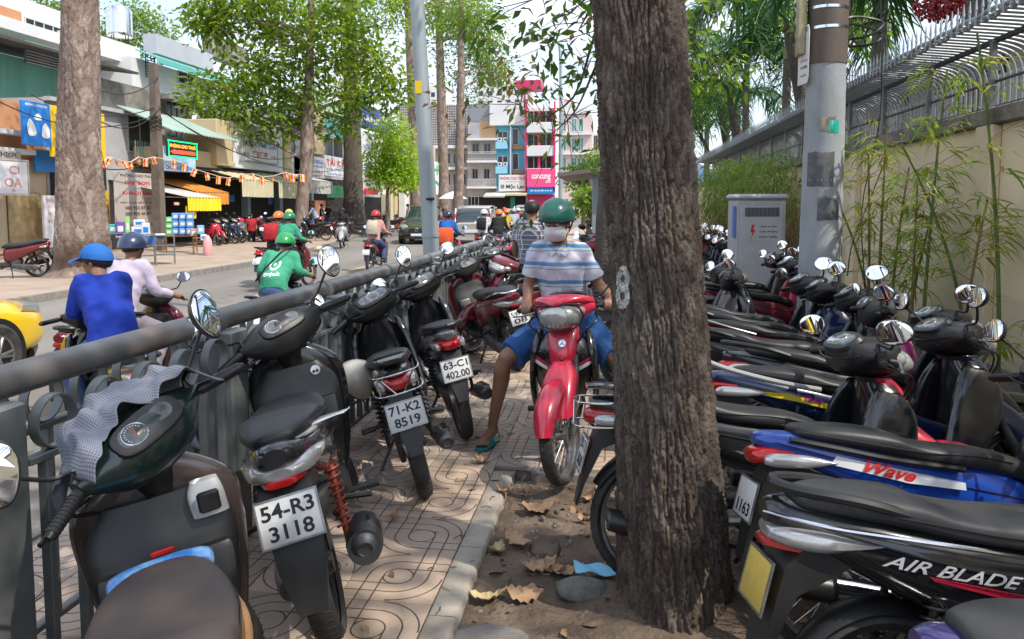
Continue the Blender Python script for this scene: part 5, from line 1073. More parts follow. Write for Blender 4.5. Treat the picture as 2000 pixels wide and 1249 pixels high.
# maroon pair and the rest along the railing
moto('maroon scooter with white headlamp, its front wheel turned towards the camera', 'under', (-1.05, 8.35), 222, -6, 20, body=p_mar, side=p_mar, front=p_mar, headset=p_mar, group=RV, mir=(1, 1))
E2 = moto('maroon motorbike with plate starting 59 and clear tail lamp, right of the man', 'scoot', (-1.28, 7.75), 122, -12, 15, body=p_mar, side=p_mar, tail='clear', lines=('59-T1', '08'), rail='chrome', group=RV)
protoU = moto('dark motorbike beyond the maroon pair by the railing', 'under', (-1.3, 9.2), 118, -10, 10, body=m_gls, side=m_gls, det=0, group=RV)
protoS = moto('dark scooter with red dashboard beyond the maroon pair', 'scoot', (-1.3, 9.9), 120, -10, 12, body=p_red, side=m_gls, det=0, group=RV, headset=p_red)
def cp(src, loc, yaw, label, cols=None, lean=-9, group=None, z=0, drop=(), sc=1, name=None):
    o = copy_tree(src, None, drop); o.location = (loc[0], loc[1], z); o.rotation_euler = (R(lean), 0, R(yaw)); o['label'] = label; o.scale = (sc,) * 3
    if name: o.name = name
    if group: o['group'] = group
    if cols: remat(o, cols)
    return o
def cset(b_, s_=None, f_=None): return {'leg_shield': b_, 'front_cover': b_, 'front_mudguard': f_ or b_, 'side_fairing': s_ or b_, 'leg_wing': s_ or b_}
cp(protoU, (-1.2, 10.6), 116, 'blue motorbike fourth from the far end of the railing row', cset(p_blue)); cp(protoS, (-1.25, 11.2), 121, 'navy scooter third from the far end of the railing row', cset(p_nav)); cp(protoU, (-1.2, 11.9), 117, 'black motorbike second from the far end of the railing row', cset(m_gls)); cp(protoS, (-1.2, 12.6), 120, 'white scooter at the far end of the railing row', cset(p_wht))
# ---- the long row along the wall
RW = 'motorbikes parked in a row along the wall'
Fk = moto('black scooter with yellow plate and AIR BLADE lettering, nearest on the right', 'scoot', (1.36, 2.12), 7, -8, 0, body=m_gls, side=m_gls, tail='clear', lines=('', ''), plmat=m_play, ink=M('plate_ochre_ink', (.42, .27, .05), .5), rail='grip', group=RW, seat=m_seatg, mshape='oval')
for ln, dy, c in (('59P1', .033, 1), ('262.17', -.033, 1)): pass
decal(Fk, 'AIR BLADE', -1, -.49, .672, .032, M('badge_silver', (.62, .62, .62), .35, .3), .166, -9, w=.36, shear=.5, bold=.012, yaw=-.01)
b = MB(); b.poly([(.0, -.1, .50), (-.25, -.158, .58), (-.55, -.168, .655), (-.56, -.168, .665), (-.25, -.162, .605), (.0, -.11, .535)], (0, -.008, 0)); b.build('red_stripe', p_red, Fk)
b = MB(); b.tube([(-.95, -.06, .80), (-.8, -.125, .775), (-.6, -.165, .755), (-.35, -.17, .72), (0, -.11, .64)], [.003, .007, .007, .006, .003], 8, sm=4); b.build('chrome_trim', m_chr, Fk)
Gk = moto('blue motorbike with red and white Wave lettering, second on the right', 'under', (1.42, 2.78), 8, -9, 0, body=p_blue, side=p_blue, lines=('', '1163'), rail='none', group=RW)
b = MB(); b.poly([(-.66, -.103, .715), (-.40, -.128, .655), (-.2, -.128, .63), (-.2, -.125, .655), (-.42, -.128, .70), (-.64, -.108, .745)], (0, -.006, 0)); b.build('white_flash', m_wht, Gk)
decal(Gk, 'Wave', -1, -.46, .695, .045, m_redp, .134, -12, w=.18, shear=.5, bold=.03, yaw=-.08)
b = MB(); b.tube([(-.80, -.10, .80), (-.66, -.12, .775), (-.45, -.13, .735), (-.2, -.125, .70)], .012, 8, sm=4); b.build('side_rail', m_blk, Gk)
Hk = moto('black motorbike with white plate behind the foreground trunk, chrome tail guard', 'under', (.80, 3.22), 8, -7, 0, body=p_red, side=m_gls, front=p_red, lines=('59-T1', '5620'), rail='basket', group=RW, mang=((45, -3), (35, 2)), mh=.08, mo=.16)
Jk = moto('dark blue motorbike with yellow flash and silver grab rail, fourth on the right', 'under', (1.38, 3.74), 6, -9, 0, body=p_nav, side=p_nav, tail='red', lines=('', ''), rail='none', group=RW)
b = MB(); b.tube([(-.93, -.10, .87), (-.82, -.125, .83), (-.60, -.145, .775), (-.40, -.145, .74)], .013, 8, sm=4); b.tube([(-.93, .10, .87), (-.82, .125, .83), (-.60, .145, .775), (-.40, .145, .74)], .013, 8, sm=4); b.build('grab_rail', p_sil, Jk)
b = MB(); b.poly([(-.80, -.09, .735), (-.5, -.126, .68), (-.25, -.127, .62), (-.3, -.127, .655), (-.55, -.124, .72)], (0, -.006, 0)); b.build('yellow_flash', M('flash_yellow', (.7, .55, .02), .35), Jk); decal(Jk, 'Viva', -1, -.45, .695, .035, M('flash_magenta', (.45, .02, .3), .35), .134, -10, w=.13, shear=.5, yaw=-.03)
# prototypes for the rest of the row
q1 = moto('black underbone motorbike, fifth of the right row counted from the camera', 'under', (1.52, 4.22), 2, -9, 4, body=m_gls, side=m_gls, group=RW, rail='grip', lines=('', ''), mang=((38, -4), (30, 2)), mh=.10, mo=.15)
q2 = moto('pink and black scooter, sixth of the right row counted from the camera', 'scoot', (1.33, 4.72), 0, -8, -6, body=p_pink, side=m_gls, group=RW, seat=m_seat, mang=((42, -8), (26, 4)), mh=.08, mo=.17, lines=('', ''))
q3 = moto('black motorbike with red fairing, seventh of the right row', 'under', (1.38, 5.2), 1, -10, 8, body=p_red, side=p_red, group=RW, rail='chrome', lines=('', ''), mang=((48, 3), (20, -6)), mh=.10, mo=.16)
ords = ['eighth', 'ninth', 'tenth', 'eleventh', 'twelfth', 'thirteenth', 'fourteenth', 'fifteenth', 'sixteenth', 'seventeenth', 'eighteenth', 'nineteenth', 'twentieth', 'twenty-first', 'twenty-second', 'twenty-third', 'twenty-fourth', 'twenty-fifth', 'twenty-sixth', 'twenty-seventh', 'twenty-eighth', 'twenty-ninth', 'thirtieth']
colz = [('navy', p_nav, p_nav), ('brown', p_brn, p_brn), ('grey', p_gray, p_gray), ('dark blue', m_gls, p_nav), ('black', m_gls, m_gls), ('white and black', p_wht, m_gls), ('red and black', m_gls, p_red), ('silver', p_sil, m_gls), ('green black', p_grn, p_grn), ('maroon', m_gls, p_mar)]
yy = 5.68; rr_ = random.Random(4)
for i in range(23):
    nm, c1_, c2_ = colz[(i * 7 + i // 3) % 10]; src = (q1, q2, q3)[(i * 2 + i // 4) % 3]; xx = 1.34 + rr_.uniform(-.08, .08) + (.26 if yy > 7.3 else 0)
    if 9.15 < yy < 10.6: yy = 10.65
    if 6.35 < yy < 7.3: xx = .74
    cp(src, (xx, yy), rr_.uniform(0, 9), '%s motorbike, %s of the right row counted from the camera' % (nm, ords[i]), cset(c1_, c2_), lean=-9 + rr_.uniform(-3, 2)); yy += rr_.uniform(.40, .50)
lp = moto('violet and black scooter tail in the bottom right corner', 'scoot', (1.52, 1.42), 2, -6, 0, body=p_pur, side=p_pur, group=RW, seat=m_seatg, rail='none', nomirror=True)
b = MB(); b.tube([(-.93, -.04, .80), (-.8, -.12, .79), (-.6, -.16, .77), (-.3, -.165, .74)], [.004, .009, .009, .004], 8, sm=4); b.build('pale_trim', p_sil, lp)
# bikes farther on, in the middle of the pavement
for i in range(9):
    nm, c1_, c2_ = colz[(i * 3 + 1) % 10]; cp(protoU if i % 2 else protoS, (-.35 - .1 * (i % 3) + i * .05, 12.6 + i * .85), 60 + rr_.uniform(-25, 25) + 180 * (i % 2), '%s motorbike in the tangle beyond the man, number %s from the front' % (nm, ('one', 'two', 'three', 'four', 'five', 'six', 'seven', 'eight', 'nine')[i]), cset(c1_, c2_), group='motorbikes crowded beyond the man')
# cloth over the dashboard of the brown-seated scooter
m_cl = M('checked_cloth', (.20, .22, .26), .9, bump=(60, .4, .004)); t = m_cl.node_tree; co = t.nodes.new('ShaderNodeUVMap')
S_ = Ak.matrix_basis.copy(); nx, ny = 70, 46; vv = []; rngc = np.random.default_rng(2)
def cowl_top(x, y):
    zz = 1.085 - .9 * max(0, abs(y) - .11) ** 1.4 * 1.2; return zz - 2.2 * max(0, x - .33) ** 1.5
bpy.context.view_layer.update()
piv = V((.33, 0, .93)); axd = V((-.45, 0, .89)).normalized(); SS = Matrix.Translation(piv) @ Matrix.Rotation(R(40), 4, axd) @ Matrix.Translation(-piv)
T = Ak.matrix_world @ SS
for i in range(nx):
    u = -1 + 2 * i / (nx - 1)
    for j in range(ny):
        v_ = j / (ny - 1); y = u * .225 - .045 + .02 * math.sin(v_ * 6 + 1); x = .225 + .24 * min(v_, .55) / .55 + .035 * math.sin(u * 3.3 + 1) + .012 * math.sin(u * 14)
        fall = max(0, v_ - .5); z = 1.105 + .030 * MN.noise(V((u * 2.6, v_ * 3.2, 0))) + .014 * MN.noise(V((u * 7, v_ * 8, 5))) - .8 * max(0, abs(u) - .62) ** 1.3 * .35 + .007 * math.sin(u * 7 + v_ * 9 + 1.5 * math.sin(u * 3)) + .004 * math.sin(u * 17 - v_ * 12)  - (v_ < .12) * 0
        if fall > 0: x += .10 * (1 - math.exp(-fall * 4)) + .012 * math.sin(u * 9 + v_ * 6); z -= fall * (.30 + .22 * max(0, -u)) * 1.1
        z -= .06 * max(0, .2 - v_); vv.append(tuple(T @ V((x, y, z))))
ff = np.array([(i * ny + j, (i + 1) * ny + j, (i + 1) * ny + j + 1, i * ny + j + 1) for i in range(nx - 1) for j in range(ny - 1)])
cl = npmesh('cloth', np.array(vv), ff, m_cl, smooth=True); tag(cl, 'grey checked cloth draped over the dashboard of the brown-seated scooter', 'cloth')
uv = cl.data.uv_layers.new(name='UVMap'); li = np.empty(len(cl.data.loops), dtype=np.int32); cl.data.loops.foreach_get('vertex_index', li); uvs = np.stack([li // ny / nx, li % ny / ny], 1).astype(np.float32); uv.data.foreach_set('uv', uvs.ravel())
t_ = m_cl.node_tree; sp_ = t_.nodes.new('ShaderNodeSeparateXYZ'); t_.links.new(co.outputs[0], sp_.inputs[0])
def mw(sock, f):
    a = t_.nodes.new('ShaderNodeMath'); a.operation = 'MULTIPLY'; a.inputs[1].default_value = f; t_.links.new(sock, a.inputs[0]); b_ = t_.nodes.new('ShaderNodeMath'); b_.operation = 'FRACT'; t_.links.new(a.outputs[0], b_.inputs[0]); c = t_.nodes.new('ShaderNodeMath'); c.operation = 'GREATER_THAN'; c.inputs[1].default_value = .62; t_.links.new(b_.outputs[0], c.inputs[0]); return c.outputs[0]
ad = t_.nodes.new('ShaderNodeMath'); ad.operation = 'ADD'; t_.links.new(mw(sp_.outputs[0], 75), ad.inputs[0]); t_.links.new(mw(sp_.outputs[1], 60), ad.inputs[1])
mxc = t_.nodes.new('ShaderNodeMixRGB'); mxc.inputs[1].default_value = (.24, .26, .31, 1); mxc.inputs[2].default_value = (.075, .08, .10, 1); dv = t_.nodes.new('ShaderNodeMath'); dv.operation = 'MULTIPLY'; dv.inputs[1].default_value = .5; t_.links.new(ad.outputs[0], dv.inputs[0]); t_.links.new(dv.outputs[0], mxc.inputs[0]); t_.links.new(mxc.outputs[0], t_.nodes['Principled BSDF'].inputs['Base Color'])
sol = cl.modifiers.new('thickness', 'SOLIDIFY'); sol.thickness = .003
# ------------------------------------------------------------------ people
m_skin = M('skin', (.30, .155, .095), .5, nz=(7, .12), bump=(160, .15, .002)); m_skin.node_tree.nodes['Principled BSDF'].inputs['Subsurface Weight'].default_value = .12
m_skin.node_tree.nodes['Principled BSDF'].inputs['Subsurface Radius'].default_value = (.02, .008, .004); m_hair = M('hair_black', (.012, .01, .009), .6, bump=(300, .5, .002))
def cloth(n, c, nzv=.12, sc=5): return M('cloth_' + n, c, .88, nz=(sc, nzv), bump=(16, .6, .015))
def wrinkle(me, a):
    n = len(me.vertices); co = np.empty(n * 3); me.vertices.foreach_get('co', co); no = np.empty(n * 3); me.vertices.foreach_get('normal', no); co = co.reshape(-1, 3); no = no.reshape(-1, 3); x, y, z = co.T
    w1 = np.sin(9 * x + 5 * np.sin(7 * z) + 3 * y) * np.sin(8 * y + 13 * z + 2 * np.sin(9 * x)); w2 = np.sin(26 * z + 9 * y + 3 * np.sin(15 * x + 8 * z)) * np.sin(11 * x - 14 * y + 2 * np.sin(12 * z)); w3 = np.sin(48 * z - 20 * y + 4 * np.sin(18 * y)) * np.sin(30 * x + 9 * z)
    co += no * (a * (.75 * w1 + .75 * w2 + .3 * w3))[:, None]; me.vertices.foreach_set('co', co.ravel()); me.update()
def fig_body(J, vox, hands=True, face=True, name='person', parent=None, fingers=False):
    b = MB(); v = lambda k: V(J[k])
    b.tube([v('pelvis'), v('waist'), v('chest'), v('chest').lerp(v('neck'), .7)], [.10, .09, .09, .06], 16, sm=3); b.tube([v('chest').lerp(v('neck'), .5), v('neck'), v('head') - V((.0, 0, .03))], [.065, .052, .055], 14)
    for s in 'LR':
        b.tube([v('chest').lerp(v('sh' + s), .3) + V((0, 0, .03)), v('sh' + s), v('sh' + s).lerp(v('el' + s), .4), v('el' + s), v('el' + s).lerp(v('wr' + s), .35), v('wr' + s)], [.05, .045, .044, .037, .038, .026], 12, sm=2)
        b.tube([v('pelvis'), v('hip' + s), v('hip' + s).lerp(v('kn' + s), .5), v('kn' + s), v('kn' + s).lerp(v('an' + s), .3), v('kn' + s).lerp(v('an' + s), .75), v('an' + s)], [.10, .095, .078, .056, .056, .038, .034], 12, sm=2)
        t = v('toe' + s); a = v('an' + s); h = a + V((0, 0, -.045)) - (t - a).normalized() * .03; b.tube([h, a.lerp(t, .45) + V((0, 0, -.02)), t], [.034, .036, .024], 10, sm=2); b.tube([a, h], [.034, .032], 10)
        if fingers:
            ft = (t - a); ft.z = 0; ft.normalize(); sd = ft.cross(V((0, 0, 1))) * (1 if s == 'R' else -1)
            for k in range(5): q = t + sd * (-.030 + .0165 * k) * -1 + ft * (.0 - .004 * k); b.tube([q - ft * .03, q + ft * (.022 - .003 * k) + V((0, 0, -.006))], [.012, .012 - .0012 * k if k else .014], 8)
        if hands:
            w_, e = v('wr' + s), v('el' + s); d = (w_ - e).normalized(); g = J.get('grip' + s)
            if fingers and g:
                g0, g1 = V(g[0]), V(g[1]); ax = (g1 - g0).normalized(); mid = (g0 + g1) / 2
                pal = w_.lerp(mid, .6) + V((-.01, 0, .018)); b.tube([w_, pal, mid + V((-.005, 0, .024))], [.028, .036, .034], 12, sm=2); b.tube([mid - ax * .036 + V((0, 0, .024)), mid + ax * .036 + V((0, 0, .024))], [.02, .018], 10)
                fw = V((.93, .0, .1)).normalized(); up = V((0, 0, 1))
                for k in range(4):
                    c = mid + ax * (-.034 + .0225 * k); r_ = .028; ln = (1, 1.05, 1, .85)[k]; rr = (.0095, .0098, .0093, .0082)[k]
                    b.tube([c + up * .026 - fw * .004, c + fw * r_ * .8 + up * .024, c + fw * r_ * 1.05 - up * .002, c + fw * r_ * .75 - up * .022 * ln, c + fw * .003 - up * .027 * ln], [rr * 1.1, rr, rr, rr * .9, rr * .8], 8, sm=3)
                b.tube([pal - ax * .02, mid - ax * .045 + up * .008 - fw * .01, mid - ax * .042 + fw * .01 - up * .018, mid - ax * .03 + fw * .024 - up * .02], [.015, .0125, .0115, .009], 8, sm=3)
            else:
                b.tube([w_, w_ + d * .05, w_ + d * .085], [.026, .036, .03], 10)
                sd = d.cross(V((0, 0, 1))).normalized() if abs(d.z) < .95 else V((0, 1, 0))
                for k in range(4): q = w_ + d * .08 + sd * (-.025 + .0165 * k); b.tube([q, q + d * .035 + V((0, 0, -.012)), q + d * .05 + V((0, 0, -.035))], [.0095, .009, .007], 6)
                b.tube([w_ + d * .03 - sd * .025, w_ + d * .07 - sd * .045 + V((0, 0, -.02))], [.012, .009], 6)
    # head
    hp, hy = J.get('hpitch', 0), J.get('hyaw', 0); H = Matrix.Translation(v('head')) @ Euler((0, R(hp), R(hy))).to_matrix().to_4x4(); T0 = b.T; b.T = H
    b.ell((-.005, 0, .03), (.098, .077, .10), 20, 12); b.ell((.015, 0, -.035), (.075, .06, .075), 16, 10); b.ell((.045, 0, -.075), (.038, .036, .028), 12, 8)
    if face:
        b.tube([(.088, 0, .035), (.104, 0, -.005), (.112, 0, -.015)], [.008, .012, .014], 8); b.ell((.098, 0, -.02), (.016, .02, .010), 8, 6); b.ell((.083, .03, .04), (.018, .03, .008), 8, 6); b.ell((.083, -.03, .04), (.018, .03, .008), 8, 6)
        b.ell((.088, 0, -.048), (.012, .024, .006), 8, 5); b.ell((.086, 0, -.058), (.012, .021, .007), 8, 5); b.ell((.06, .045, -.01), (.025, .022, .02), 8, 6); b.ell((.06, -.045, -.01), (.025, .022, .02), 8, 6)
    for s in (-1, 1): b.ell((-.005, s * .079, -.002), (.017, .009, .031), 8, 6)
    b.T = T0
    o = remeshed(b, vox, 3, name, m_skin, parent); return o, H
def fig_shirt(J, mat, vox, sleeve=.6, parent=None, hem=0.0, name='shirt', inf=1.0, wr=.006, belly=0):
    b = MB(); v = lambda k: V(J[k]); p, w_, c, n = v('pelvis'), v('waist'), v('chest'), v('neck')
    dn = (p - w_).normalized(); rs = []
    pts = [(p + dn * hem, .150, .185), (p, .145, .172), (w_, .135 + belly, .160), (w_.lerp(c, .5), .130 + belly * .5, .162), (c, .124, .172), (c.lerp(n, .42), .105, .172), (c.lerp(n, .70), .082, .125), (c.lerp(n, .92), .066, .075)]
    sx = (v('shL') - v('shR')); sx.normalize()
    for q in cat([(*a, x * inf, y * inf) for a, x, y in pts], 4):
        cc = V(q[:3]); up = (n - p).normalized(); fw = sx.cross(up).normalized() if sx.cross(up).length > .1 else V((1, 0, 0)); g = []
        for k in range(24):
            th = 2 * PI * k / 24; co_, si = math.cos(th), math.sin(th); g.append(tuple(cc + fw * q[3] * math.copysign(abs(co_) ** .85, co_) + sx * q[4] * math.copysign(abs(si) ** .85, si)))
        rs.append(g)
    b.rings(rs)
    for s in 'LR':
        a, e, w2 = v('sh' + s), v('el' + s), v('wr' + s)
        if sleeve <= 1: b.tube([c.lerp(a, .55) + V((0, 0, .03)), a, a.lerp(e, sleeve * .5), a.lerp(e, sleeve)], [.078 * inf, .066 * inf, .062 * inf, .066 * inf], 16, sm=3)
        else: b.tube([c.lerp(a, .55) + V((0, 0, .03)), a, a.lerp(e, .5), e, e.lerp(w2, .5), e.lerp(w2, .93)], [.076 * inf, .066 * inf, .058 * inf, .052 * inf, .046 * inf, .038 * inf], 14, sm=3)
    o = remeshed(b, vox, 5, name, mat, parent)
    if wr:
        wrinkle(o.data, wr)
    return o
def fig_legs(J, mat, vox, ln=2.0, parent=None, name='trousers', inf=1.0, wr=.005):
    b = MB(); v = lambda k: V(J[k])
    b.ell(tuple(v('pelvis')), (.145 * inf, .165 * inf, .12), 18, 10); b.tube([v('hipL'), v('hipR')], .115 * inf, None or 14)
    for s in 'LR':
        h, k, a = v('hip' + s), v('kn' + s), v('an' + s)
        if ln <= 1: b.tube([v('pelvis').lerp(h, .5), h, h.lerp(k, .5), h.lerp(k, ln)], [.11 * inf, .108 * inf, .098 * inf, .094 * inf], 16, sm=3)
        else: b.tube([v('pelvis').lerp(h, .5), h, h.lerp(k, .5), k, k.lerp(a, .5), k.lerp(a, min(1, ln - 1) * .95)], [.11 * inf, .106 * inf, .088 * inf, .072 * inf, .066 * inf, .058 * inf], 14, sm=3)
    o = remeshed(b, vox, 4, name, mat, parent)
    if wr:
        wrinkle(o.data, wr)
    return o
def head_gear(H, parent, helm=None, mask=None, cap=None, hair=True, r=.128, dz=.035, logo=None):
    def hel(name, r_, mat, a0=-12, fz=1.0, peak=None):
        b = MB(H); rs = []
        for i in range(13):
            p = R(a0 + (90 - a0) * i / 12); cc = max(math.cos(p), 1e-3); g = []
            for k in range(28):
                th = 2 * PI * k / 28; lift = (0.016 * max(0, math.cos(th)) - .025 * max(0, -math.cos(th))) * (1 - i / 12); g.append((-.008 + r_ * 1.08 * cc * math.cos(th), r_ * .93 * cc * math.sin(th), dz + r_ * .98 * math.sin(p) * fz + lift))
            rs.append(g)
        b.rings(rs); return b.build(name, mat, parent, smooth=60)
    if hair: hel('hair', .1, m_hair, -38, .9)
    if helm:
        o = hel('helmet', r, helm)
        b = MB(H); g = []
        b.tube([(-.008 + r * 1.09 * math.cos(t), r * .94 * math.sin(t), dz - .022 + .016 * max(0, math.cos(t)) - .025 * max(0, -math.cos(t))) for t in [2 * PI * k / 28 for k in range(29)]], .006, 6); b.build('helmet_rim', m_blk, o)
        for s in (-1, 1): b = MB(H); b.tube([(.0, s * r * .9, dz - .02), (.01, s * .082, -.04), (.035, s * .05, -.095), (.045, 0, -.108)], .005, 6, sm=3); b.build('chin_strap', m_blk, o)
    if cap:
        o = hel('cap', .105, cap, -4); b = MB(H); n = 13
        top = [[(.095 + e * (.06 + .035 * math.cos(R(a))), (.085 - .012 * e) * math.sin(R(a)), dz + .012 - .022 * e - .018 * abs(math.sin(R(a))) ** 2 + t) for a in range(-90, 91, 12)] for e, t in ((-.3, 0), (.5, .003), (1, 0), (1, -.005), (.5, -.002), (-.3, -.005))]
        b.rings(top, cap=False, closed=False); b.build('cap_peak', cap, o)
        return o
    if mask:
        b = MB(H); rs = []
        for i in range(9):
            z = .012 - .105 * i / 8; k = 1 - .25 * abs(i / 4 - 1) ** 2; bulge = .112 - .035 * (i / 8) ** 2 + .010 * (1 - abs(i / 4 - 1)); q = []
            for th in range(-72, 73, 12): t = R(th); pl_ = .0022 * (i % 3 == 0); q.append(((bulge + pl_) * math.cos(t) ** .8 + .004, (.076 * k) * math.sin(t) / math.sin(R(72)), z))
            rs.append(q + [(x - .003, y * .98, zz) for x, y, zz in q[::-1]])
        b.rings(rs); o = b.build('mask', mask, parent, smooth=60)
        for s in (-1, 1):
            for zz in (.0, -.065): b = MB(H); b.tube([(.03, s * .077, zz), (-.01, s * .088, -.005)], .0018, 5); b.build('ear_loop', mask, o)
def tloc(o, loc, rz, lean=0, z=0): o.location = (loc[0], loc[1], z); o.rotation_euler = (R(lean), 0, R(rz)); return o
# ---- the man with the red motorbike
MB_LOC, MB_YAW, MB_ST = (-.30, 4.90), -91, -14
Rk = moto('red and black underbone motorbike with a man astride, facing the camera', 'under', MB_LOC, MB_YAW, 0, MB_ST, body=p_red, side=m_gls, front=p_red, headset=p_red, lines=('', ''), mir=(0, 1), mang=((0, 0), (-50, -15)))
for ch in Rk.children:
    k = ch.name.split('.')[0]
    if k == 'leg_shield': ch.data.materials[0] = m_gls
bpy.context.view_layer.update()
piv = V((.33, 0, .93)); axd = V((-.45, 0, .89)).normalized(); SR = Matrix.Translation(piv) @ Matrix.Rotation(R(MB_ST), 4, axd) @ Matrix.Translation(-piv)
b = MB(SR); b.loft('x', [(.30, -.20, .20, 1.0, 1.07, 3), (.40, -.165, .165, 1.015, 1.095, 2.6), (.47, -.09, .09, 1.03, 1.085, 2.2), (.50, -.04, .04, 1.035, 1.06, 2)], 20, 3); b.build('visor_cowl', p_red, Rk)
b = MB(SR); b.loft('x', [(.40, -.135, .135, .885, 1.035, 2.6), (.47, -.115, .115, .885, 1.035, 2.4), (.505, -.08, .08, .905, 1.02, 2.2), (.515, -.03, .03, .94, .99, 2)], 24, 3); hl_ = b.build('headlamp_lens', m_clr, Rk)
for k in range(7): b = MB(SR); xx = -.09 + .03 * k; b.tube([(.508 - 2.2 * xx * xx, xx, .905), (.517 - 2.4 * xx * xx, xx, .935)], .0022, 5); b.build('lens_rib', m_alu, hl_)
for s_ in (-1, 1): b = MB(SR); b.tube([(.505, s_ * .05, 1.04), (.47, s_ * .125, 1.03), (.41, s_ * .145, .95), (.46, s_ * .09, .885), (.50, 0, .88)], .006, 6, sm=4); b.build('lamp_gasket', m_blk, Rk)
b = MB(SR); b.ell((.452, 0, .965), (.05, .05, .048), 16, 10); b.build('reflector_bulb', m_chr, Rk)
ls_ = [c for c in Rk.children if c.name.split('.')[0] == 'leg_shield'][0]
for s in (-1, 1):
    for nm_, mt_, dz_, r_ in (('white_flash', m_wht, 0, .011), ('red_flash', p_red, .026, .009)):
        b = MB(); b.tube([(.44 - .5 * max(0, y_ - .12) * 3, s * y_, .635 + dz_ + .55 * (y_ - .08) ** 1.0) for y_ in (.075, .10, .125, .15, .17, .185)], [r_ * .5, r_, r_, r_, r_ * .8, r_ * .4], 8, sm=3); project_on(b.build(nm_, mt_, Rk), ls_, (-1, 0, 0), .004)
b = MB(); b.poly([(.487, -.035, .735), (.492, 0, .705), (.487, .035, .735), (.488, .02, .715), (.494, 0, .688), (.488, -.02, .715)], (.006, 0, 0)); b.build('black_chevron', m_gls, Rk)
b = MB(frame((.482, 0, .805), (0, 1, 0), (-.35, 0, 1))); b.lathe([(.001, .006), (.022, .006), (.024, 0)], n=22); em = b.build('round_emblem', m_chr, Rk)
b = MB(frame((.482, 0, .805), (0, 1, 0), (-.35, 0, 1)))
for a in (90, 210, 330): b.box(-.0, .0, 0, 0, 0, 0) if False else b.tube([(0, 0, .007), (.018 * math.cos(R(a)), .018 * math.sin(R(a)), .007)], .0022, 5)
b.build('emblem_forks', m_ink, em)
gr = {}
for s, y in (('R', -1), ('L', 1)): p0, p1 = SR @ V((.285, y * .185, 1.0)), SR @ V((.215, y * .345, .985)); gr[s] = (p0.lerp(p1, .35), p0.lerp(p1, .85)) if s == 'L' else (p0.lerp(p1, .35), p0.lerp(p1, .85))
J = dict(pelvis=(-.12, -.02, .86), waist=(-.11, -.03, .99), chest=(-.01, -.05, 1.22), neck=(.045, -.06, 1.40), head=(.10, -.07, 1.51), hpitch=13, hyaw=-14,
    shL=(.02, .08, 1.335), shR=(.02, -.205, 1.335), elL=(-.02, .20, 1.11), elR=(.0, -.27, 1.11), hipL=(-.10, .09, .84), hipR=(-.10, -.11, .84), knL=(.16, .33, .63), knR=(.16, -.40, .63), anL=(.02, .40, .12), anR=(-.02, -.52, .125), toeL=(.16, .43, .045), toeR=(.13, -.57, .045))
for s in 'LR':
    a, c = gr[s]; m_ = (a + c) / 2; J['grip' + s] = (tuple(a), tuple(c)); J['wr' + s] = tuple(m_ + V((-.075, 0, .035)))
man, H = fig_body(J, .007, True, True, 'person', None, True); tag(man, 'man in green helmet, white mask and striped shirt astride the red motorbike', 'person')
m_str = M('striped_shirt', (.62, .62, .70), .85, bump=(14, .7, .02)); t = m_str.node_tree; co = t.nodes.new('ShaderNodeTexCoord'); sp_ = t.nodes.new('ShaderNodeSeparateXYZ'); t.links.new(co.outputs['Object'], sp_.inputs[0])
nz_ = t.nodes.new('ShaderNodeTexNoise'); nz_.inputs['Scale'].default_value = 5; t.links.new(co.outputs['Object'], nz_.inputs[0])
am = t.nodes.new('ShaderNodeMath'); am.operation = 'MULTIPLY_ADD'; am.inputs[1].default_value = .03; t.links.new(nz_.outputs[0], am.inputs[0]); t.links.new(sp_.outputs[2], am.inputs[2])
dv = t.nodes.new('ShaderNodeMath'); dv.operation = 'MULTIPLY'; dv.inputs[1].default_value = 1 / .118; t.links.new(am.outputs[0], dv.inputs[0]); fr_ = t.nodes.new('ShaderNodeMath'); fr_.operation = 'FRACT'; t.links.new(dv.outputs[0], fr_.inputs[0])
rp = t.nodes.new('ShaderNodeValToRGB'); rp.color_ramp.interpolation = 'CONSTANT'; e = rp.color_ramp.elements; e[0].position = 0; e[0].color = (.60, .60, .69, 1); e[1].position = .45; e[1].color = (.10, .24, .48, 1)
for p, c in ((.50, (.60, .60, .69)), (.54, (.50, .58, .34)), (.60, (.60, .60, .69)), (.64, (.10, .24, .48)), (.80, (.16, .32, .55)), (.86, (.60, .60, .69))): k = e.new(p); k.color = (*c, 1)
t.links.new(fr_.outputs[0], rp.inputs[0]); t.links.new(rp.outputs[0], t.nodes['Principled BSDF'].inputs['Base Color'])
fig_shirt(J, m_str, .008, .78, man, .04, 'shirt', 1.0, .0075, .012)
fig_legs(J, cloth('blue_shorts', (.03, .11, .33), .25, 4), .0085, .88, man, 'shorts', 1.04, .007)
v = lambda k: V(J[k])
nb = v('neck') + V((.005, 0, -.03))
for s in (-1, 1):
    b = MB(); b.rings([[tuple(nb + V((-.06, s * .02, .035)) + V((0, 0, dz_))) , tuple(nb + V((-.01, s * .078, .02)) + V((0, 0, dz_))), tuple(nb + V((.06, s * .075, -.03)) + V((0, 0, dz_))), tuple(nb + V((.082, s * .045, -.065)) + V((.006, 0, dz_))), tuple(nb + V((.085, s * .018, -.04)) + V((.004, 0, dz_))), tuple(nb + V((.045, s * .062, .0)) + V((0, 0, dz_)))] for dz_ in (0, .006)]); b.build('collar', m_str, man, smooth=70)
for k in range(5): q = v('chest') + V((.128 - .004 * k, .0, .09 - .075 * k)); b = MB(frame(q, (0, 1, 0), (0, 0, 1))); b.lathe([(.001, .003), (.006, .003), (.006, 0)], n=10); b.build('button', m_pla, man)
m_hg = M('helmet_green', (.012, .13, .10), .3, nz=(6, .3), coat=.5)
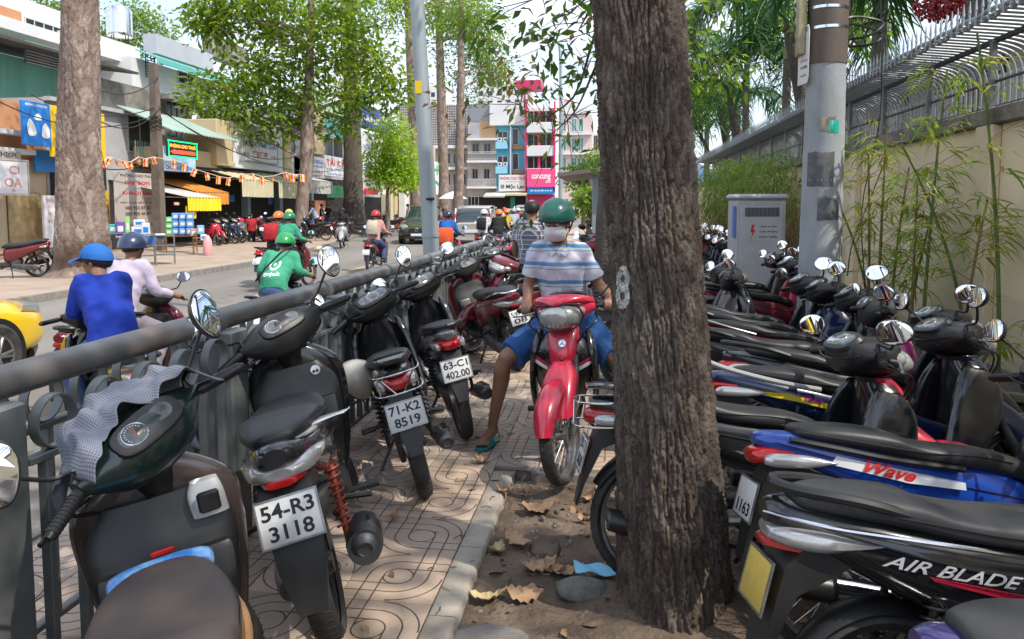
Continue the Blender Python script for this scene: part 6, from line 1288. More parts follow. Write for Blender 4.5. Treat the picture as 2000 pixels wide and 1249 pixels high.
head_gear(H, man, m_hg, M('mask_white', (.70, .72, .74), .85, bump=(20, .3, .006)), None, True, .126, .054)
b = MB(H); b.ell((.085, .03, .021), (.012, .013, .008), 10, 6); b.ell((.085, -.03, .021), (.012, .013, .008), 10, 6); b.build('eyes', m_wht, man)
for s in (-1, 1): b = MB(H); b.ell((.0955, s * .03, .019), (.003, .006, .006), 8, 5); b.build('iris', m_ink, man); b = MB(H); b.tube([(.092, s * .012, .046), (.097, s * .032, .051), (.085, s * .055, .045)], [.003, .004, .002], 6, sm=3); b.build('eyebrow', m_hair, man)
for s in 'LR':
    a, t_ = v('an' + s), v('toe' + s); d = (t_ - a); d.z = 0; d.normalize(); sd = d.cross(V((0, 0, 1))); hl = a - d * .055
    def outl(z, k): return [tuple(V((hl.x, hl.y, 0)) + d * (.245 * f) + sd * w_ * k + V((0, 0, z))) for f, w_ in ((0, .02), (.05, .033), (.3, .034), (.6, .045), (.85, .046), (.97, .03), (1.02, 0), (.97, -.03), (.85, -.046), (.6, -.04), (.3, -.03), (.05, -.033), (0, -.02))]
    b = MB(); b.rings([outl(.001, .96), outl(.006, 1.05), outl(.018, 1.05), outl(.021, .98)]); so = b.build('sandal', M('sandal_teal', (.02, .20, .22), .5), man)
    b = MB(); rs = []
    for f in (.46, .55, .70, .80): c_ = V((hl.x, hl.y, 0)) + d * .245 * f; hh = .088 - .11 * (f - .46); rs.append([tuple(c_ + sd * (.05 * math.cos(th)) + V((0, 0, .014 + (hh - .014) * math.sin(th) ** .8))) for th in [PI * k / 10 for k in range(11)]] + [tuple(c_ + sd * (.045 * math.cos(th)) + V((0, 0, .014 + (hh - .019) * math.sin(th) ** .8))) for th in [PI * k / 10 for k in range(11)]][::-1])
    b.rings(rs); b.build('sandal_strap', MATS['sandal_teal'], so, smooth=60)
tloc(man, MB_LOC, MB_YAW)

# ---- riders and passers-by
def rider_J(turn=0, pitch=8, hunch=0, armz=0):
    J = dict(pelvis=(-.22, 0, .84), waist=(-.21, 0, .98), chest=(-.12 + hunch, 0, 1.19 - hunch * .4), neck=(-.06 + hunch * 1.5, 0, 1.37 - hunch * .7), head=(-.03 + hunch * 1.9, 0, 1.47 - hunch * .8), hpitch=pitch, hyaw=turn,
        shL=(-.09 + hunch * 1.2, .155, 1.32 - hunch * .5), shR=(-.09 + hunch * 1.2, -.155, 1.32 - hunch * .5), elL=(-.02, .235, 1.08), elR=(-.02, -.235, 1.08), wrL=(.16, .29, 1.02), wrR=(.16, -.29, 1.02), hipL=(-.2, .1, .82), hipR=(-.2, -.1, .82), knL=(.16, .17, .66), knR=(.16, -.17, .66), anL=(.0, .17, .32), anR=(.0, -.17, .32), toeL=(.14, .18, .28), toeR=(.14, -.18, .28))
    return J
def stand_J(turn=0, lean=0, arm=0): 
    return dict(pelvis=(0, 0, .93), waist=(lean * .3, 0, 1.06), chest=(lean * .7, 0, 1.28), neck=(lean, 0, 1.46), head=(lean * 1.1 + .02, 0, 1.57), hpitch=5, hyaw=turn, shL=(lean * .9, .155, 1.41), shR=(lean * .9, -.155, 1.41), elL=(lean + .02 + arm * .2, .215, 1.14), elR=(lean + .02 + arm * .1, -.215, 1.14), wrL=(.1 + lean + arm * .3, .21, .92 + arm * .25), wrR=(.1 + lean + arm * .2, -.21, .92 + arm * .2),
        hipL=(0, .09, .9), hipR=(0, -.09, .9), knL=(.06, .1, .49), knR=(-.02, -.1, .49), anL=(.03, .1, .08), anR=(-.08, -.1, .08), toeL=(.17, .12, .03), toeR=(.06, -.12, .03))
def person(J, label, shirt, trs, vox=.02, sleeve=2, legs=2.0, helm=None, mask=None, cap=None, group=None, hem=.02, cat_='person', hair=True):
    o, H = fig_body(J, vox * .8, True, True, 'person'); tag(o, label, cat_, group)
    fig_shirt(J, shirt, vox, sleeve, o, hem); fig_legs(J, trs, vox, legs, o); head_gear(H, o, helm, mask, cap, hair); 
    for s in 'LR':
        a, t_ = V(J['an' + s]), V(J['toe' + s]); b = MB(); d = (t_ - a); b.tube([a + V((0, 0, -.02)) - d.normalized() * .03, a.lerp(t_, .5) + V((0, 0, .0)), t_], [.046, .045, .034], 10, sm=3); b.build('shoe', m_blk, o)
    return o, H
m_jeans = cloth('jeans', (.05, .09, .2)); m_blkc = cloth('black', (.015, .015, .018)); m_mblu = M('mask_light_blue', (.28, .6, .75), .85)
# rider in royal blue
J1 = rider_J(42, 4, .07); J1.update(shL=(-.01, .13, 1.29), shR=(-.01, -.13, 1.29), elL=(.06, .17, 1.07), elR=(.06, -.17, 1.07), wrL=(.20, .10, 1.03), wrR=(.20, -.10, 1.03)); bl_, H1 = person(J1, 'rider in royal blue shirt and blue cap, light blue mask, just beyond the railing', cloth('royal_blue', (.006, .035, .34), .2), m_jeans, .012, 2, 2, cap=M('cap_blue', (.01, .12, .42), .8, bump=(60, .3)), mask=m_mblu)
g = A(192, 400, 5.3); tloc(bl_, (g.x, g.y), 142, 0, -.19)
def rbike(label, loc, yaw, **k): return moto(label, loc=loc, yaw=yaw, lean=0, z=ROADZ, name='ridden_motorbike', **k)
def pair(px, d, yaw, man_o, bike_o, z=ROADZ):
    g = A(px, 400, d); tloc(man_o, (g.x, g.y), yaw, 0, z); tloc(bike_o, (g.x, g.y), yaw, 0, z); return g
bb1 = moto('blue-shirted rider\'s grey motorbike, mostly hidden by the railing', 'under', (0, 0), 0, 0, 0, body=p_gray, side=p_gray, det=0, nomirror=True, name='ridden_motorbike'); tloc(bb1, (g.x if False else bl_.location.x, bl_.location.y), 142, 0, -.19)
J2 = rider_J(0, 10, .02); r2, _ = person(J2, 'rider in pale lilac shirt and dark blue helmet riding a dark red scooter', cloth('lilac', (.50, .44, .56), .12), cloth('grey_trousers', (.25, .22, .25)), .014, 2, 2, helm=M('helmet_navy', (.015, .03, .08), .25, coat=.6)); b2_ = moto('dark red scooter ridden by the lilac-shirted rider', 'scoot', (0, 0), 0, 0, 0, body=p_mar, side=p_mar, det=0, mir=(1, 1), name='ridden_motorbike'); pair(255, 6.8, 88, r2, b2_, -.22)
m_gj = cloth('ride_green', (.05, .34, .20), .12); m_hgj = M('helmet_bright_green', (.01, .28, .06), .25, coat=.6)
J3 = rider_J(0, 16, .11); r3, H3 = person(J3, 'rider in gojek green jacket and green helmet with strap across the back', m_gj, m_jeans, .014, 2, 2, helm=m_hgj); b3_ = moto('dark motorbike under the gojek rider', 'under', (0, 0), 0, 0, 0, body=m_gls, side=m_gls, det=0, mir=(1, 1), name='ridden_motorbike'); pair(545, 9.0, 95, r3, b3_, -.24)
fb = frame((-.262, 0, 1.06), (0, -1, 0), (.28, 0, 1)); gt = text('gojek', .062, m_wht, fb, r3, w=.20, bold=.03, name='jacket_print'); r3s = [c for c in r3.children if c.name.startswith('shirt')][0]; project_on(gt, r3s, (1, 0, 0))
b = MB(frame((-.255, 0, 1.17), (0, -1, 0), (.25, 0, 1)))
for k in range(24):
    a0, a1 = R(-215 + 250 * k / 24), R(-215 + 250 * (k + 1) / 24); b.poly([(.045 * math.cos(a0), .045 * math.sin(a0), 0), (.068 * math.cos(a0), .068 * math.sin(a0), 0), (.068 * math.cos(a1), .068 * math.sin(a1), 0), (.045 * math.cos(a1), .045 * math.sin(a1), 0)], (0, 0, .002))
b.lathe([(.001, .002), (.018, .002), (.018, 0)], n=14); project_on(b.build('jacket_mark', m_wht, r3), r3s, (1, 0, 0))
b = MB(); b.tube([(.0, -.15, 1.36), (-.17, -.10, 1.33), (-.275, .02, 1.19), (-.34, .12, 1.06), (-.30, .19, .98)], .013, 6, sm=4); b.build('bag_strap', m_blkc, r3)
# shared rider copies: give each its own colours
jr = rider_J(0, 6, 0); pr, _ = person(jr, 'rider in grey shirt and white helmet in the distant traffic', cloth('grey', (.2, .2, .22)), m_jeans, .022, 2, 2, helm=M('helmet_white', (.6, .6, .6), .3, coat=.5), group='riders in the traffic')
pb_ = moto('motorbike of the grey-shirted distant rider', 'under', (0, 0), 0, 0, 0, body=m_gls, side=m_gls, det=0, name='ridden_motorbike', group='motorbikes in the traffic')
used = [False]
def traffic(px, d, yaw, who, shirt, helm, bikec, trs=None, z=ROADZ, extra=None):
    if not used[0]: a, c = pr, pb_; used[0] = True
    else: a, c = copy_tree(pr, None, ('backpack', 'delivery_bag')), copy_tree(pb_)
    a['label'] = who; c['label'] = 'motorbike under the ' + ' '.join(who.split(',')[0].split()[:13])
    remat(a, {'shirt': shirt, 'helmet': helm, 'trousers': trs or m_jeans}); remat(c, cset(bikec)); pair(px, d, yaw, a, c, z); return a, c
H_ = lambda n, c: M('helmet_' + n, c, .28, coat=.5)
def backpack(a, mat, w=.15, name='backpack'):
    b = MB(); b.loft('z', [(.98, -.42, -.26, -w, w, 3), (1.05, -.47, -.26, -w, w, 3.4), (1.25, -.46, -.22, -w, w, 3.2), (1.36, -.36, -.16, -w * .8, w * .8, 2.6)], 18, 3); o = b.build(name, mat, a); b = MB(); b.loft('z', [(1.02, -.495, -.45, -w * .75, w * .75, 3), (1.15, -.505, -.45, -w * .75, w * .75, 3)], 14, 2); b.build('pocket', mat, o); return o
a, c = traffic(545, 16.5, 84, 'rider in orange helmet and dark jacket, with green-shirted passenger', cloth('dark', (.03, .03, .04)), H_('orange', (.75, .16, .02)), p_red, m_blkc); backpack(a, cloth('bag_red', (.4, .02, .03)))
a, c = traffic(566, 15.6, 80, 'rider in bright green jacket, beside the orange helmet', m_gj, H_('green2', (.01, .2, .08)), p_mar, m_blkc)
a, c = traffic(500 + 65, 24, 85, 'rider in yellow helmet farther up the road, left lane', m_blkc, H_('yellow', (.7, .5, .03)), p_blue)
a, c = traffic(734, 19.5, 92, 'rider in pink shirt and red helmet with cream backpack', cloth('pink', (.55, .30, .28)), H_('red', (.5, .01, .02)), p_mar, m_jeans, extra=1); backpack(a, cloth('bag_cream', (.48, .42, .34)))
a, c = traffic(876, 19, 84, 'delivery rider in blue jacket with big orange box bag', cloth('blue_jacket', (.02, .12, .42)), H_('navy2', (.01, .02, .06)), p_red, m_blkc)
b = MB(); b.loft('z', [(.80, -.85, -.38, -.26, .26, 5), (.86, -.88, -.36, -.28, .28, 5), (1.14, -.87, -.36, -.28, .28, 5), (1.19, -.82, -.4, -.24, .24, 4)], 20, 2); dbx = b.build('delivery_bag', cloth('bag_orange', (.72, .10, .03), .25), a)
for i, (px, d, lab, sh, he, bk) in enumerate([(946, 24, 'rider in white shirt with black backpack behind the silver car', cloth('white', (.6, .58, .58)), H_('white', (.6, .6, .6)), m_gls), (975, 23, 'rider in black jacket and orange helmet near the railing end', m_blkc, H_('orange', (0, 0, 0)), p_red), (990, 27, 'rider in mustard yellow jacket and orange cap', cloth('mustard', (.5, .33, .05)), H_('orange', (0, 0, 0)), m_gls),
    (1003, 31, 'rider in pale blue shirt ahead of the mustard jacket', cloth('pale_blue', (.3, .42, .55)), H_('grey', (.3, .3, .32)), p_blue), (1012, 36, 'rider in red jacket deep in the traffic', cloth('red', (.5, .03, .03)), H_('white', (0, 0, 0)), p_red), (1026, 33, 'rider in dark blue shirt with backpack before the green taxi', cloth('navy', (.02, .05, .18)), H_('pale', (.5, .55, .6)), m_gls), (960, 34, 'rider in pink jacket deep in the traffic', cloth('pinkj', (.65, .3, .4)), H_('pinkh', (.6, .2, .3)), p_sil),
    (985, 42, 'rider in white raincoat farthest in the traffic', cloth('white', (0, 0, 0)), H_('red', (0, 0, 0)), p_blue), (1042, 44, 'rider in green shirt farthest right in the traffic', m_gj, H_('green2', (0, 0, 0)), p_red), (935, 38, 'rider in brown shirt beside the silver car', cloth('brown', (.15, .08, .05)), H_('yellow', (0, 0, 0)), m_gls)]):
    a, c = traffic(px, d, 84 + (i * 7) % 11, lab, sh, he, bk)
    if 'backpack' in lab: backpack(a, m_blkc)
# people on foot and at the kerb opposite
def stand(px, d, yaw, label, shirt, trs, J_=None, z=0, **k):
    o, H = person(J_ or stand_J(), label, shirt, trs, .022, **k); g = A(px, 400, d); tloc(o, (g.x, g.y), yaw, 0, z); return o
stand(618, 38, 200, 'man in light blue shirt bending forward beside parked motorbikes opposite', cloth('pale_blue2', (.28, .42, .6)), m_blkc, stand_J(0, .22, .6), sleeve=.7)
stand(641, 41, 250, 'man in black shirt standing beside the thick dark trunk', m_blkc, m_jeans, sleeve=.7)
stand(797, 46, 180, 'person in pink top walking by the bank front', cloth('pink2', (.6, .35, .38)), cloth('cream', (.5, .45, .38)), sleeve=.8)
o = stand(489, 33, 300, 'person in red shirt sitting among motorbikes under the cream awning', cloth('red2', (.4, .02, .03)), m_blkc, dict(stand_J(), **{}), sleeve=.7, z=-.45)
stand(628, 43, 20, 'person in dark shirt deep in the shop doorway', cloth('dark', (0, 0, 0)), m_blkc, sleeve=.7)
a, c = traffic(668, 30, -75, 'man in black shirt on silver scooter facing the camera at the far kerb', m_blkc, m_hair, p_sil, z=-.1)
o = stand(1038, 8.9, 82, 'person in dark checked shirt seen from behind beyond the man', M('plaid', (.16, .17, .2), .9), m_blkc, sleeve=.8)
t = MATS['plaid'].node_tree; co = t.nodes.new('ShaderNodeTexCoord'); ch = t.nodes.new('ShaderNodeTexBrick'); ch.inputs['Scale'].default_value = 9; ch.offset = 0; ch.inputs['Color1'].default_value = (.10, .11, .14, 1); ch.inputs['Color2'].default_value = (.2, .2, .24, 1); ch.inputs['Mortar'].default_value = (.5, .5, .5, 1); ch.inputs['Mortar Size'].default_value = .04; mp_ = t.nodes.new('ShaderNodeMapping'); mp_.inputs['Rotation'].default_value = (R(90), 0, R(90)); t.links.new(co.outputs['Object'], mp_.inputs[0]); t.links.new(mp_.outputs[0], ch.inputs[0]); t.links.new(ch.outputs[0], t.nodes['Principled BSDF'].inputs['Base Color'])
# ------------------------------------------------------------------ facades across the road
class Fac:
    """plane facing the road ('X') or facing down the street ('Y'); box in (u along, z up, n out)"""
    def __init__(s, kind, val, root=None):
        s.k, s.v = kind, val; s.fr = frame((val, 0, 0), (0, 1, 0), (0, 0, 1)) if kind == 'X' else frame((0, val, 0), (1, 0, 0), (0, 0, 1)); s.root = root
    def pt(s, px, py, n=0):
        p = PX(px, py, s.v + n) if s.k == 'X' else PY(px, py, s.v - n); return (p.y if s.k == 'X' else p.x), p.z
    def r(s, x0, x1, y0, y1, n=0):
        u0, zt = s.pt(x0, y0, n); u1, _ = s.pt(x1, y0, n); _, zb = s.pt(x0, y1, n); return u0, u1, zb, zt
    def mb(s):
        o = s.root.location if s.root else V((0, 0, 0)); return MB(Matrix.Translation(-V(o)) @ s.fr)
    def box(s, name, mat, u0, u1, z0, z1, n0, n1, b=0, parent=None, smooth=0):
        m = s.mb(); m.box(u0, u1, z0, z1, n0, n1, b); return m.build(name, mat, parent or s.root, smooth=smooth)
def bld(label, F_, x0, x1, ytop, mat, depth=8, cat_='building', z0=-.1, u=None, name='building', ztop=None):
    u0, zt = F_.pt(x0, ytop); u1, _ = F_.pt(x1, ytop)
    if ztop: zt = ztop
    base = F_.fr @ V(((u0 + u1) / 2, 0, 0)); F_.root = E(name, base, label=label, cat_=cat_); w_ = F_.box('wall', mat, u0, u1, z0, zt, -depth, 0); return F_.root
m_win = M('window_dark', (.025, .03, .035), .08, spec=.7, nz=(.7, .4)); m_fr = M('window_frame', (.5, .5, .48), .6); m_teal = M('glass_teal', (.02, .30, .36), .12, spec=.7, nz=(1.2, .5)); m_tgl = M('glass_green', (.10, .30, .28), .12, spec=.7, nz=(1.2, .4))
def win(F_, x0, x1, y0, y1, mat=None, fr_=None, mull=1, rail=False, wth=.06):
    u0, u1, z0, z1 = F_.r(x0, x1, y0, y1); fm = F_.mb()
    for a in ((u0, u1, z1 - wth, z1), (u0, u1, z0, z0 + wth), (u0, u0 + wth, z0 + wth, z1 - wth), (u1 - wth, u1, z0 + wth, z1 - wth)): fm.box(*a, .005, .07)
    for k in range(mull): c = u0 + (u1 - u0) * (k + 1) / (mull + 1); fm.box(c - wth * .4, c + wth * .4, z0 + wth, z1 - wth, .01, .06)
    f = fm.build('window', fr_ or m_fr, F_.root, smooth=0); F_.box('pane', mat or m_win, u0 + .01, u1 - .01, z0 + .01, z1 - .01, .004, .03, parent=f); return f
def sign(F_, x0, x1, y0, y1, mat, label, lines=(), n=.12, cat_='shop sign', th=.1, name='shop_sign', rim=None, rect=None):
    """lines: (text, rel y centre, rel height, rel width, material[, rel x centre])"""
    u0, u1, z0, z1 = rect or F_.r(x0, x1, y0, y1, n + th); base = F_.fr @ V(((u0 + u1) / 2, z0, n)); o = E(name, base, label=label, cat_=cat_); G_ = Fac(F_.k, F_.v, o)
    G_.box('panel', mat, u0, u1, z0, z1, n, n + th, .01)
    if rim:
        m = G_.mb(); t_ = .05
        for a in ((u0 - t_, u1 + t_, z1, z1 + t_), (u0 - t_, u1 + t_, z0 - t_, z0), (u0 - t_, u0, z0, z1), (u1, u1 + t_, z0, z1)): m.box(*a, n, n + th + .02)
        m.build('sign_rim', rim, o, smooth=0)
    W_, H_2 = u1 - u0, z1 - z0
    for l in lines:
        s, yc, hh, ww, mt_ = l[:5]; xc = l[5] if len(l) > 5 else .5
        f = Matrix.Translation(-V(base)) @ F_.fr @ Matrix.Translation((u0 + W_ * xc, z0 + H_2 * yc, n + th + .003)); text(s, H_2 * hh, mt_, f, o, w=W_ * ww, bold=.03, ext=0)
    return o, G_
def awning(F_, x0, x1, yb, yf, out_, mat, label, val=None, vh=.3, vmat=None, drop=None, cat_='awning'):
    """yb, yf photo rows of back and front edge at x0"""
    u0, zf = F_.pt(x0, yf, out_); u1, _ = F_.pt(x1, yf, out_); zb = max(F_.pt(x0, yb)[1], zf + .3); o = E('awning', F_.fr @ V(((u0 + u1) / 2, zb, 0)), label=label, cat_=cat_); G_ = Fac(F_.k, F_.v, o); m = G_.mb(); n = 16; rs = []
    for i in range(n + 1):
        u = u0 + (u1 - u0) * i / n; sg = .03 * math.sin(i * 1.9) + (-.03 if i % 4 else .0); rs.append([(u, zb, 0), (u, (zb + zf) / 2 + sg * .6, out_ / 2), (u, zf + sg * .3, out_), (u, zf + sg * .3 - .015, out_), (u, (zb + zf) / 2 + sg * .6 - .02, out_ / 2), (u, zb - .02, 0)])
    m.rings(rs); m.build('canopy', mat, o, smooth=30)
    m = G_.mb(); rs = []
    for i in range(41): u = u0 + (u1 - u0) * i / 40; rs.append([(u, zf, out_ + .01 + .015 * math.sin(i * 1.7)), (u, zf - vh - .04 * abs(math.sin(i * .785)), out_ + .02 + .03 * math.sin(i * 1.7)), (u, zf - vh - .04 * abs(math.sin(i * .785)), out_ + .01 + .03 * math.sin(i * 1.7)), (u, zf, out_ + .0)])
    m.rings(rs); m.build('valance', vmat or mat, o, smooth=30)
    m = G_.mb(); m.tube([(u0, zf - .03, out_), (u1, zf - .03, out_)], .02, 6)
    for u in (u0 + .05, u1 - .05): m.tube([(u, zb - .6, .02), (u, zf - .03, out_)], .018, 6)
    m.build('awning_frame', m_alu, o); return o
wht = M('painted_white', (.70, .71, .72), .75, nz=(.6, .12), bump=(12, .2, .01)); gry = M('render_grey', (.42, .42, .44), .85, nz=(.7, .25), bump=(10, .3, .02)); bei = M('render_beige', (.55, .43, .26), .8, nz=(.8, .18)); stn = M('stained_concrete', (.33, .31, .28), .95, nz=(.9, 0), col2=(.06, .055, .05), bump=(8, .5, .03))
grn = M('green_sheet', (.10, .27, .20), .6, nz=(.8, .25, (1, 4, .3))); drk = M('interior_shade', (.03, .026, .024), .9, nz=(1, .4)); orw = M('orange_wall', (.52, .25, .12), .8, nz=(1, .2)); rst = M('roof_rust', (.08, .065, .055), .8, nz=(2, .4)); crm = M('cream_canvas', (.55, .50, .33), .85, nz=(1.5, .2)); cw = M('white_canvas', (.55, .53, .50), .85, nz=(1.5, .25)); cy = M('yellow_canvas', (.85, .60, .02), .8, nz=(1.5, .15)); cor = M('orange_canvas', (.75, .28, .04), .8, nz=(2, .3))  # drk: near-black colour painting the shade inside open shops and behind screens
s_bl = M('sign_blue', (.01, .20, .62), .4, nz=(1, .1)); s_ye = M('sign_yellow', (.80, .52, .01), .45, nz=(1, .1)); s_wh = M('sign_board_white', (.70, .70, .70), .45, nz=(2, .1)); s_pk = M('sign_pinkred', (.75, .10, .22), .45, nz=(1, .1)); s_be = M('sign_beige', (.45, .40, .36), .6, nz=(1.5, .12)); t_bl = M('letters_blue', (.05, .10, .45), .5); t_rd = M('letters_red', (.55, .02, .04), .5); t_gr = M('letters_green', (.03, .35, .12), .5); t_dk = M('letters_dark', (.05, .04, .04), .5); t_fd = M('letters_faded', (.55, .25, .22), .6); t_or = M('letters_orange', (.8, .25, .02), .5)
XF = -19.0
# upper left: white and orange building far back, green shop house
F0 = Fac('X', -27); bld('white and orange upper storeys of a building at the far upper left', F0, -120, 165, -60, wht, 8)
F0.box('orange_panel', orw, *F0.r(-60, 38, -8, 28), .01, .06); F0.box('balcony_slab', wht, *F0.r(-60, 118, 28, 52), .0, 1.2); win(F0, 46, 118, 32, 62, mull=3); F0.box('roof_slab', wht, *F0.r(110, 225, 60, 100), -3, 1.4)
F1f = Fac('X', -22); bld('green sheet-walled upper storey with dark overhanging roof at the left', F1f, -130, 200, 72, grn, 6, name='shop_house'); 
m = F1f.mb(); u0, u1, z0, z1 = F1f.r(-130, 205, 50, 74); m.rings([[(u, z1 + .55, -3), (u, z1 - .1, 1.5), (u, z1 - .2, 1.5), (u, z1 + .4, -3)] for u in np.linspace(u0, u1, 30)]); m.build('roof', rst, F1f.root, smooth=0)
f = win(F1f, 45, 112, 78, 122, m_win, grn, 0); u0, u1, z0, z1 = F1f.r(45, 112, 78, 122)
for k in range(8): F1f.box('louvre_slat', gry, u0, u1, z0 + (z1 - z0) * k / 8, z0 + (z1 - z0) * k / 8 + .05, .03, .12, parent=f)
# leftmost shop
F2 = Fac('X', XF); bld('orange and cream shop with closed folding gate at the left edge', F2, -150, 82, 168, orw, 3, name='shop_house'); F2.box('ledge', wht, *F2.r(-150, 42, 236, 246), 0, .5); F2.box('ledge', wht, *F2.r(-150, 42, 276, 288), 0, .5); F2.box('lower_wall', M('cream_wall', (.52, .42, .28), .85, nz=(1, .2)), *F2.r(-150, 84, 300, 508), 0, .06)
u0, u1, z0, z1 = F2.r(8, 72, 376, 503); gb = F2.box('gate_shade_panel', drk, u0, u1, max(z0, 0), z1, .06, .08); gate_m = M('gate_brass', (.48, .36, .18), .5, .3, nz=(3, .3)); n = 22  # flat dark panel paints the shade behind the gate slats
for k in range(n): u = u0 + (u1 - u0) * (k + .5) / n; F2.box('gate_slat', gate_m, u - .03, u + .03, 0.02, z1 - .02, .09, .13, parent=gb)
for z in (.6, 1.5, 2.3):
    if z < z1: F2.box('gate_rail', gate_m, u0, u1, z, z + .04, .13, .145, parent=gb)
sign(F2, -90, 52, 306, 377, s_wh, 'white light-box sign with faded red letters CI OA at the left edge', (('CI', .72, .26, .16, t_fd, .80), ('OA', .34, .28, .26, t_fd, .78), ('o', .1, .08, .05, t_fd, .78)), n=.9, th=.3, rim=s_be)
sign(F2, -90, 40, 285, 304, s_be, 'narrow beige board lettered Y THICH above the light box', (('Y THỊCH', .5, .6, .40, t_dk, .72),), n=.5)
# blue and yellow shop
F3 = Fac('X', XF - .01); bld('grey rendered shop behind the big trunk with lamp sign', F3, 84, 300, 190, gry, 6, name='shop_house'); F3.box('opening_shade_panel', drk, *F3.r(96, 205, 320, 507), .0, .03)  # flat dark panel on the wall, the shop's inner shade as colour
sb, Gs = sign(F3, 43, 97, 195, 282, s_bl, 'blue sign picturing three white light bulbs, left of the big trunk', (('BÓNG ĐÈN LED', .93, .07, .8, m_wht),), n=1.0)
u0, u1, z0, z1 = F3.r(43, 97, 195, 282, 1.1); W_, H_3 = u1 - u0, z1 - z0
for bx_, by_, rx, ry, tl in ((.26, .40, .15, .20, .2), (.78, .36, .15, .18, 0), (.52, .66, .13, .08, 0)):
    m = Gs.mb(); m.T = m.T @ Matrix.Translation((u0 + W_ * bx_, z0 + H_3 * by_, 1.11)) @ Matrix.Rotation(tl, 4, 'Z'); m.loft('y', [(-H_3 * ry * .95, -W_ * rx * .4, W_ * rx * .4, 0, .012, 3), (-H_3 * ry * .7, -W_ * rx, W_ * rx, 0, .014, 3), (H_3 * ry * .3, -W_ * rx * .9, W_ * rx * .9, 0, .014, 3), (H_3 * ry * .7, -W_ * rx * .5, W_ * rx * .5, 0, .014, 3), (H_3 * ry, -W_ * rx * .2, W_ * rx * .2, 0, .012, 3)], 10, 2); m.build('bulb_picture', m_wht, sb)
sign(F3, 97.6, 203, 205, 306, s_ye, 'yellow sign with blue and red letters partly behind the big trunk', (('CỬA HÀNG ĐIỆN', .82, .13, .86, t_bl), ('RẠNG', .45, .34, .6, t_rd, .42), ('ĐÔNG', .14, .14, .5, t_rd, .4)), n=1.0)
F3.box('lower_awning', s_bl, *F3.r(48, 96, 292, 335), .3, .36)
sign(F3, 85, 107, 382, 502, s_wh, 'tall narrow white sign with pink letters and blue foot beside the gate', (('TRUNG', .92, .06, .7, t_fd), ('CỦ', .82, .06, .4, t_fd), ('TỦ', .70, .06, .4, t_fd), ('SẮT', .58, .06, .5, t_fd)), n=.5)
sign(F3, 112, 212, 370, 458, s_ye, 'yellow poster board with red letters behind the big trunk', (('PHÒNG', .8, .24, .8, t_rd), ('5 T  C', .45, .2, .8, t_gr), ('CHO THUÊ ĐẤT', .15, .2, .9, t_rd)), n=.4)
F3.box('parapet', gry, *F3.r(84, 300, 188, 196), 0, .25)
f = win(F3, 245, 293, 222, 297, m_win, gry, 1); u0, u1, z0, z1 = F3.r(240, 300, 275, 312)
rl_ = F3.box('window_railing', M('grille_green', (.18, .30, .26), .6), u0, u1, z0, z0 + .04, .5, .54)
for k in range(14): u = u0 + (u1 - u0) * k / 13; F3.box('railing_bar', MATS['grille_green'], u - .012, u + .012, z0, z1, .5, .53, parent=rl_)
m = F3.mb(); ua, za = F3.pt(228, 205); ub, _ = F3.pt(300, 205); rs = []
for i in range(40): u = ua + (ub + 2.6 - ua) * i / 39; rs.append([(u, za - .02 * i / 39, 0), (u, za - 1.0 + .03 * (i % 2), 2.3), (u, za - 1.04 + .03 * (i % 2), 2.3), (u, za - .05, 0)])
m.rings(rs); tag(m.build('corrugated_awning', M('sheet_pale_green', (.32, .42, .37), .5, nz=(1, .2)), F3.root, smooth=0))
# banner hotel
sign(F3, 222, 309, 335, 466, s_be, 'tall grey hotel banner PHONG CHO THUE with phone numbers beside the wooden pole', (('PHÒNG CHO THUÊ', .955, .05, .74, t_dk), ('my son', .83, .075, .56, t_rd), ('CHO THUÊ', .755, .018, .2, t_dk), ('KHÁCH SẠN', .68, .085, .66, t_rd), ('ĐIỆN THOẠI ĐẶT PHÒNG', .535, .035, .78, t_dk), ('083 955 87 87', .45, .055, .58, t_dk), ('083 955 44 87', .36, .055, .58, t_dk), ('GIÁ TỪ 250.000đ - 420.000đ', .19, .04, .84, t_dk)), n=1.3, th=.04, name='hotel_banner')
# stained concrete house, white modern house with tank
F4 = Fac('X', XF - 2.5); bld('old concrete house with black-stained parapet behind the wooden pole', F4, 195, 372, 152, stn, 7, name='old_house'); F4.box('cornice', stn, *F4.r(305, 376, 186, 193), 0, .7); win(F4, 322, 354, 194, 240, m_win, stn, 2); win(F4, 322, 354, 246, 275, m_win, stn, 2)
F5 = Fac('X', XF - 6); bld('white modern house with grey parapet and teal awning', F5, 256, 476, 110, wht, 8, name='white_house'); F5.box('parapet', M('parapet_grey', (.45, .46, .52), .8, nz=(.5, .15)), *F5.r(296, 408, 66, 104), -.5, .25); F5.box('parapet_side', stn, *F5.r(409, 476, 68, 110), -.5, .2)
m = F5.mb(); ua, za = F5.pt(262, 100); ub, _ = F5.pt(412, 100); rs = []
for i in range(90): u = ua + (ub - ua) * i / 89; d_ = .03 * (i % 2); rs.append([(u, za + .1 + d_, .05), (u, za - .35 + d_, 1.3), (u, za - .62, 1.32), (u, za - .64, 1.28), (u, za - .4 + d_, 1.28), (u, za + .05 + d_, .05)])
m.rings(rs); m.build('teal_awning', M('awning_teal', (.12, .42, .38), .6), F5.root, smooth=0)
win(F5, 346, 381, 137, 162); win(F5, 414, 440, 138, 165); win(F5, 373, 398, 234, 252); F5.box('shade_slab', wht, *F5.r(256, 476, 220, 224), 0, .8)
u0, u1, z0, z1 = F5.r(272, 290, 100, 150); ld = F5.box('ladder_rail', m_blk, u0, u0 + .05, z0, z1, .3, .35); F5.box('ladder_rail', m_blk, u1 - .05, u1, z0, z1, .3, .35)
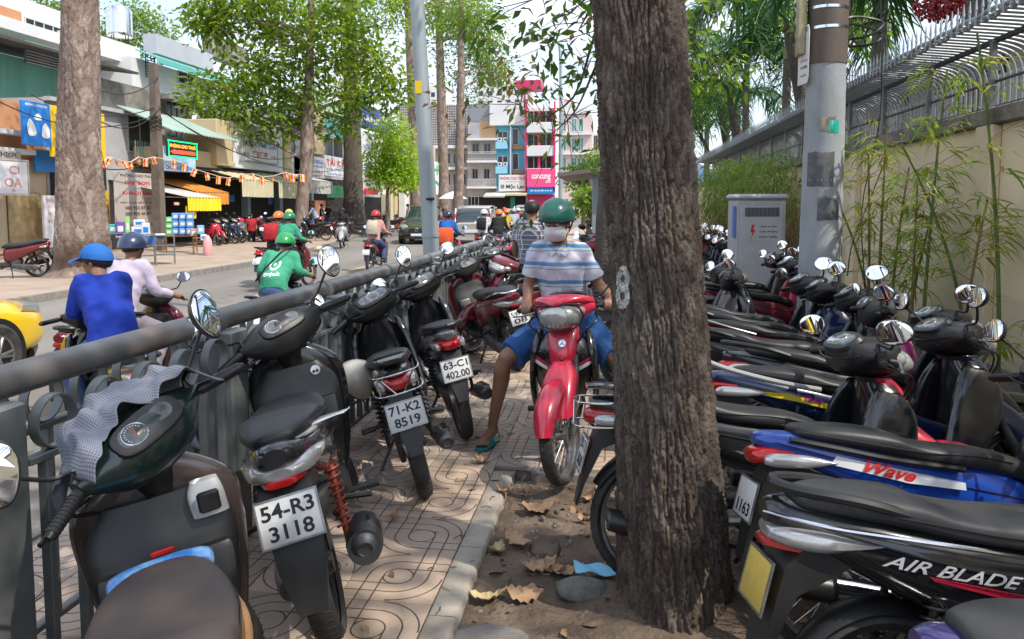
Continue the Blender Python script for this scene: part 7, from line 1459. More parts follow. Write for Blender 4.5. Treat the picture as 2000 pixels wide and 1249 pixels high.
for k in range(9): F5.box('ladder_rung', m_blk, u0, u1, z0 + (z1 - z0) * k / 9, z0 + (z1 - z0) * k / 9 + .04, .3, .34)
t0 = F5.fr @ V((*F5.pt(300, 72), -2)); tk = E('water_tank', t0, label='upright stainless steel water tank on the roof of the white house', cat_='water tank'); b = MB(); b.lathe([(.05, 0), (.62, .05)] + [(.64 + .02 * (k % 2), .1 + .12 * k) for k in range(12)] + [(.55, 1.62), (.2, 1.75)], ax='z', n=28, cap=True); b.build('tank_body', m_chr, tk)
for a in range(4): b = MB(); b.tube([(.5 * math.cos(a * 1.57), .5 * math.sin(a * 1.57), -.8), (.5 * math.cos(a * 1.57), .5 * math.sin(a * 1.57), .05)], .03, 6); b.build('leg', m_blk, tk)
# noodle shop
F6 = Fac('X', XF); bld('beige two-storey noodle shop with cantilevered upper front', F6, 300, 600, 262, wht, 6, name='shop_house'); u0, u1, z0, z1 = F6.r(318, 600, 322, 400); F6.box('shop_shade_panel', drk, u0, u1, 0, z1 - .3, .0, .04)  # no room behind: shade of the open shop painted on a flat panel
for a, c in ((468, 474), (532, 538), (596, 600)): ua, ub, _, _ = F6.r(a, c, 340, 400); F6.box('column', M('column_blue', (.30, .40, .48), .7, nz=(1, .2)), ua, ub, 0, z1 - .3, .04, .4)
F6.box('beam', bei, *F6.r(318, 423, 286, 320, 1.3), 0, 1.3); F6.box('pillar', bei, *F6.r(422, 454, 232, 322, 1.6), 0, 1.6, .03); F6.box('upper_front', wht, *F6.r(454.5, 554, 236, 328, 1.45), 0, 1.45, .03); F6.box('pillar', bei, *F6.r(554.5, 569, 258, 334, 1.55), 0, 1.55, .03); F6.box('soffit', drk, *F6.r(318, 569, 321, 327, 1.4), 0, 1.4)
win(F6, 536, 575, 245, 300, m_win, gry, 2)
sign(F6, 471, 541, 266, 312, s_wh, 'white sign HUE KY MI GIA with blue and red letters on the beige shop', (('HUÊ KÝ MÌ GIA', .76, .28, .92, t_bl), ('輝記麵家', .3, .32, .42, t_rd), ('MÌ SỦI', .3, .14, .15, t_dk, .12), ('HỦ TIẾU', .3, .14, .15, t_dk, .88)), n=1.46, rim=gry)
for k, (x, y, w_, h, c, lb) in enumerate([(520, 400, 10, 30, 'letters_blue', 'blue paper notice inside the noodle shop'), (440, 395, 14, 14, 'sign_blue', 'small blue board on the dark shop wall'), (425, 390, 5, 22, 'letters_red', 'red paper lantern strip hanging in the shop')]): u0, u1, z0, z1 = F6.r(x, x + w_, y - h, y); tag(Fac('X', XF).box('notice', MATS[c], u0, u1, z0, z1, .06, .1), lb, 'notice')
awning(F6, 366, 432, 358, 385, 3.2, cw, 'white canvas awning with bright yellow valance over the goods display', vh=.5, vmat=cy); awning(F6, 384, 447, 352, 374, 2.2, cor, 'rust orange awning behind the yellow-edged one', vh=.5, vmat=cor, drop=1.0)
awning(F6, 472, 534, 328, 350, 2.8, crm, 'long cream awning over the noodle shop front, nearer one', vh=.75, drop=.8); awning(F6, 544, 594, 330, 356, 2.8, crm, 'cream awning over the noodle shop, farther one beside the crooked tree', vh=.75, drop=.8)
awning(F6, 585, 650, 340, 350, 2.6, cw, 'pale grey awning in front of the green netted shop', vh=.7, drop=.5)
# led sign, blue-white board, wooden pole
F7 = Fac('X', XF + 2.2); red_l = M('led_red', (1, .05, .02), .4, emit=1.0); or_l = M('led_orange', (1, .35, .02), .4, emit=1.1); gr_l = M('led_green', (.0, .9, .25), .4, emit=.9)
o, G7 = sign(F7, 328, 384, 273, 305, m_ink, 'lit LED sign PHONG CHO THUE with red arrow and green dotted border', (('PHÒNG CHO THUÊ', .70, .26, .88, or_l),), n=0, name='led_sign'); u0, u1, z0, z1 = F7.r(328, 384, 273, 305, .1)
m = G7.mb(); W_, h_ = u1 - u0, z1 - z0; m.poly([(u0 + W_ * .06, z0 + h_ * .3, .103), (u0 + W_ * .2, z0 + h_ * .16, .103), (u0 + W_ * .2, z0 + h_ * .2, .103), (u0 + W_ * .92, z0 + h_ * .2, .103), (u0 + W_ * .92, z0 + h_ * .42, .103), (u0 + W_ * .2, z0 + h_ * .42, .103), (u0 + W_ * .2, z0 + h_ * .46, .103)], (0, 0, .01)); m.build('arrow', red_l, o)
m = G7.mb(); n = 34
for k in range(n):
    for zz in (z0 + .02, z1 - .02): u = u0 + W_ * k / (n - 1); m.box(u - .02, u + .02, zz - .02, zz + .02, .1, .115)
for k in range(14):
    for uu in (u0 + .02, u1 - .02): z = z0 + h_ * k / 13; m.box(uu - .02, uu + .02, z - .02, z + .02, .1, .115)
m.build('led_dots', gr_l, o, smooth=0)['kind'] = 'stuff'
sign(F7, 317, 381, 284, 333, M('sign_skyblue', (.12, .45, .75), .4, nz=(.5, 0), col2=(.7, .8, .85)), 'pale blue and white sign right behind the LED sign', (('CHO THUÊ PHÒNG', .16, .2, .85, t_bl),), n=-.6)
pw = tr(310, 400, 26.5); up = E('wooden_pole', pw, label='old brown square concrete utility pole in front of the hotel banner', cat_='utility pole'); b = MB(); b.rings([[(-r, -r, z), (r, -r, z), (r, r, z), (-r, r, z)] for z, r in ((0, .16), (3, .15), (CAM_H + (400 - 130) * 26.5 / F, .11))]); b.build('shaft', M('pole_brown', (.17, .135, .11), .9, nz=(3, .4), bump=(20, .5, .02)), up, smooth=0)
b = MB(); 
for k in range(9): zz = 4.3 + .05 * k; b.tube([(.2 * math.cos(a + k), .2 * math.sin(a + k), zz + .04 * math.sin(a * 3 + k)) for a in [q * .6 for q in range(11)]], .015, 4)
b.build('cable_tangle', m_blk, up)['kind'] = 'stuff'
for k, (p, q, sg) in enumerate([((310, 208, 26.5), (60, 185, 24), .5), ((310, 215, 26.5), (150, 200, 22), .7), ((310, 150, 26.5), (200, 178, 22), .3), ((310, 210, 26.5), (600, 300, 38), .9), ((310, 214, 26.5), (700, 320, 46), 1.2), ((310, 300, 26.5), (140, 310, 17), .4), ((310, 222, 26.5), (0, 200, 22), .6)]):
    a, c = A(*p), A(*q); b = MB(); b.tube([a.lerp(c, t) + V((0, 0, -sg * 4 * t * (1 - t))) for t in [i / 12 for i in range(13)]], .018, 5); tag(b.build('overhead_wire', m_blk), 'black wire from the brown pole ' + ['to the upper left edge', 'to the blue shop sign', 'over the old concrete house', 'sagging to the crooked tree, lower of two', 'sagging to the thick dark trunk, upper of two', 'to the big trunk below the yellow sign', 'to the orange shop, slack one'][k], 'wire', 'wires from the brown pole')
# pennants
fl = [(203, 325), (214, 318), (226, 322), (241, 326), (255, 328), (271, 318), (284, 322), (299, 318), (340, 325), (361, 331), (382, 342), (404, 349), (427, 356), (447, 359), (473, 352), (494, 351), (512, 357), (534, 355), (557, 348), (572, 352), (590, 352)]
sw = M('pennant_white', (.7, .6, .5), .8); sr = M('pennant_red', (.6, .04, .03), .8); so_ = M('pennant_orange', (.8, .30, .03), .8); P_ = []
for i, (x, y) in enumerate(fl):
    d = 18 + (x - 200) / 390 * 16; p = A(x, y - 11, d); P_.append(p); s = d / F; b = MB(); hw = 4.6 * s; h = 15 * s
    for j, mm in enumerate((so_, sr, sw, so_)):
        b.m = j; x0 = -hw + hw * 2 * j / 4; b.rings([[(x0, .01 * math.sin(zq * 9 + i), -h * zq), (x0 + hw * .5, .02 * math.sin(zq * 9 + i + 1), -h * zq), (x0 + hw * .5, .02 * math.sin(zq * 9 + i + 1) + .004, -h * zq), (x0, .01 * math.sin(zq * 9 + i) + .004, -h * zq)] for zq in (0, .33, .66, 1)])
    o = b.build('pennant', [so_, sr, sw, so_], smooth=0); o.location = p; o.rotation_euler = (random.gauss(0, .15), random.gauss(0, .2), R(40) + random.gauss(0, .5)); tag(o, 'orange, red and white striped pennant on the string over the opposite pavement', 'pennant', 'striped pennants strung between the big trunk and the crooked tree')
b = MB(); b.tube([A(130, 345, 17)] + [A(197, 292, 17.4)] + P_, .012, 5); tag(b.build('pennant_string', sw), 'thin white string carrying the pennants from the big trunk', 'string')
# grey concrete shop with teal glass, two white signs
F8 = Fac('X', XF); bld('grey concrete shop with teal glass bay between the crooked tree and the dark trunk', F8, 572, 704, 206, gry, 6, name='shop_house'); win(F8, 628, 668, 224, 262, m_teal, gry, 0); win(F8, 628, 668, 264, 306, m_win, gry, 1); F8.box('fin', bei, *F8.r(604, 624, 205, 300), 0, .3); F8.box('fin', gry, *F8.r(670, 676, 215, 305), 0, .5); F8.box('roof_edge', M('teal_yellow', (.35, .5, .35), .7), *F8.r(596, 700, 180, 206), -1, .2)
u0, u1, z0, z1 = F8.r(585, 704, 345, 400); F8.box('shop_shade_panel', drk, u0, u1, 0, z1, .0, .04); F8.box('green_net', M('net_green', (.02, .15, .07), .9, nz=(1, .3)), *F8.r(602, 664, 362, 386), 1.2, 1.25); F8.box('door', wht, *F8.r(672, 690, 372, 430), .05, .1); F8.box('orange_counter', orw, *F8.r(590, 612, 392, 425), .1, .8)
sign(F8, 594, 633, 303, 346, s_wh, 'white sign THIEN LONG with blue and red lines next to the crooked tree', (('THIÊN LONG-K', .80, .22, .9, t_bl), ('NHÀ HÀNG TIỆC CƯỚI', .55, .13, .9, t_bl), ('8 HÙNG VƯƠNG Q5', .3, .14, .8, t_rd), ('T: 38 558 627', .1, .1, .7, t_dk)), n=1.0)
sign(F8, 634, 675, 303, 343, s_wh, 'white sign TAI KY in large red letters left of the dark trunk', (('TÀI KÝ', .70, .40, .85, t_rd), ('TIỆM BÁNH MÌ', .35, .14, .85, t_gr), ('8 ĐƯỜNG SỐ 7', .12, .13, .8, t_bl)), n=1.0)
# bank
F9 = Fac('X', XF + .3); bld('white bank building with blue roof billboard', F9, 702, 800, 262, wht, 7, name='bank'); sign(F9, 700, 764, 199, 246, M('bank_blue', (.01, .04, .42), .4), 'large dark blue rooftop billboard reading BANK', (('BANK', .42, .3, .55, m_wht, .35), ('o', .66, .3, .16, m_wht, .78)), n=-.5, th=.4, cat_='billboard')
sign(F9, 706, 740, 262, 372, s_wh, 'tall white sign with blue mark on the bank front', (('NGÂN HÀNG', .8, .09, .8, t_bl), ('~', .45, .15, .6, t_bl), ('THƯƠNG MẠI', .2, .07, .8, t_rd)), n=.8); sign(F9, 714, 738, 368, 380, M('sign_red', (.7, .01, .02), .4), 'small red sign under the tall white bank sign', (), n=1.2)
for a in (742, 752): F9.box('column', M('pale_yellow', (.55, .52, .35), .7), *F9.r(a, a + 6, 380, 430), .1, .5)
F9.box('opening_shade_panel', drk, *F9.r(712, 798, 385, 432), .0, .05); F9.box('band', bei, *F9.r(702, 800, 330, 345), 0, .4); win(F9, 745, 796, 280, 320, m_win, gry, 3)
F10 = Fac('X', XF + 1); bld('cream columned house right of the lime green tree', F10, 770, 850, 262, bei, 7, name='house'); win(F10, 778, 800, 290, 330, m_win, wht, 1); F10.box('column', wht, *F10.r(776, 784, 332, 425), .1, .6); F10.box('column', wht, *F10.r(800, 806, 332, 422), .1, .6)
sign(F10, 845, 862, 315, 380, s_wh, 'white vertical sign with green shapes beside the lamp post', (('+', .75, .3, .6, t_gr), ('~', .35, .2, .7, t_gr)), n=.8)
# end of the street
YE = 92.0
FA = Fac('Y', YE + 2); bld('long concrete block with perforated lattice screen across the end of the street', FA, 776, 916, 286, M('old_beige', (.42, .37, .31), .85, nz=(.4, .25)), 8, name='lattice_building')
u0, u1, z0, z1 = FA.r(776, 914, 208, 286); FA.box('screen_backing', drk, u0, u1, z0, z1, -1.0, -.6); sg_ = gry; nu_, nz__ = 40, 16; ls = FA.mb()
for k in range(nu_ + 1): u = u0 + (u1 - u0) * k / nu_; ls.box(u - .05, u + .05, z0, z1, -.1, .0)
for k in range(nz__ + 1): z = z0 + (z1 - z0) * k / nz__; ls.box(u0, u1, z - .08, z + .08, -.11, .003)
ls.build('lattice', M('lattice_grey', (.36, .34, .33), .85), FA.root, smooth=0)['kind'] = 'stuff'
for k in range(5): win(FA, 840 + k * 15, 850 + k * 15, 300, 320, m_win, gry, 1); win(FA, 840 + k * 15, 850 + k * 15, 340, 362, m_win, gry, 1)
FA.box('ledge', wht, *FA.r(776, 916, 286, 292), 0, 1.0); FA.box('ledge', wht, *FA.r(776, 916, 328, 333), 0, .8)
FB = Fac('Y', YE); bld('old balconied house with corrugated metal top left of the blue building', FB, 913, 969, 240, M('old_house', (.48, .43, .38), .85, nz=(.4, .25)), 8, name='balcony_house'); m = FB.mb(); u0, u1, z0, z1 = FB.r(912, 958, 204, 240)
for k in range(34): u = u0 + (u1 - u0) * k / 34; m.box(u, u + (u1 - u0) / 68, z0, z1, 0, .08)
m.box(u0, u1, z0, z1, -1, 0); m.build('corrugated_wall', M('zinc', (.42, .44, .48), .5, .3), FB.root, smooth=0); FB.box('brown_panel', M('plywood', (.48, .32, .18), .8), *FB.r(937, 968, 236, 272), .01, .1); FB.box('pale_panel', gry, *FB.r(914, 937, 238, 272), .01, .08)
for y0 in (272, 315, 365):
    FB.box('balcony_slab', wht, *FB.r(915, 972, y0, y0 + 4), 0, 1.2); u0, u1, z0, z1 = FB.r(917, 971, y0 - 14 if y0 > 272 else y0 + 26, y0 if y0 > 272 else y0 + 38)
    hr = FB.box('balcony_rail', m_fr, u0, u1, z1 - .06, z1, 1.12, 1.18)
    for k in range(16): u = u0 + (u1 - u0) * k / 15; FB.box('rail_bar', m_fr, u - .02, u + .02, z0, z1, 1.12, 1.16, parent=hr)
for x in (922, 945): win(FB, x, x + 14, 280, 300, m_win, gry, 1); win(FB, x, x + 12, 330, 350, m_win, gry, 1)
FB.box('shop_front', drk, *FB.r(915, 972, 385, 409), .0, .05); win(FB, 920, 935, 384, 402, gry, wht, 1)
FC = Fac('Y', YE); bld('turquoise narrow building with white sheet-clad top', FC, 969, 1027, 246, M('turquoise', (.10, .45, .62), .7, nz=(.4, .15)), 8, name='blue_building'); FC.box('sheet_top', wht, *FC.r(958, 1027, 203, 247), -3, .8, .04)
for y0 in (252, 300):
    win(FC, 972, 992, y0 + 5, y0 + 24, m_win, wht, 1); win(FC, 1001, 1013, y0, y0 + 32, m_win, wht, 0); FC.box('balcony_front', M('pale_blue', (.25, .55, .70), .7), *FC.r(970, 992, y0 + 26, y0 + 40), 0, .9); FC.box('orange_ledge', orw, *FC.r(1001, 1024, y0 + 34, y0 + 40), 0, .3)
    for x in (973, 984): u0, u1, z0, z1 = FC.r(x, x + 8, y0 + 18, y0 + 25); a_ = FC.box('air_conditioner', wht, u0, u1, z0, z1, .1, .5, .02); m = FC.mb(); m.T = m.T @ Matrix.Translation(((u0 + u1) / 2, (z0 + z1) / 2, .505)); m.lathe([(.001, 0), (.14, 0), (.14, -.01)], n=14); m.build('fan_grille', m_blk, a_)
FC.box('fin', wht, *FC.r(997, 1000, 247, 345), 0, .5); FC.box('shop_front', drk, *FC.r(972, 1026, 378, 410), .0, .05); FC.box('green_door', M('door_green', (.04, .3, .22), .6), *FC.r(997, 1006, 386, 410), .05, .1)
sign(FC, 974, 1028, 342, 374, s_wh, 'white sign PHONG CHO THUE over Moc Lan in black script', (('PHÒNG CHO THUÊ', .80, .22, .92, t_rd), ('căn hộ dịch vụ', .57, .09, .5, t_gr), ('III Mộc Lan', .26, .34, .86, m_ink)), n=1.0); awning(FC, 944, 986, 374, 383, 3, cw, 'wide white awning under the Moc Lan sign, left one', vh=.15, drop=.9); awning(FC, 987, 1028, 374, 380, 2.6, crm, 'small cream awning under the Moc Lan sign, right one', vh=.15, drop=.6)
mag = M('magenta_paint', (.62, .02, .14), .6); FD = Fac('Y', YE - .5); bld('white and magenta four-storey building with roof terrace', FD, 1028, 1084, 212, wht, 8, name='magenta_building')
for y0 in (218, 263, 307):
    u0, u1, z0, z1 = FD.r(1030, 1083, y0, y0 + 22); ro = FD.box('storey_opening', m_win, u0, u1, z0, z1, .0, .02)
    for x in (1030, 1042, 1054, 1066, 1078): FD.box('window_bar', m_fr, *FD.r(x, x + 1.2, y0, y0 + 22), .02, .08, parent=ro)
    for x in (1051, 1077): FD.box('magenta_pier', mag, *FD.r(x, x + 5, y0, y0 + 22), .0, .5)
    FD.box('balcony_front', wht, *FD.r(1030, 1083, y0 + 23, y0 + 43), 0, .9, .03)
for x in (1027.2, 1083): FD.box('magenta_edge', mag, *FD.r(x, x + 2.4, 200, 375), 0, 1.0)
FD.box('roof_canopy', mag, *FD.r(1008, 1058, 160, 172), -4, 1.0); FD.box('terrace_post', mag, *FD.r(1024, 1027, 165, 212), 0, .3)
sign(FD, 1029, 1085, 330, 366, M('sign_hotpink', (.82, .08, .25), .4), 'big pink sign in white lower case letters concung', (('concung', .52, .34, .66, m_wht), ('.com', .3, .14, .18, m_wht, .74)), n=1.0); sign(FD, 1030, 1084, 366, 379, s_bl, 'blue strip sign below the big pink sign', (('siêu thị mẹ bầu & em bé', .5, .4, .8, m_wht),), n=.9); FD.box('shop_front', mag, *FD.r(1030, 1084, 381, 411), .0, .1); win(FD, 1040, 1072, 384, 410, m_win, mag, 2)
FE = Fac('Y', YE + 6); bld('pale pink building with rounded teal glass bays', FE, 1085, 1156, 225, M('pale_pink', (.62, .50, .48), .8, nz=(.4, .12)), 9, name='teal_glass_building')
for y0 in (232, 270, 308):
    for x in (1095, 1116, 1129): win(FE, x, x + 11, y0, y0 + 26, m_tgl, wht, 1)
    FE.box('ledge', wht, *FE.r(1085, 1156, y0 + 30, y0 + 33), 0, .7)
FE.box('parapet', wht, *FE.r(1085, 1150, 212, 224), -1, .2)
FG = Fac('Y', YE + 18); bld('low balconied house at the right end of the street', FG, 1148, 1240, 262, wht, 8, name='house'); win(FG, 1152, 1178, 265, 295, m_win, m_fr, 4)
# towers and hill
FH_ = Fac('Y', 250)
for x0, x1, y0, lb in ((838, 868, 170, 'distant white tower with orange roof left of the tall trunks'), (930, 985, 130, 'distant white high-rise behind the light green crown'), (985, 1035, 165, 'distant pale high-rise next to the magenta building'), (1098, 1118, 200, 'slim distant tower right of the street lamp')):
    bld(lb, FH_, x0, x1, y0, wht, 14, name='tower'); u0, u1, z0, z1 = FH_.r(x0, x1, y0 - 9, y0); m = FH_.mb(); c = (u0 + u1) / 2; m.rings([[(u0 - .5, z0, 0), (u1 + .5, z0, 0), (u1 + .5, z0, -14), (u0 - .5, z0, -14)], [(c - 1, z1, -6), (c + 1, z1, -6), (c + 1, z1, -8), (c - 1, z1, -8)]]); m.build('roof', M('roof_orange', (.55, .14, .06), .8), FH_.root, smooth=0)
    z = z0 - 3.4
    while z > 8:
        n = max(2, int((u1 - u0) / 2.4)); m = FH_.mb()
        for k in range(n): m.box(u0 + (u1 - u0) * (k + .25) / n, u0 + (u1 - u0) * (k + .75) / n, z, z + 1.5, .0, .05)
        m.build('window_band', m_win, FH_.root, smooth=0)['kind'] = 'stuff'; z -= 3.2
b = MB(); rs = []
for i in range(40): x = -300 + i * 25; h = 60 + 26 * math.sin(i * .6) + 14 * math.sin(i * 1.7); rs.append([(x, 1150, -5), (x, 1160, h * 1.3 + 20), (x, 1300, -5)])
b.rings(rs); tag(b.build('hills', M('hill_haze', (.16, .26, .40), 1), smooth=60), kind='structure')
# street lamps
lp_ = A(850, 400, 9.8); top = A(811, -60, 9.8); o = E('lamp_post', (lp_.x, lp_.y, ROADZ), label='grey painted steel lamp post leaning slightly beyond the railing', cat_='lamp post'); m_lp = M('lamp_post_grey', (.33, .38, .40), .5, .2, nz=(3, 0, (1, 1, .3)), col2=(.26, .30, .32)); d_ = top - V((lp_.x, lp_.y, ROADZ)); b = MB(); b.tube([V((0, 0, 0)), d_ * .25, d_, d_ * 1.6], [.115, .108, .088, .075], 28); b.build('shaft', m_lp, o)
b = MB(); b.tube([V((0, 0, 0)), V((0, 0, .03))], .2, 16); b.tube([d_ * .28, d_ * .29], .118, 24); b.build('collar', m_lp, o); q = d_ * .685; b = MB(frame(q + V((-.03, -.093, 0)), (1, 0, 0), (0, 0, 1))); b.box(-.035, .05, -.08, .08, 0, .012); b.build('yellow_tag', s_ye, o); b = MB(); b.tube([d_ * .385 + V((0, -.09, 0)), d_ * .385 + V((.10, -.11, .0))], .02, 8); b.build('bolt_stub', m_blk, o)
sp2 = A(1094, 400, 34); o = E('street_lamp', (sp2.x, sp2.y, 0), label='tall street lamp with curved arm left of the foreground trunk', cat_='street lamp'); h = CAM_H + (400 - 90) * 34 / F; rt = CR @ V((1, 0, 0)); b = MB(); b.tube([(0, 0, 0), (0, 0, h - 1), V((0, 0, h)) - rt * .3, V((0, 0, h + .2)) - rt * 1.1], [.10, .07, .05, .04], 10, sm=3); b.build('pole', m_lp, o); b = MB(); b.tube([V((0, 0, h + .2)) - rt * .9, V((0, 0, h + .18)) - rt * 1.2, V((0, 0, h + .12)) - rt * 1.85], [.09, .20, .08], 10, sm=2); b.build('lamp_head', m_cab, o)
# bus shelter
bs_ = A(1160, 400, 16); o = E('bus_shelter', (bs_.x, bs_.y, 0), label='grey metal bus shelter roof and posts behind the foreground trunk', cat_='bus shelter'); b = MB(); rs = []
for i in range(13): t = i / 12; rs.append([(-.72 + 2.2 * t, -.9, 2.28 + .12 * math.sin(t * 2.4)), (-.72 + 2.2 * t, 2.5, 2.28 + .12 * math.sin(t * 2.4)), (-.72 + 2.2 * t, 2.5, 2.2 + .12 * math.sin(t * 2.4)), (-.72 + 2.2 * t, -.9, 2.2 + .12 * math.sin(t * 2.4))])
b.rings(rs); b.build('roof', M('shelter_brown', (.16, .14, .12), .5), o)
for x, y in ((-.02, -.6), (-.02, 2.2), (.2, -.6)): b = MB(); b.box(x, x + .14, y, y + .14, 0, 2.25, .01); b.build('post', m_lp, o)
b = MB(); b.box(.3, 1.4, 2.2, 2.25, .5, 2.0); b.build('back_panel', m_cab, o); b = MB(); b.box(.2, 1.5, -.93, -.905, 2.34, 2.5); b.build('yellow_fascia', s_ye, o)
# ------------------------------------------------------------------ cars
def car(label, loc, yaw, body, kind='sedan', det=1, plate_txt=None, name='car', group=None):
    k = 1.0; H_ = 1.48 if kind == 'sedan' else 1.70; gc = .16 if kind == 'sedan' else .22; zb = .98 if kind == 'sedan' else 1.08; r = .315 if kind == 'sedan' else .36; xw = 1.32; o = E(name, (loc[0], loc[1], ROADZ), (0, 0, R(yaw)), label, 'car', group)
    b = MB(); b.loft('x', [(-2.18, -.66, .66, gc + .25, zb - .12, 4), (-2.12, -.80, .80, gc + .1, zb - .02, 4.5), (-1.5, -.875, .875, gc, zb + .02, 5), (-.4, -.885, .885, gc, zb, 5), (.7, -.885, .885, gc, zb - .02, 5), (1.3, -.875, .875, gc, zb - .08, 4.5), (1.9, -.82, .82, gc + .05, zb - .2, 4), (2.15, -.70, .70, gc + .12, zb - .3, 3.5), (2.22, -.5, .5, gc + .2, zb - .38, 3)], 40, 5); b.build('body', body, o, smooth=60)
    g = [(-1.95 if kind != 'sedan' else -1.75, -.64, .64, zb - .05, zb + .05, 3.5), (-1.75 if kind != 'sedan' else -1.3, -.68, .68, zb - .05, H_ - .1, 4), (-.9, -.69, .69, zb - .05, H_ - .01, 4), (-.1, -.69, .69, zb - .05, H_, 4), (.3, -.67, .67, zb - .05, H_ - .07, 4), (1.05, -.66, .66, zb - .08, zb + .02, 3.5)]
    b = MB(); b.loft('x', g, 28, 5); b.build('glasshouse', M('car_glass', (.02, .035, .035), .04, spec=.8, coat=1), o, smooth=60)
    b = MB(); b.loft('x', [(g[1][0] + .05, -.62, .62, H_ - .12, H_ - .06, 5), (-.9, -.64, .64, H_ - .04, H_ + .02, 5), (-.1, -.64, .64, H_ - .03, H_ + .03, 5), (.3, -.62, .62, H_ - .1, H_ - .02, 5)], 20, 3); b.build('roof', body, o, smooth=60)
    for s in (-1, 1):
        for pts in ([(1.02, zb - .03), (.32, H_ - .06)], [(-.35, zb), (-.35, H_)], [(g[1][0] + .1, H_ - .1), (g[0][0], zb)]): b = MB(); b.tube([(pts[0][0], s * .70, pts[0][1]), (pts[1][0], s * .665, pts[1][1])], .035, 8); b.build('pillar', body, o)
        b = MB(); b.loft('x', [(.62, s * .86, s * 1.0, zb + .0, zb + .10, 3), (.72, s * .86, s * 1.04, zb - .01, zb + .12, 3), (.8, s * .88, s * 1.0, zb + .01, zb + .09, 3)], 12, 3); b.build('wing_mirror', body, o)
        b = MB(); b.loft('x', [(1.72, s * .52, s * .845, zb - .30, zb - .17, 3), (2.0, s * .42, s * .78, zb - .36, zb - .22, 3), (2.17, s * .40, s * .66, zb - .39, zb - .28, 2.6)], 14, 3); b.build('headlight', m_clr, o)
        b = MB(); b.loft('x', [(-2.16, s * .52, s * .80, zb - .22, zb - .02, 3), (-2.0, s * .55, s * .868, zb - .22, zb, 3)], 14, 2); 
        if kind == 'suv': b.box(-2.06, -1.98, min(s * .66, s * .74), max(s * .66, s * .74), zb, H_ - .25, .02)
        b.build('tail_light', m_red, o)
        for x in (-xw, xw):
            b = MB(); b.lathe([(.001, s * .70), (r + .055, s * .70), (r + .055, s * .890), (.001, s * .890)], (x, 0, r), 'y', 36); b.build('wheel_arch', m_blk, o)
            b = MB(); b.lathe([(r * .62, s * .78), (r * .66, s * .90), (r * .9, s * .915), (r, s * .89), (r, s * .74)], (x, 0, r), 'y', 40); wt = b.build('tyre', m_rub, None)
            b = MB(); b.lathe([(r * .66, s * .905), (r * .60, s * .90), (r * .56, s * .85), (.001, s * .85)], (x, 0, r), 'y', 36)
            for q in range(5):
                a = 2 * PI * q / 5
                for da in (-.13, .13): b.tube([(x + r * .1 * math.cos(a), s * .905, r + r * .1 * math.sin(a)), (x + r * .6 * math.cos(a + da), s * .895, r + r * .6 * math.sin(a + da))], [r * .07, r * .05], 6)
            b.lathe([(.001, s * .918), (r * .12, s * .915), (r * .15, s * .90)], (x, 0, r), 'y', 14); wh = b.build('wheel', m_alu, o); wt.parent = wh
    b = MB(); b.loft('x', [(2.10, -.42, .42, gc + .18, zb - .34, 5), (2.235, -.36, .36, gc + .22, zb - .36, 5)], 16, 2); b.build('grille', m_blk, o); b = MB(); b.loft('x', [(1.9, -.80, .80, gc, gc + .16, 4), (2.24, -.55, .55, gc + .03, gc + .14, 4)], 18, 2); b.build('bumper', m_mat, o)
    b = MB(frame((2.243, 0, zb - .42), (0, 1, 0), (0, 0, 1))); b.lathe([(.06, 0), (.075, .01), (.06, .02)], n=18); b.build('badge', m_chr, o)
    for xx, dd in ((2.25, 1), (-2.20, -1)): plate(frame((xx, 0, gc + .22 if dd > 0 else zb - .32), (0, dd, 0), (0, 0, 1)), (plate_txt or '51F 628.93',), o, w=.42, h=.11) if False else None
    b = MB(); b.box(-2.215, -2.19, -.25, .25, zb - .40, zb - .28); pl_ = b.build('number_plate', m_pla, o); b = MB(); b.box(2.24, 2.262, -.25, .25, gc + .16, gc + .27); pf = b.build('number_plate', m_pla, o)
    if plate_txt: text(plate_txt, .08, m_ink, frame((-2.2165, 0, zb - .34), (0, -1, 0), (0, 0, 1)), pl_, w=.42, bold=.02, ext=0); text(plate_txt, .07, m_ink, frame((2.2635, 0, gc + .215), (0, 1, 0), (0, 0, 1)), pf, w=.42, bold=.02, ext=0)
    b = MB(); b.box(-2.19, -2.0, -.8, .8, gc + .02, gc + .2, .05); b.build('rear_bumper', m_mat, o); return o
p_tax = paint('taxi_yellow', (.82, .53, .01)); p_cx = paint('olive_black', (.035, .04, .028)); p_sv = paint('champagne', (.42, .39, .35)); p_gt = paint('taxi_green', (.12, .38, .03))
g = A(28, 400, 7.3); car('bright yellow taxi with alloy wheels cut off by the left edge', (g.x - .9, g.y - 1.62), 90, p_tax, 'sedan')
g = A(828, 400, 35); car('dark olive car facing the camera beside the lamp post', (g.x, g.y), -84, p_cx, 'suv')
g = A(936, 400, 31); sv = car('champagne silver car seen from behind in the traffic', (g.x, g.y), 92, p_sv, 'suv')
g = A(1012, 400, 48); car('green and yellow taxi far ahead in the traffic', (g.x, g.y), 86, p_gt, 'sedan')
g = A(1030, 400, 56); car('white van-like car farthest in the traffic', (g.x, g.y), 88, p_wht, 'suv')
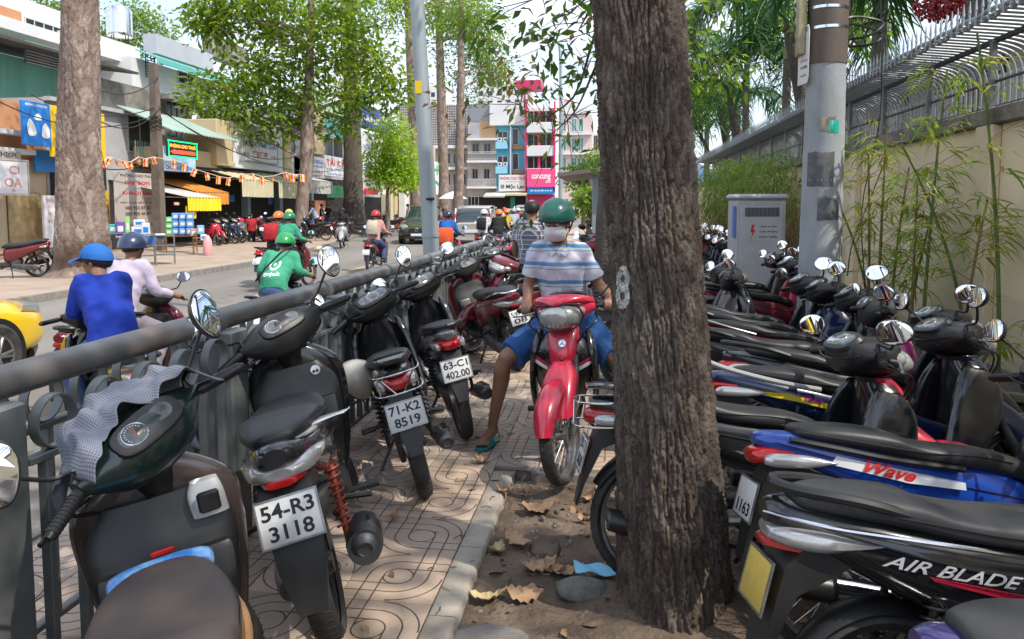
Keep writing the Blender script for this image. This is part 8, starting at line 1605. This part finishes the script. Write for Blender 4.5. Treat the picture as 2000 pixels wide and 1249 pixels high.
# ------------------------------------------------------------------ motorbikes on the far pavement
for i, (px, d, yaw, c_, nm, lb) in enumerate([(8, 16.6, 200, p_mar, 1, 'dark motorbike with red tail at the left edge on the far pavement'), (405, 30, -25, p_red, 0, 'red motorbike nearest the goods display'), (422, 31, -30, m_gls, 0, 'black motorbike second from the goods display'), (440, 31.5, -28, p_nav, 0, 'dark blue motorbike third from the goods display'), (456, 32, -32, p_gray, 1, 'grey motorbike fourth from the goods display'),
    (512, 33, 120, p_grn, 1, 'dark green motorbike under the farther cream awning'), (530, 33, 100, p_red, 0, 'red motorbike left of the crooked tree'), (612, 34, 175, m_gls, 0, 'long black motorbike broadside right of the crooked tree'), (640, 36, 160, p_mar, 1, 'maroon motorbike behind the broadside black one'), (700, 36, 200, p_brn, 0, 'brown motorbike in front of the thick dark trunk'), (762, 42, 190, m_gls, 0, 'black motorbike under the lime green tree'), (785, 44, 190, p_org, 0, 'orange motorbike right of the lime green tree'), (590, 36, 150, p_blue, 1, 'blue motorbike behind the crooked tree'), (475, 34, 60, m_gls, 0, 'black motorbike by the seated red shirt')]):
    g = A(px, 400, d); cp(protoS if nm else protoU, (g.x, g.y), yaw, lb, cset(c_), group='motorbikes parked on the far pavement')
# ------------------------------------------------------------------ goods on show
m_wb = M('box_blue', (.12, .32, .68), .5, nz=(2, .2)); m_bw_ = M('box_white', (.66, .68, .70), .5, nz=(2, .15)); m_bg = M('box_green', (.10, .50, .12), .5); m_bp = M('box_purple', (.14, .08, .35), .5); m_wood = M('wood_brown', (.28, .13, .06), .7, nz=(4, .4)); m_cardb = M('cardboard', (.42, .28, .16), .85)
def crate(px, py, d, w_, h, mat, label, nm='box', cat_='box', yaw=35):
    p = A(px, py, d); b = MB(); b.box(-w_ / 2, w_ / 2, -w_ * .4, w_ * .4, 0, h, .02); o = E(nm, p, (0, 0, R(yaw)), label, cat_); bo = b.build('carton', mat, o); b = MB(); b.box(-w_ * .3, w_ * .3, -w_ * .4 - .006, -w_ * .4 - .001, h * .3, h * .7); b.build('printed_label', m_bw_ if mat is not m_bw_ else s_bl, bo, smooth=0); return o
base_y = 26
tb_ = A(352, 459, 25.5)
rows = ['bottom', 'middle', 'top']; cols_ = ['left', 'centre', 'right']
for r_i in range(3):
    for c_i in range(3): crate(343 + 14 * c_i, 459 - 14.5 * r_i, 25.5, .24, .24, (m_wb, m_wb, m_wb)[c_i], 'blue and white carton, %s %s of the stack by the brown pole' % (rows[r_i], cols_[c_i]))
for r_i in range(3): crate(330, 459 - 12 * r_i, 25.3, .2, .19, m_bg, 'green carton, %s of the narrow stack beside the blue cartons' % rows[r_i])
def stand_(px, py, d, w_, h, label, n=2, mat=m_alu):
    p = G(px, py); p = A(px, 400, d); o = E('display_rack', (p.x, p.y, 0), (0, 0, R(35)), label, 'rack')
    for sx in (-1, 1):
        for sy in (-1, 1): b = MB(); b.cyl((sx * w_ / 2, sy * .22, 0), (sx * w_ / 2, sy * .22, h), .012, None, 6); b.build('leg', mat, o)
    for k in range(n): z = h * (k + 1) / n - .02; b = MB(); b.box(-w_ / 2, w_ / 2, -.22, .22, z, z + .02); b.build('shelf', mat, o, smooth=0)
    return o
stand_(352, 480, 25.4, .95, .58, 'low brown table under the blue cartons', 1, m_wood); stand_(275, 505, 19.8, .62, .85, 'white wire rack of tubs beside the big trunk', 3); stand_(318, 505, 20.5, .5, .8, 'white wire rack with folded plastic right of the big trunk', 3); stand_(388, 490, 24.5, .4, .55, 'brown stool-like crate near the goods', 2, m_wood); stand_(236, 480, 22, .7, .8, 'table of teal and purple boxes partly behind the big trunk', 1)
for px, py, d, w_, h, mm, lb in [(236, 461, 22, .24, .42, m_bp, 'purple and white fan carton beside the big trunk'), (222, 458, 22, .26, .3, M('box_teal', (.05, .35, .33), .5), 'teal carton stack left of the purple carton'), (250, 459, 22, .1, .5, M('box_lime', (.2, .8, .1), .5), 'slim lime green tube behind the cartons'), (270, 459, 21.5, .34, .24, m_bw_, 'white foam carton on top of the wire rack'), (272, 443, 21.5, .3, .2, m_bw_, 'white plastic carton topmost of the pile'), (285, 462, 21.2, .22, .38, m_bw_, 'tall white carton right of the foam pile'), (312, 468, 20.7, .3, .16, m_bw_, 'folded white sheet on the right rack'), (345, 402, 26.5, .18, .12, orw, 'orange tin above the cartons'), (392, 458, 24.8, .22, .3, M('water_blue', (.2, .5, .8), .3, nz=(3, .3)), 'clear blue water jug pack right of the cartons'), (378, 462, 25, .2, .26, m_cardb, 'small cardboard carton by the water jugs'), (398, 470, 24.4, .2, .2, m_bw_, 'white carton lowest by the water jugs')]: crate(px, py, d, w_, h, mm, lb)
for px, py, d, lb in [(275, 476, 19.6, 'blue plastic basin on the wire rack'), (290, 480, 20, 'blue plastic basin half hidden between racks')]:
    p = A(px, py, d); b = MB(); b.lathe([(.02, 0), (.16, .0), (.22, .2), (.21, .2), (.15, .02), (.01, .02)], ax='z', n=24); o = b.build('basin', M('plastic_blue', (.05, .2, .6), .3)); o.location = p; tag(o, lb, 'basin')
p = A(406, 500, 24); b = MB(); b.lathe([(.09, 0), (.1, .02), (.1, .32), (.06, .42), (.035, .46)], ax='z', n=20, cap=True); o = b.build('gas_bottle', M('bottle_pink', (.7, .35, .35), .4)); o.location = (p.x, p.y, 0); o.scale = (1.4,) * 3; tag(o, 'pink and white bottle standing on the pavement before the goods', 'bottle')
sign(F7, 363, 383, 403, 428, s_ye, 'small yellow notice hanging under the yellow valance', (('BÁN', .7, .22, .5, t_or), ('NƯỚC ĐÁ', .3, .22, .8, t_gr)), n=.9, th=.02, rim=None)
g = G(628, 492); b = MB(); b.loft('x', [(-.3, -.1, .1, 0, .04, 2), (-.12, -.18, .18, 0, .2, 2), (.1, -.16, .16, 0, .16, 2), (.3, -.08, .08, 0, .03, 2)], 14, 4); o = b.build('plastic_bag', M('bag_cream2', (.6, .5, .35), .6, bump=(20, .8, .03))); o.location = (g.x, g.y, 0); tag(o, 'crumpled cream plastic bag on the far kerb', 'plastic bag')
ub = A(884, 400, 60); o = E('parasol', (ub.x, ub.y, 0), label='white parasol between the two tall straight trunks', cat_='parasol'); b = MB(); b.lathe([(.001, 2.7), (.6, 2.5), (1.2, 2.1), (1.19, 2.08), (.6, 2.45), (.001, 2.65)], ax='z', n=10); b.build('canopy', s_wh, o, smooth=0); b = MB(); b.cyl((0, 0, 0), (0, 0, 2.65), .03); b.build('pole', m_alu, o)
# number painted on the foreground trunk
tx = text('8', .17, M('white_paint_number', (.62, .62, .58), .8, nz=(40, .5)), Matrix.Translation(-V(tree.location)) @ frame(A(1216, 562, 2.6), CR @ V((1, 0, 0)), (0, 0, 1)), tree, w=.055, bold=.035, name='painted_number')
bm = bmesh.new(); bm.from_mesh(tx.data); bmesh.ops.triangulate(bm, faces=bm.faces); bmesh.ops.subdivide_edges(bm, edges=bm.edges, cuts=4, use_grid_fill=True); bm.to_mesh(tx.data); bm.free()
fw = (A(1216, 562, 2.6) - C0).normalized(); project_on(tx, bt, fw, .003)
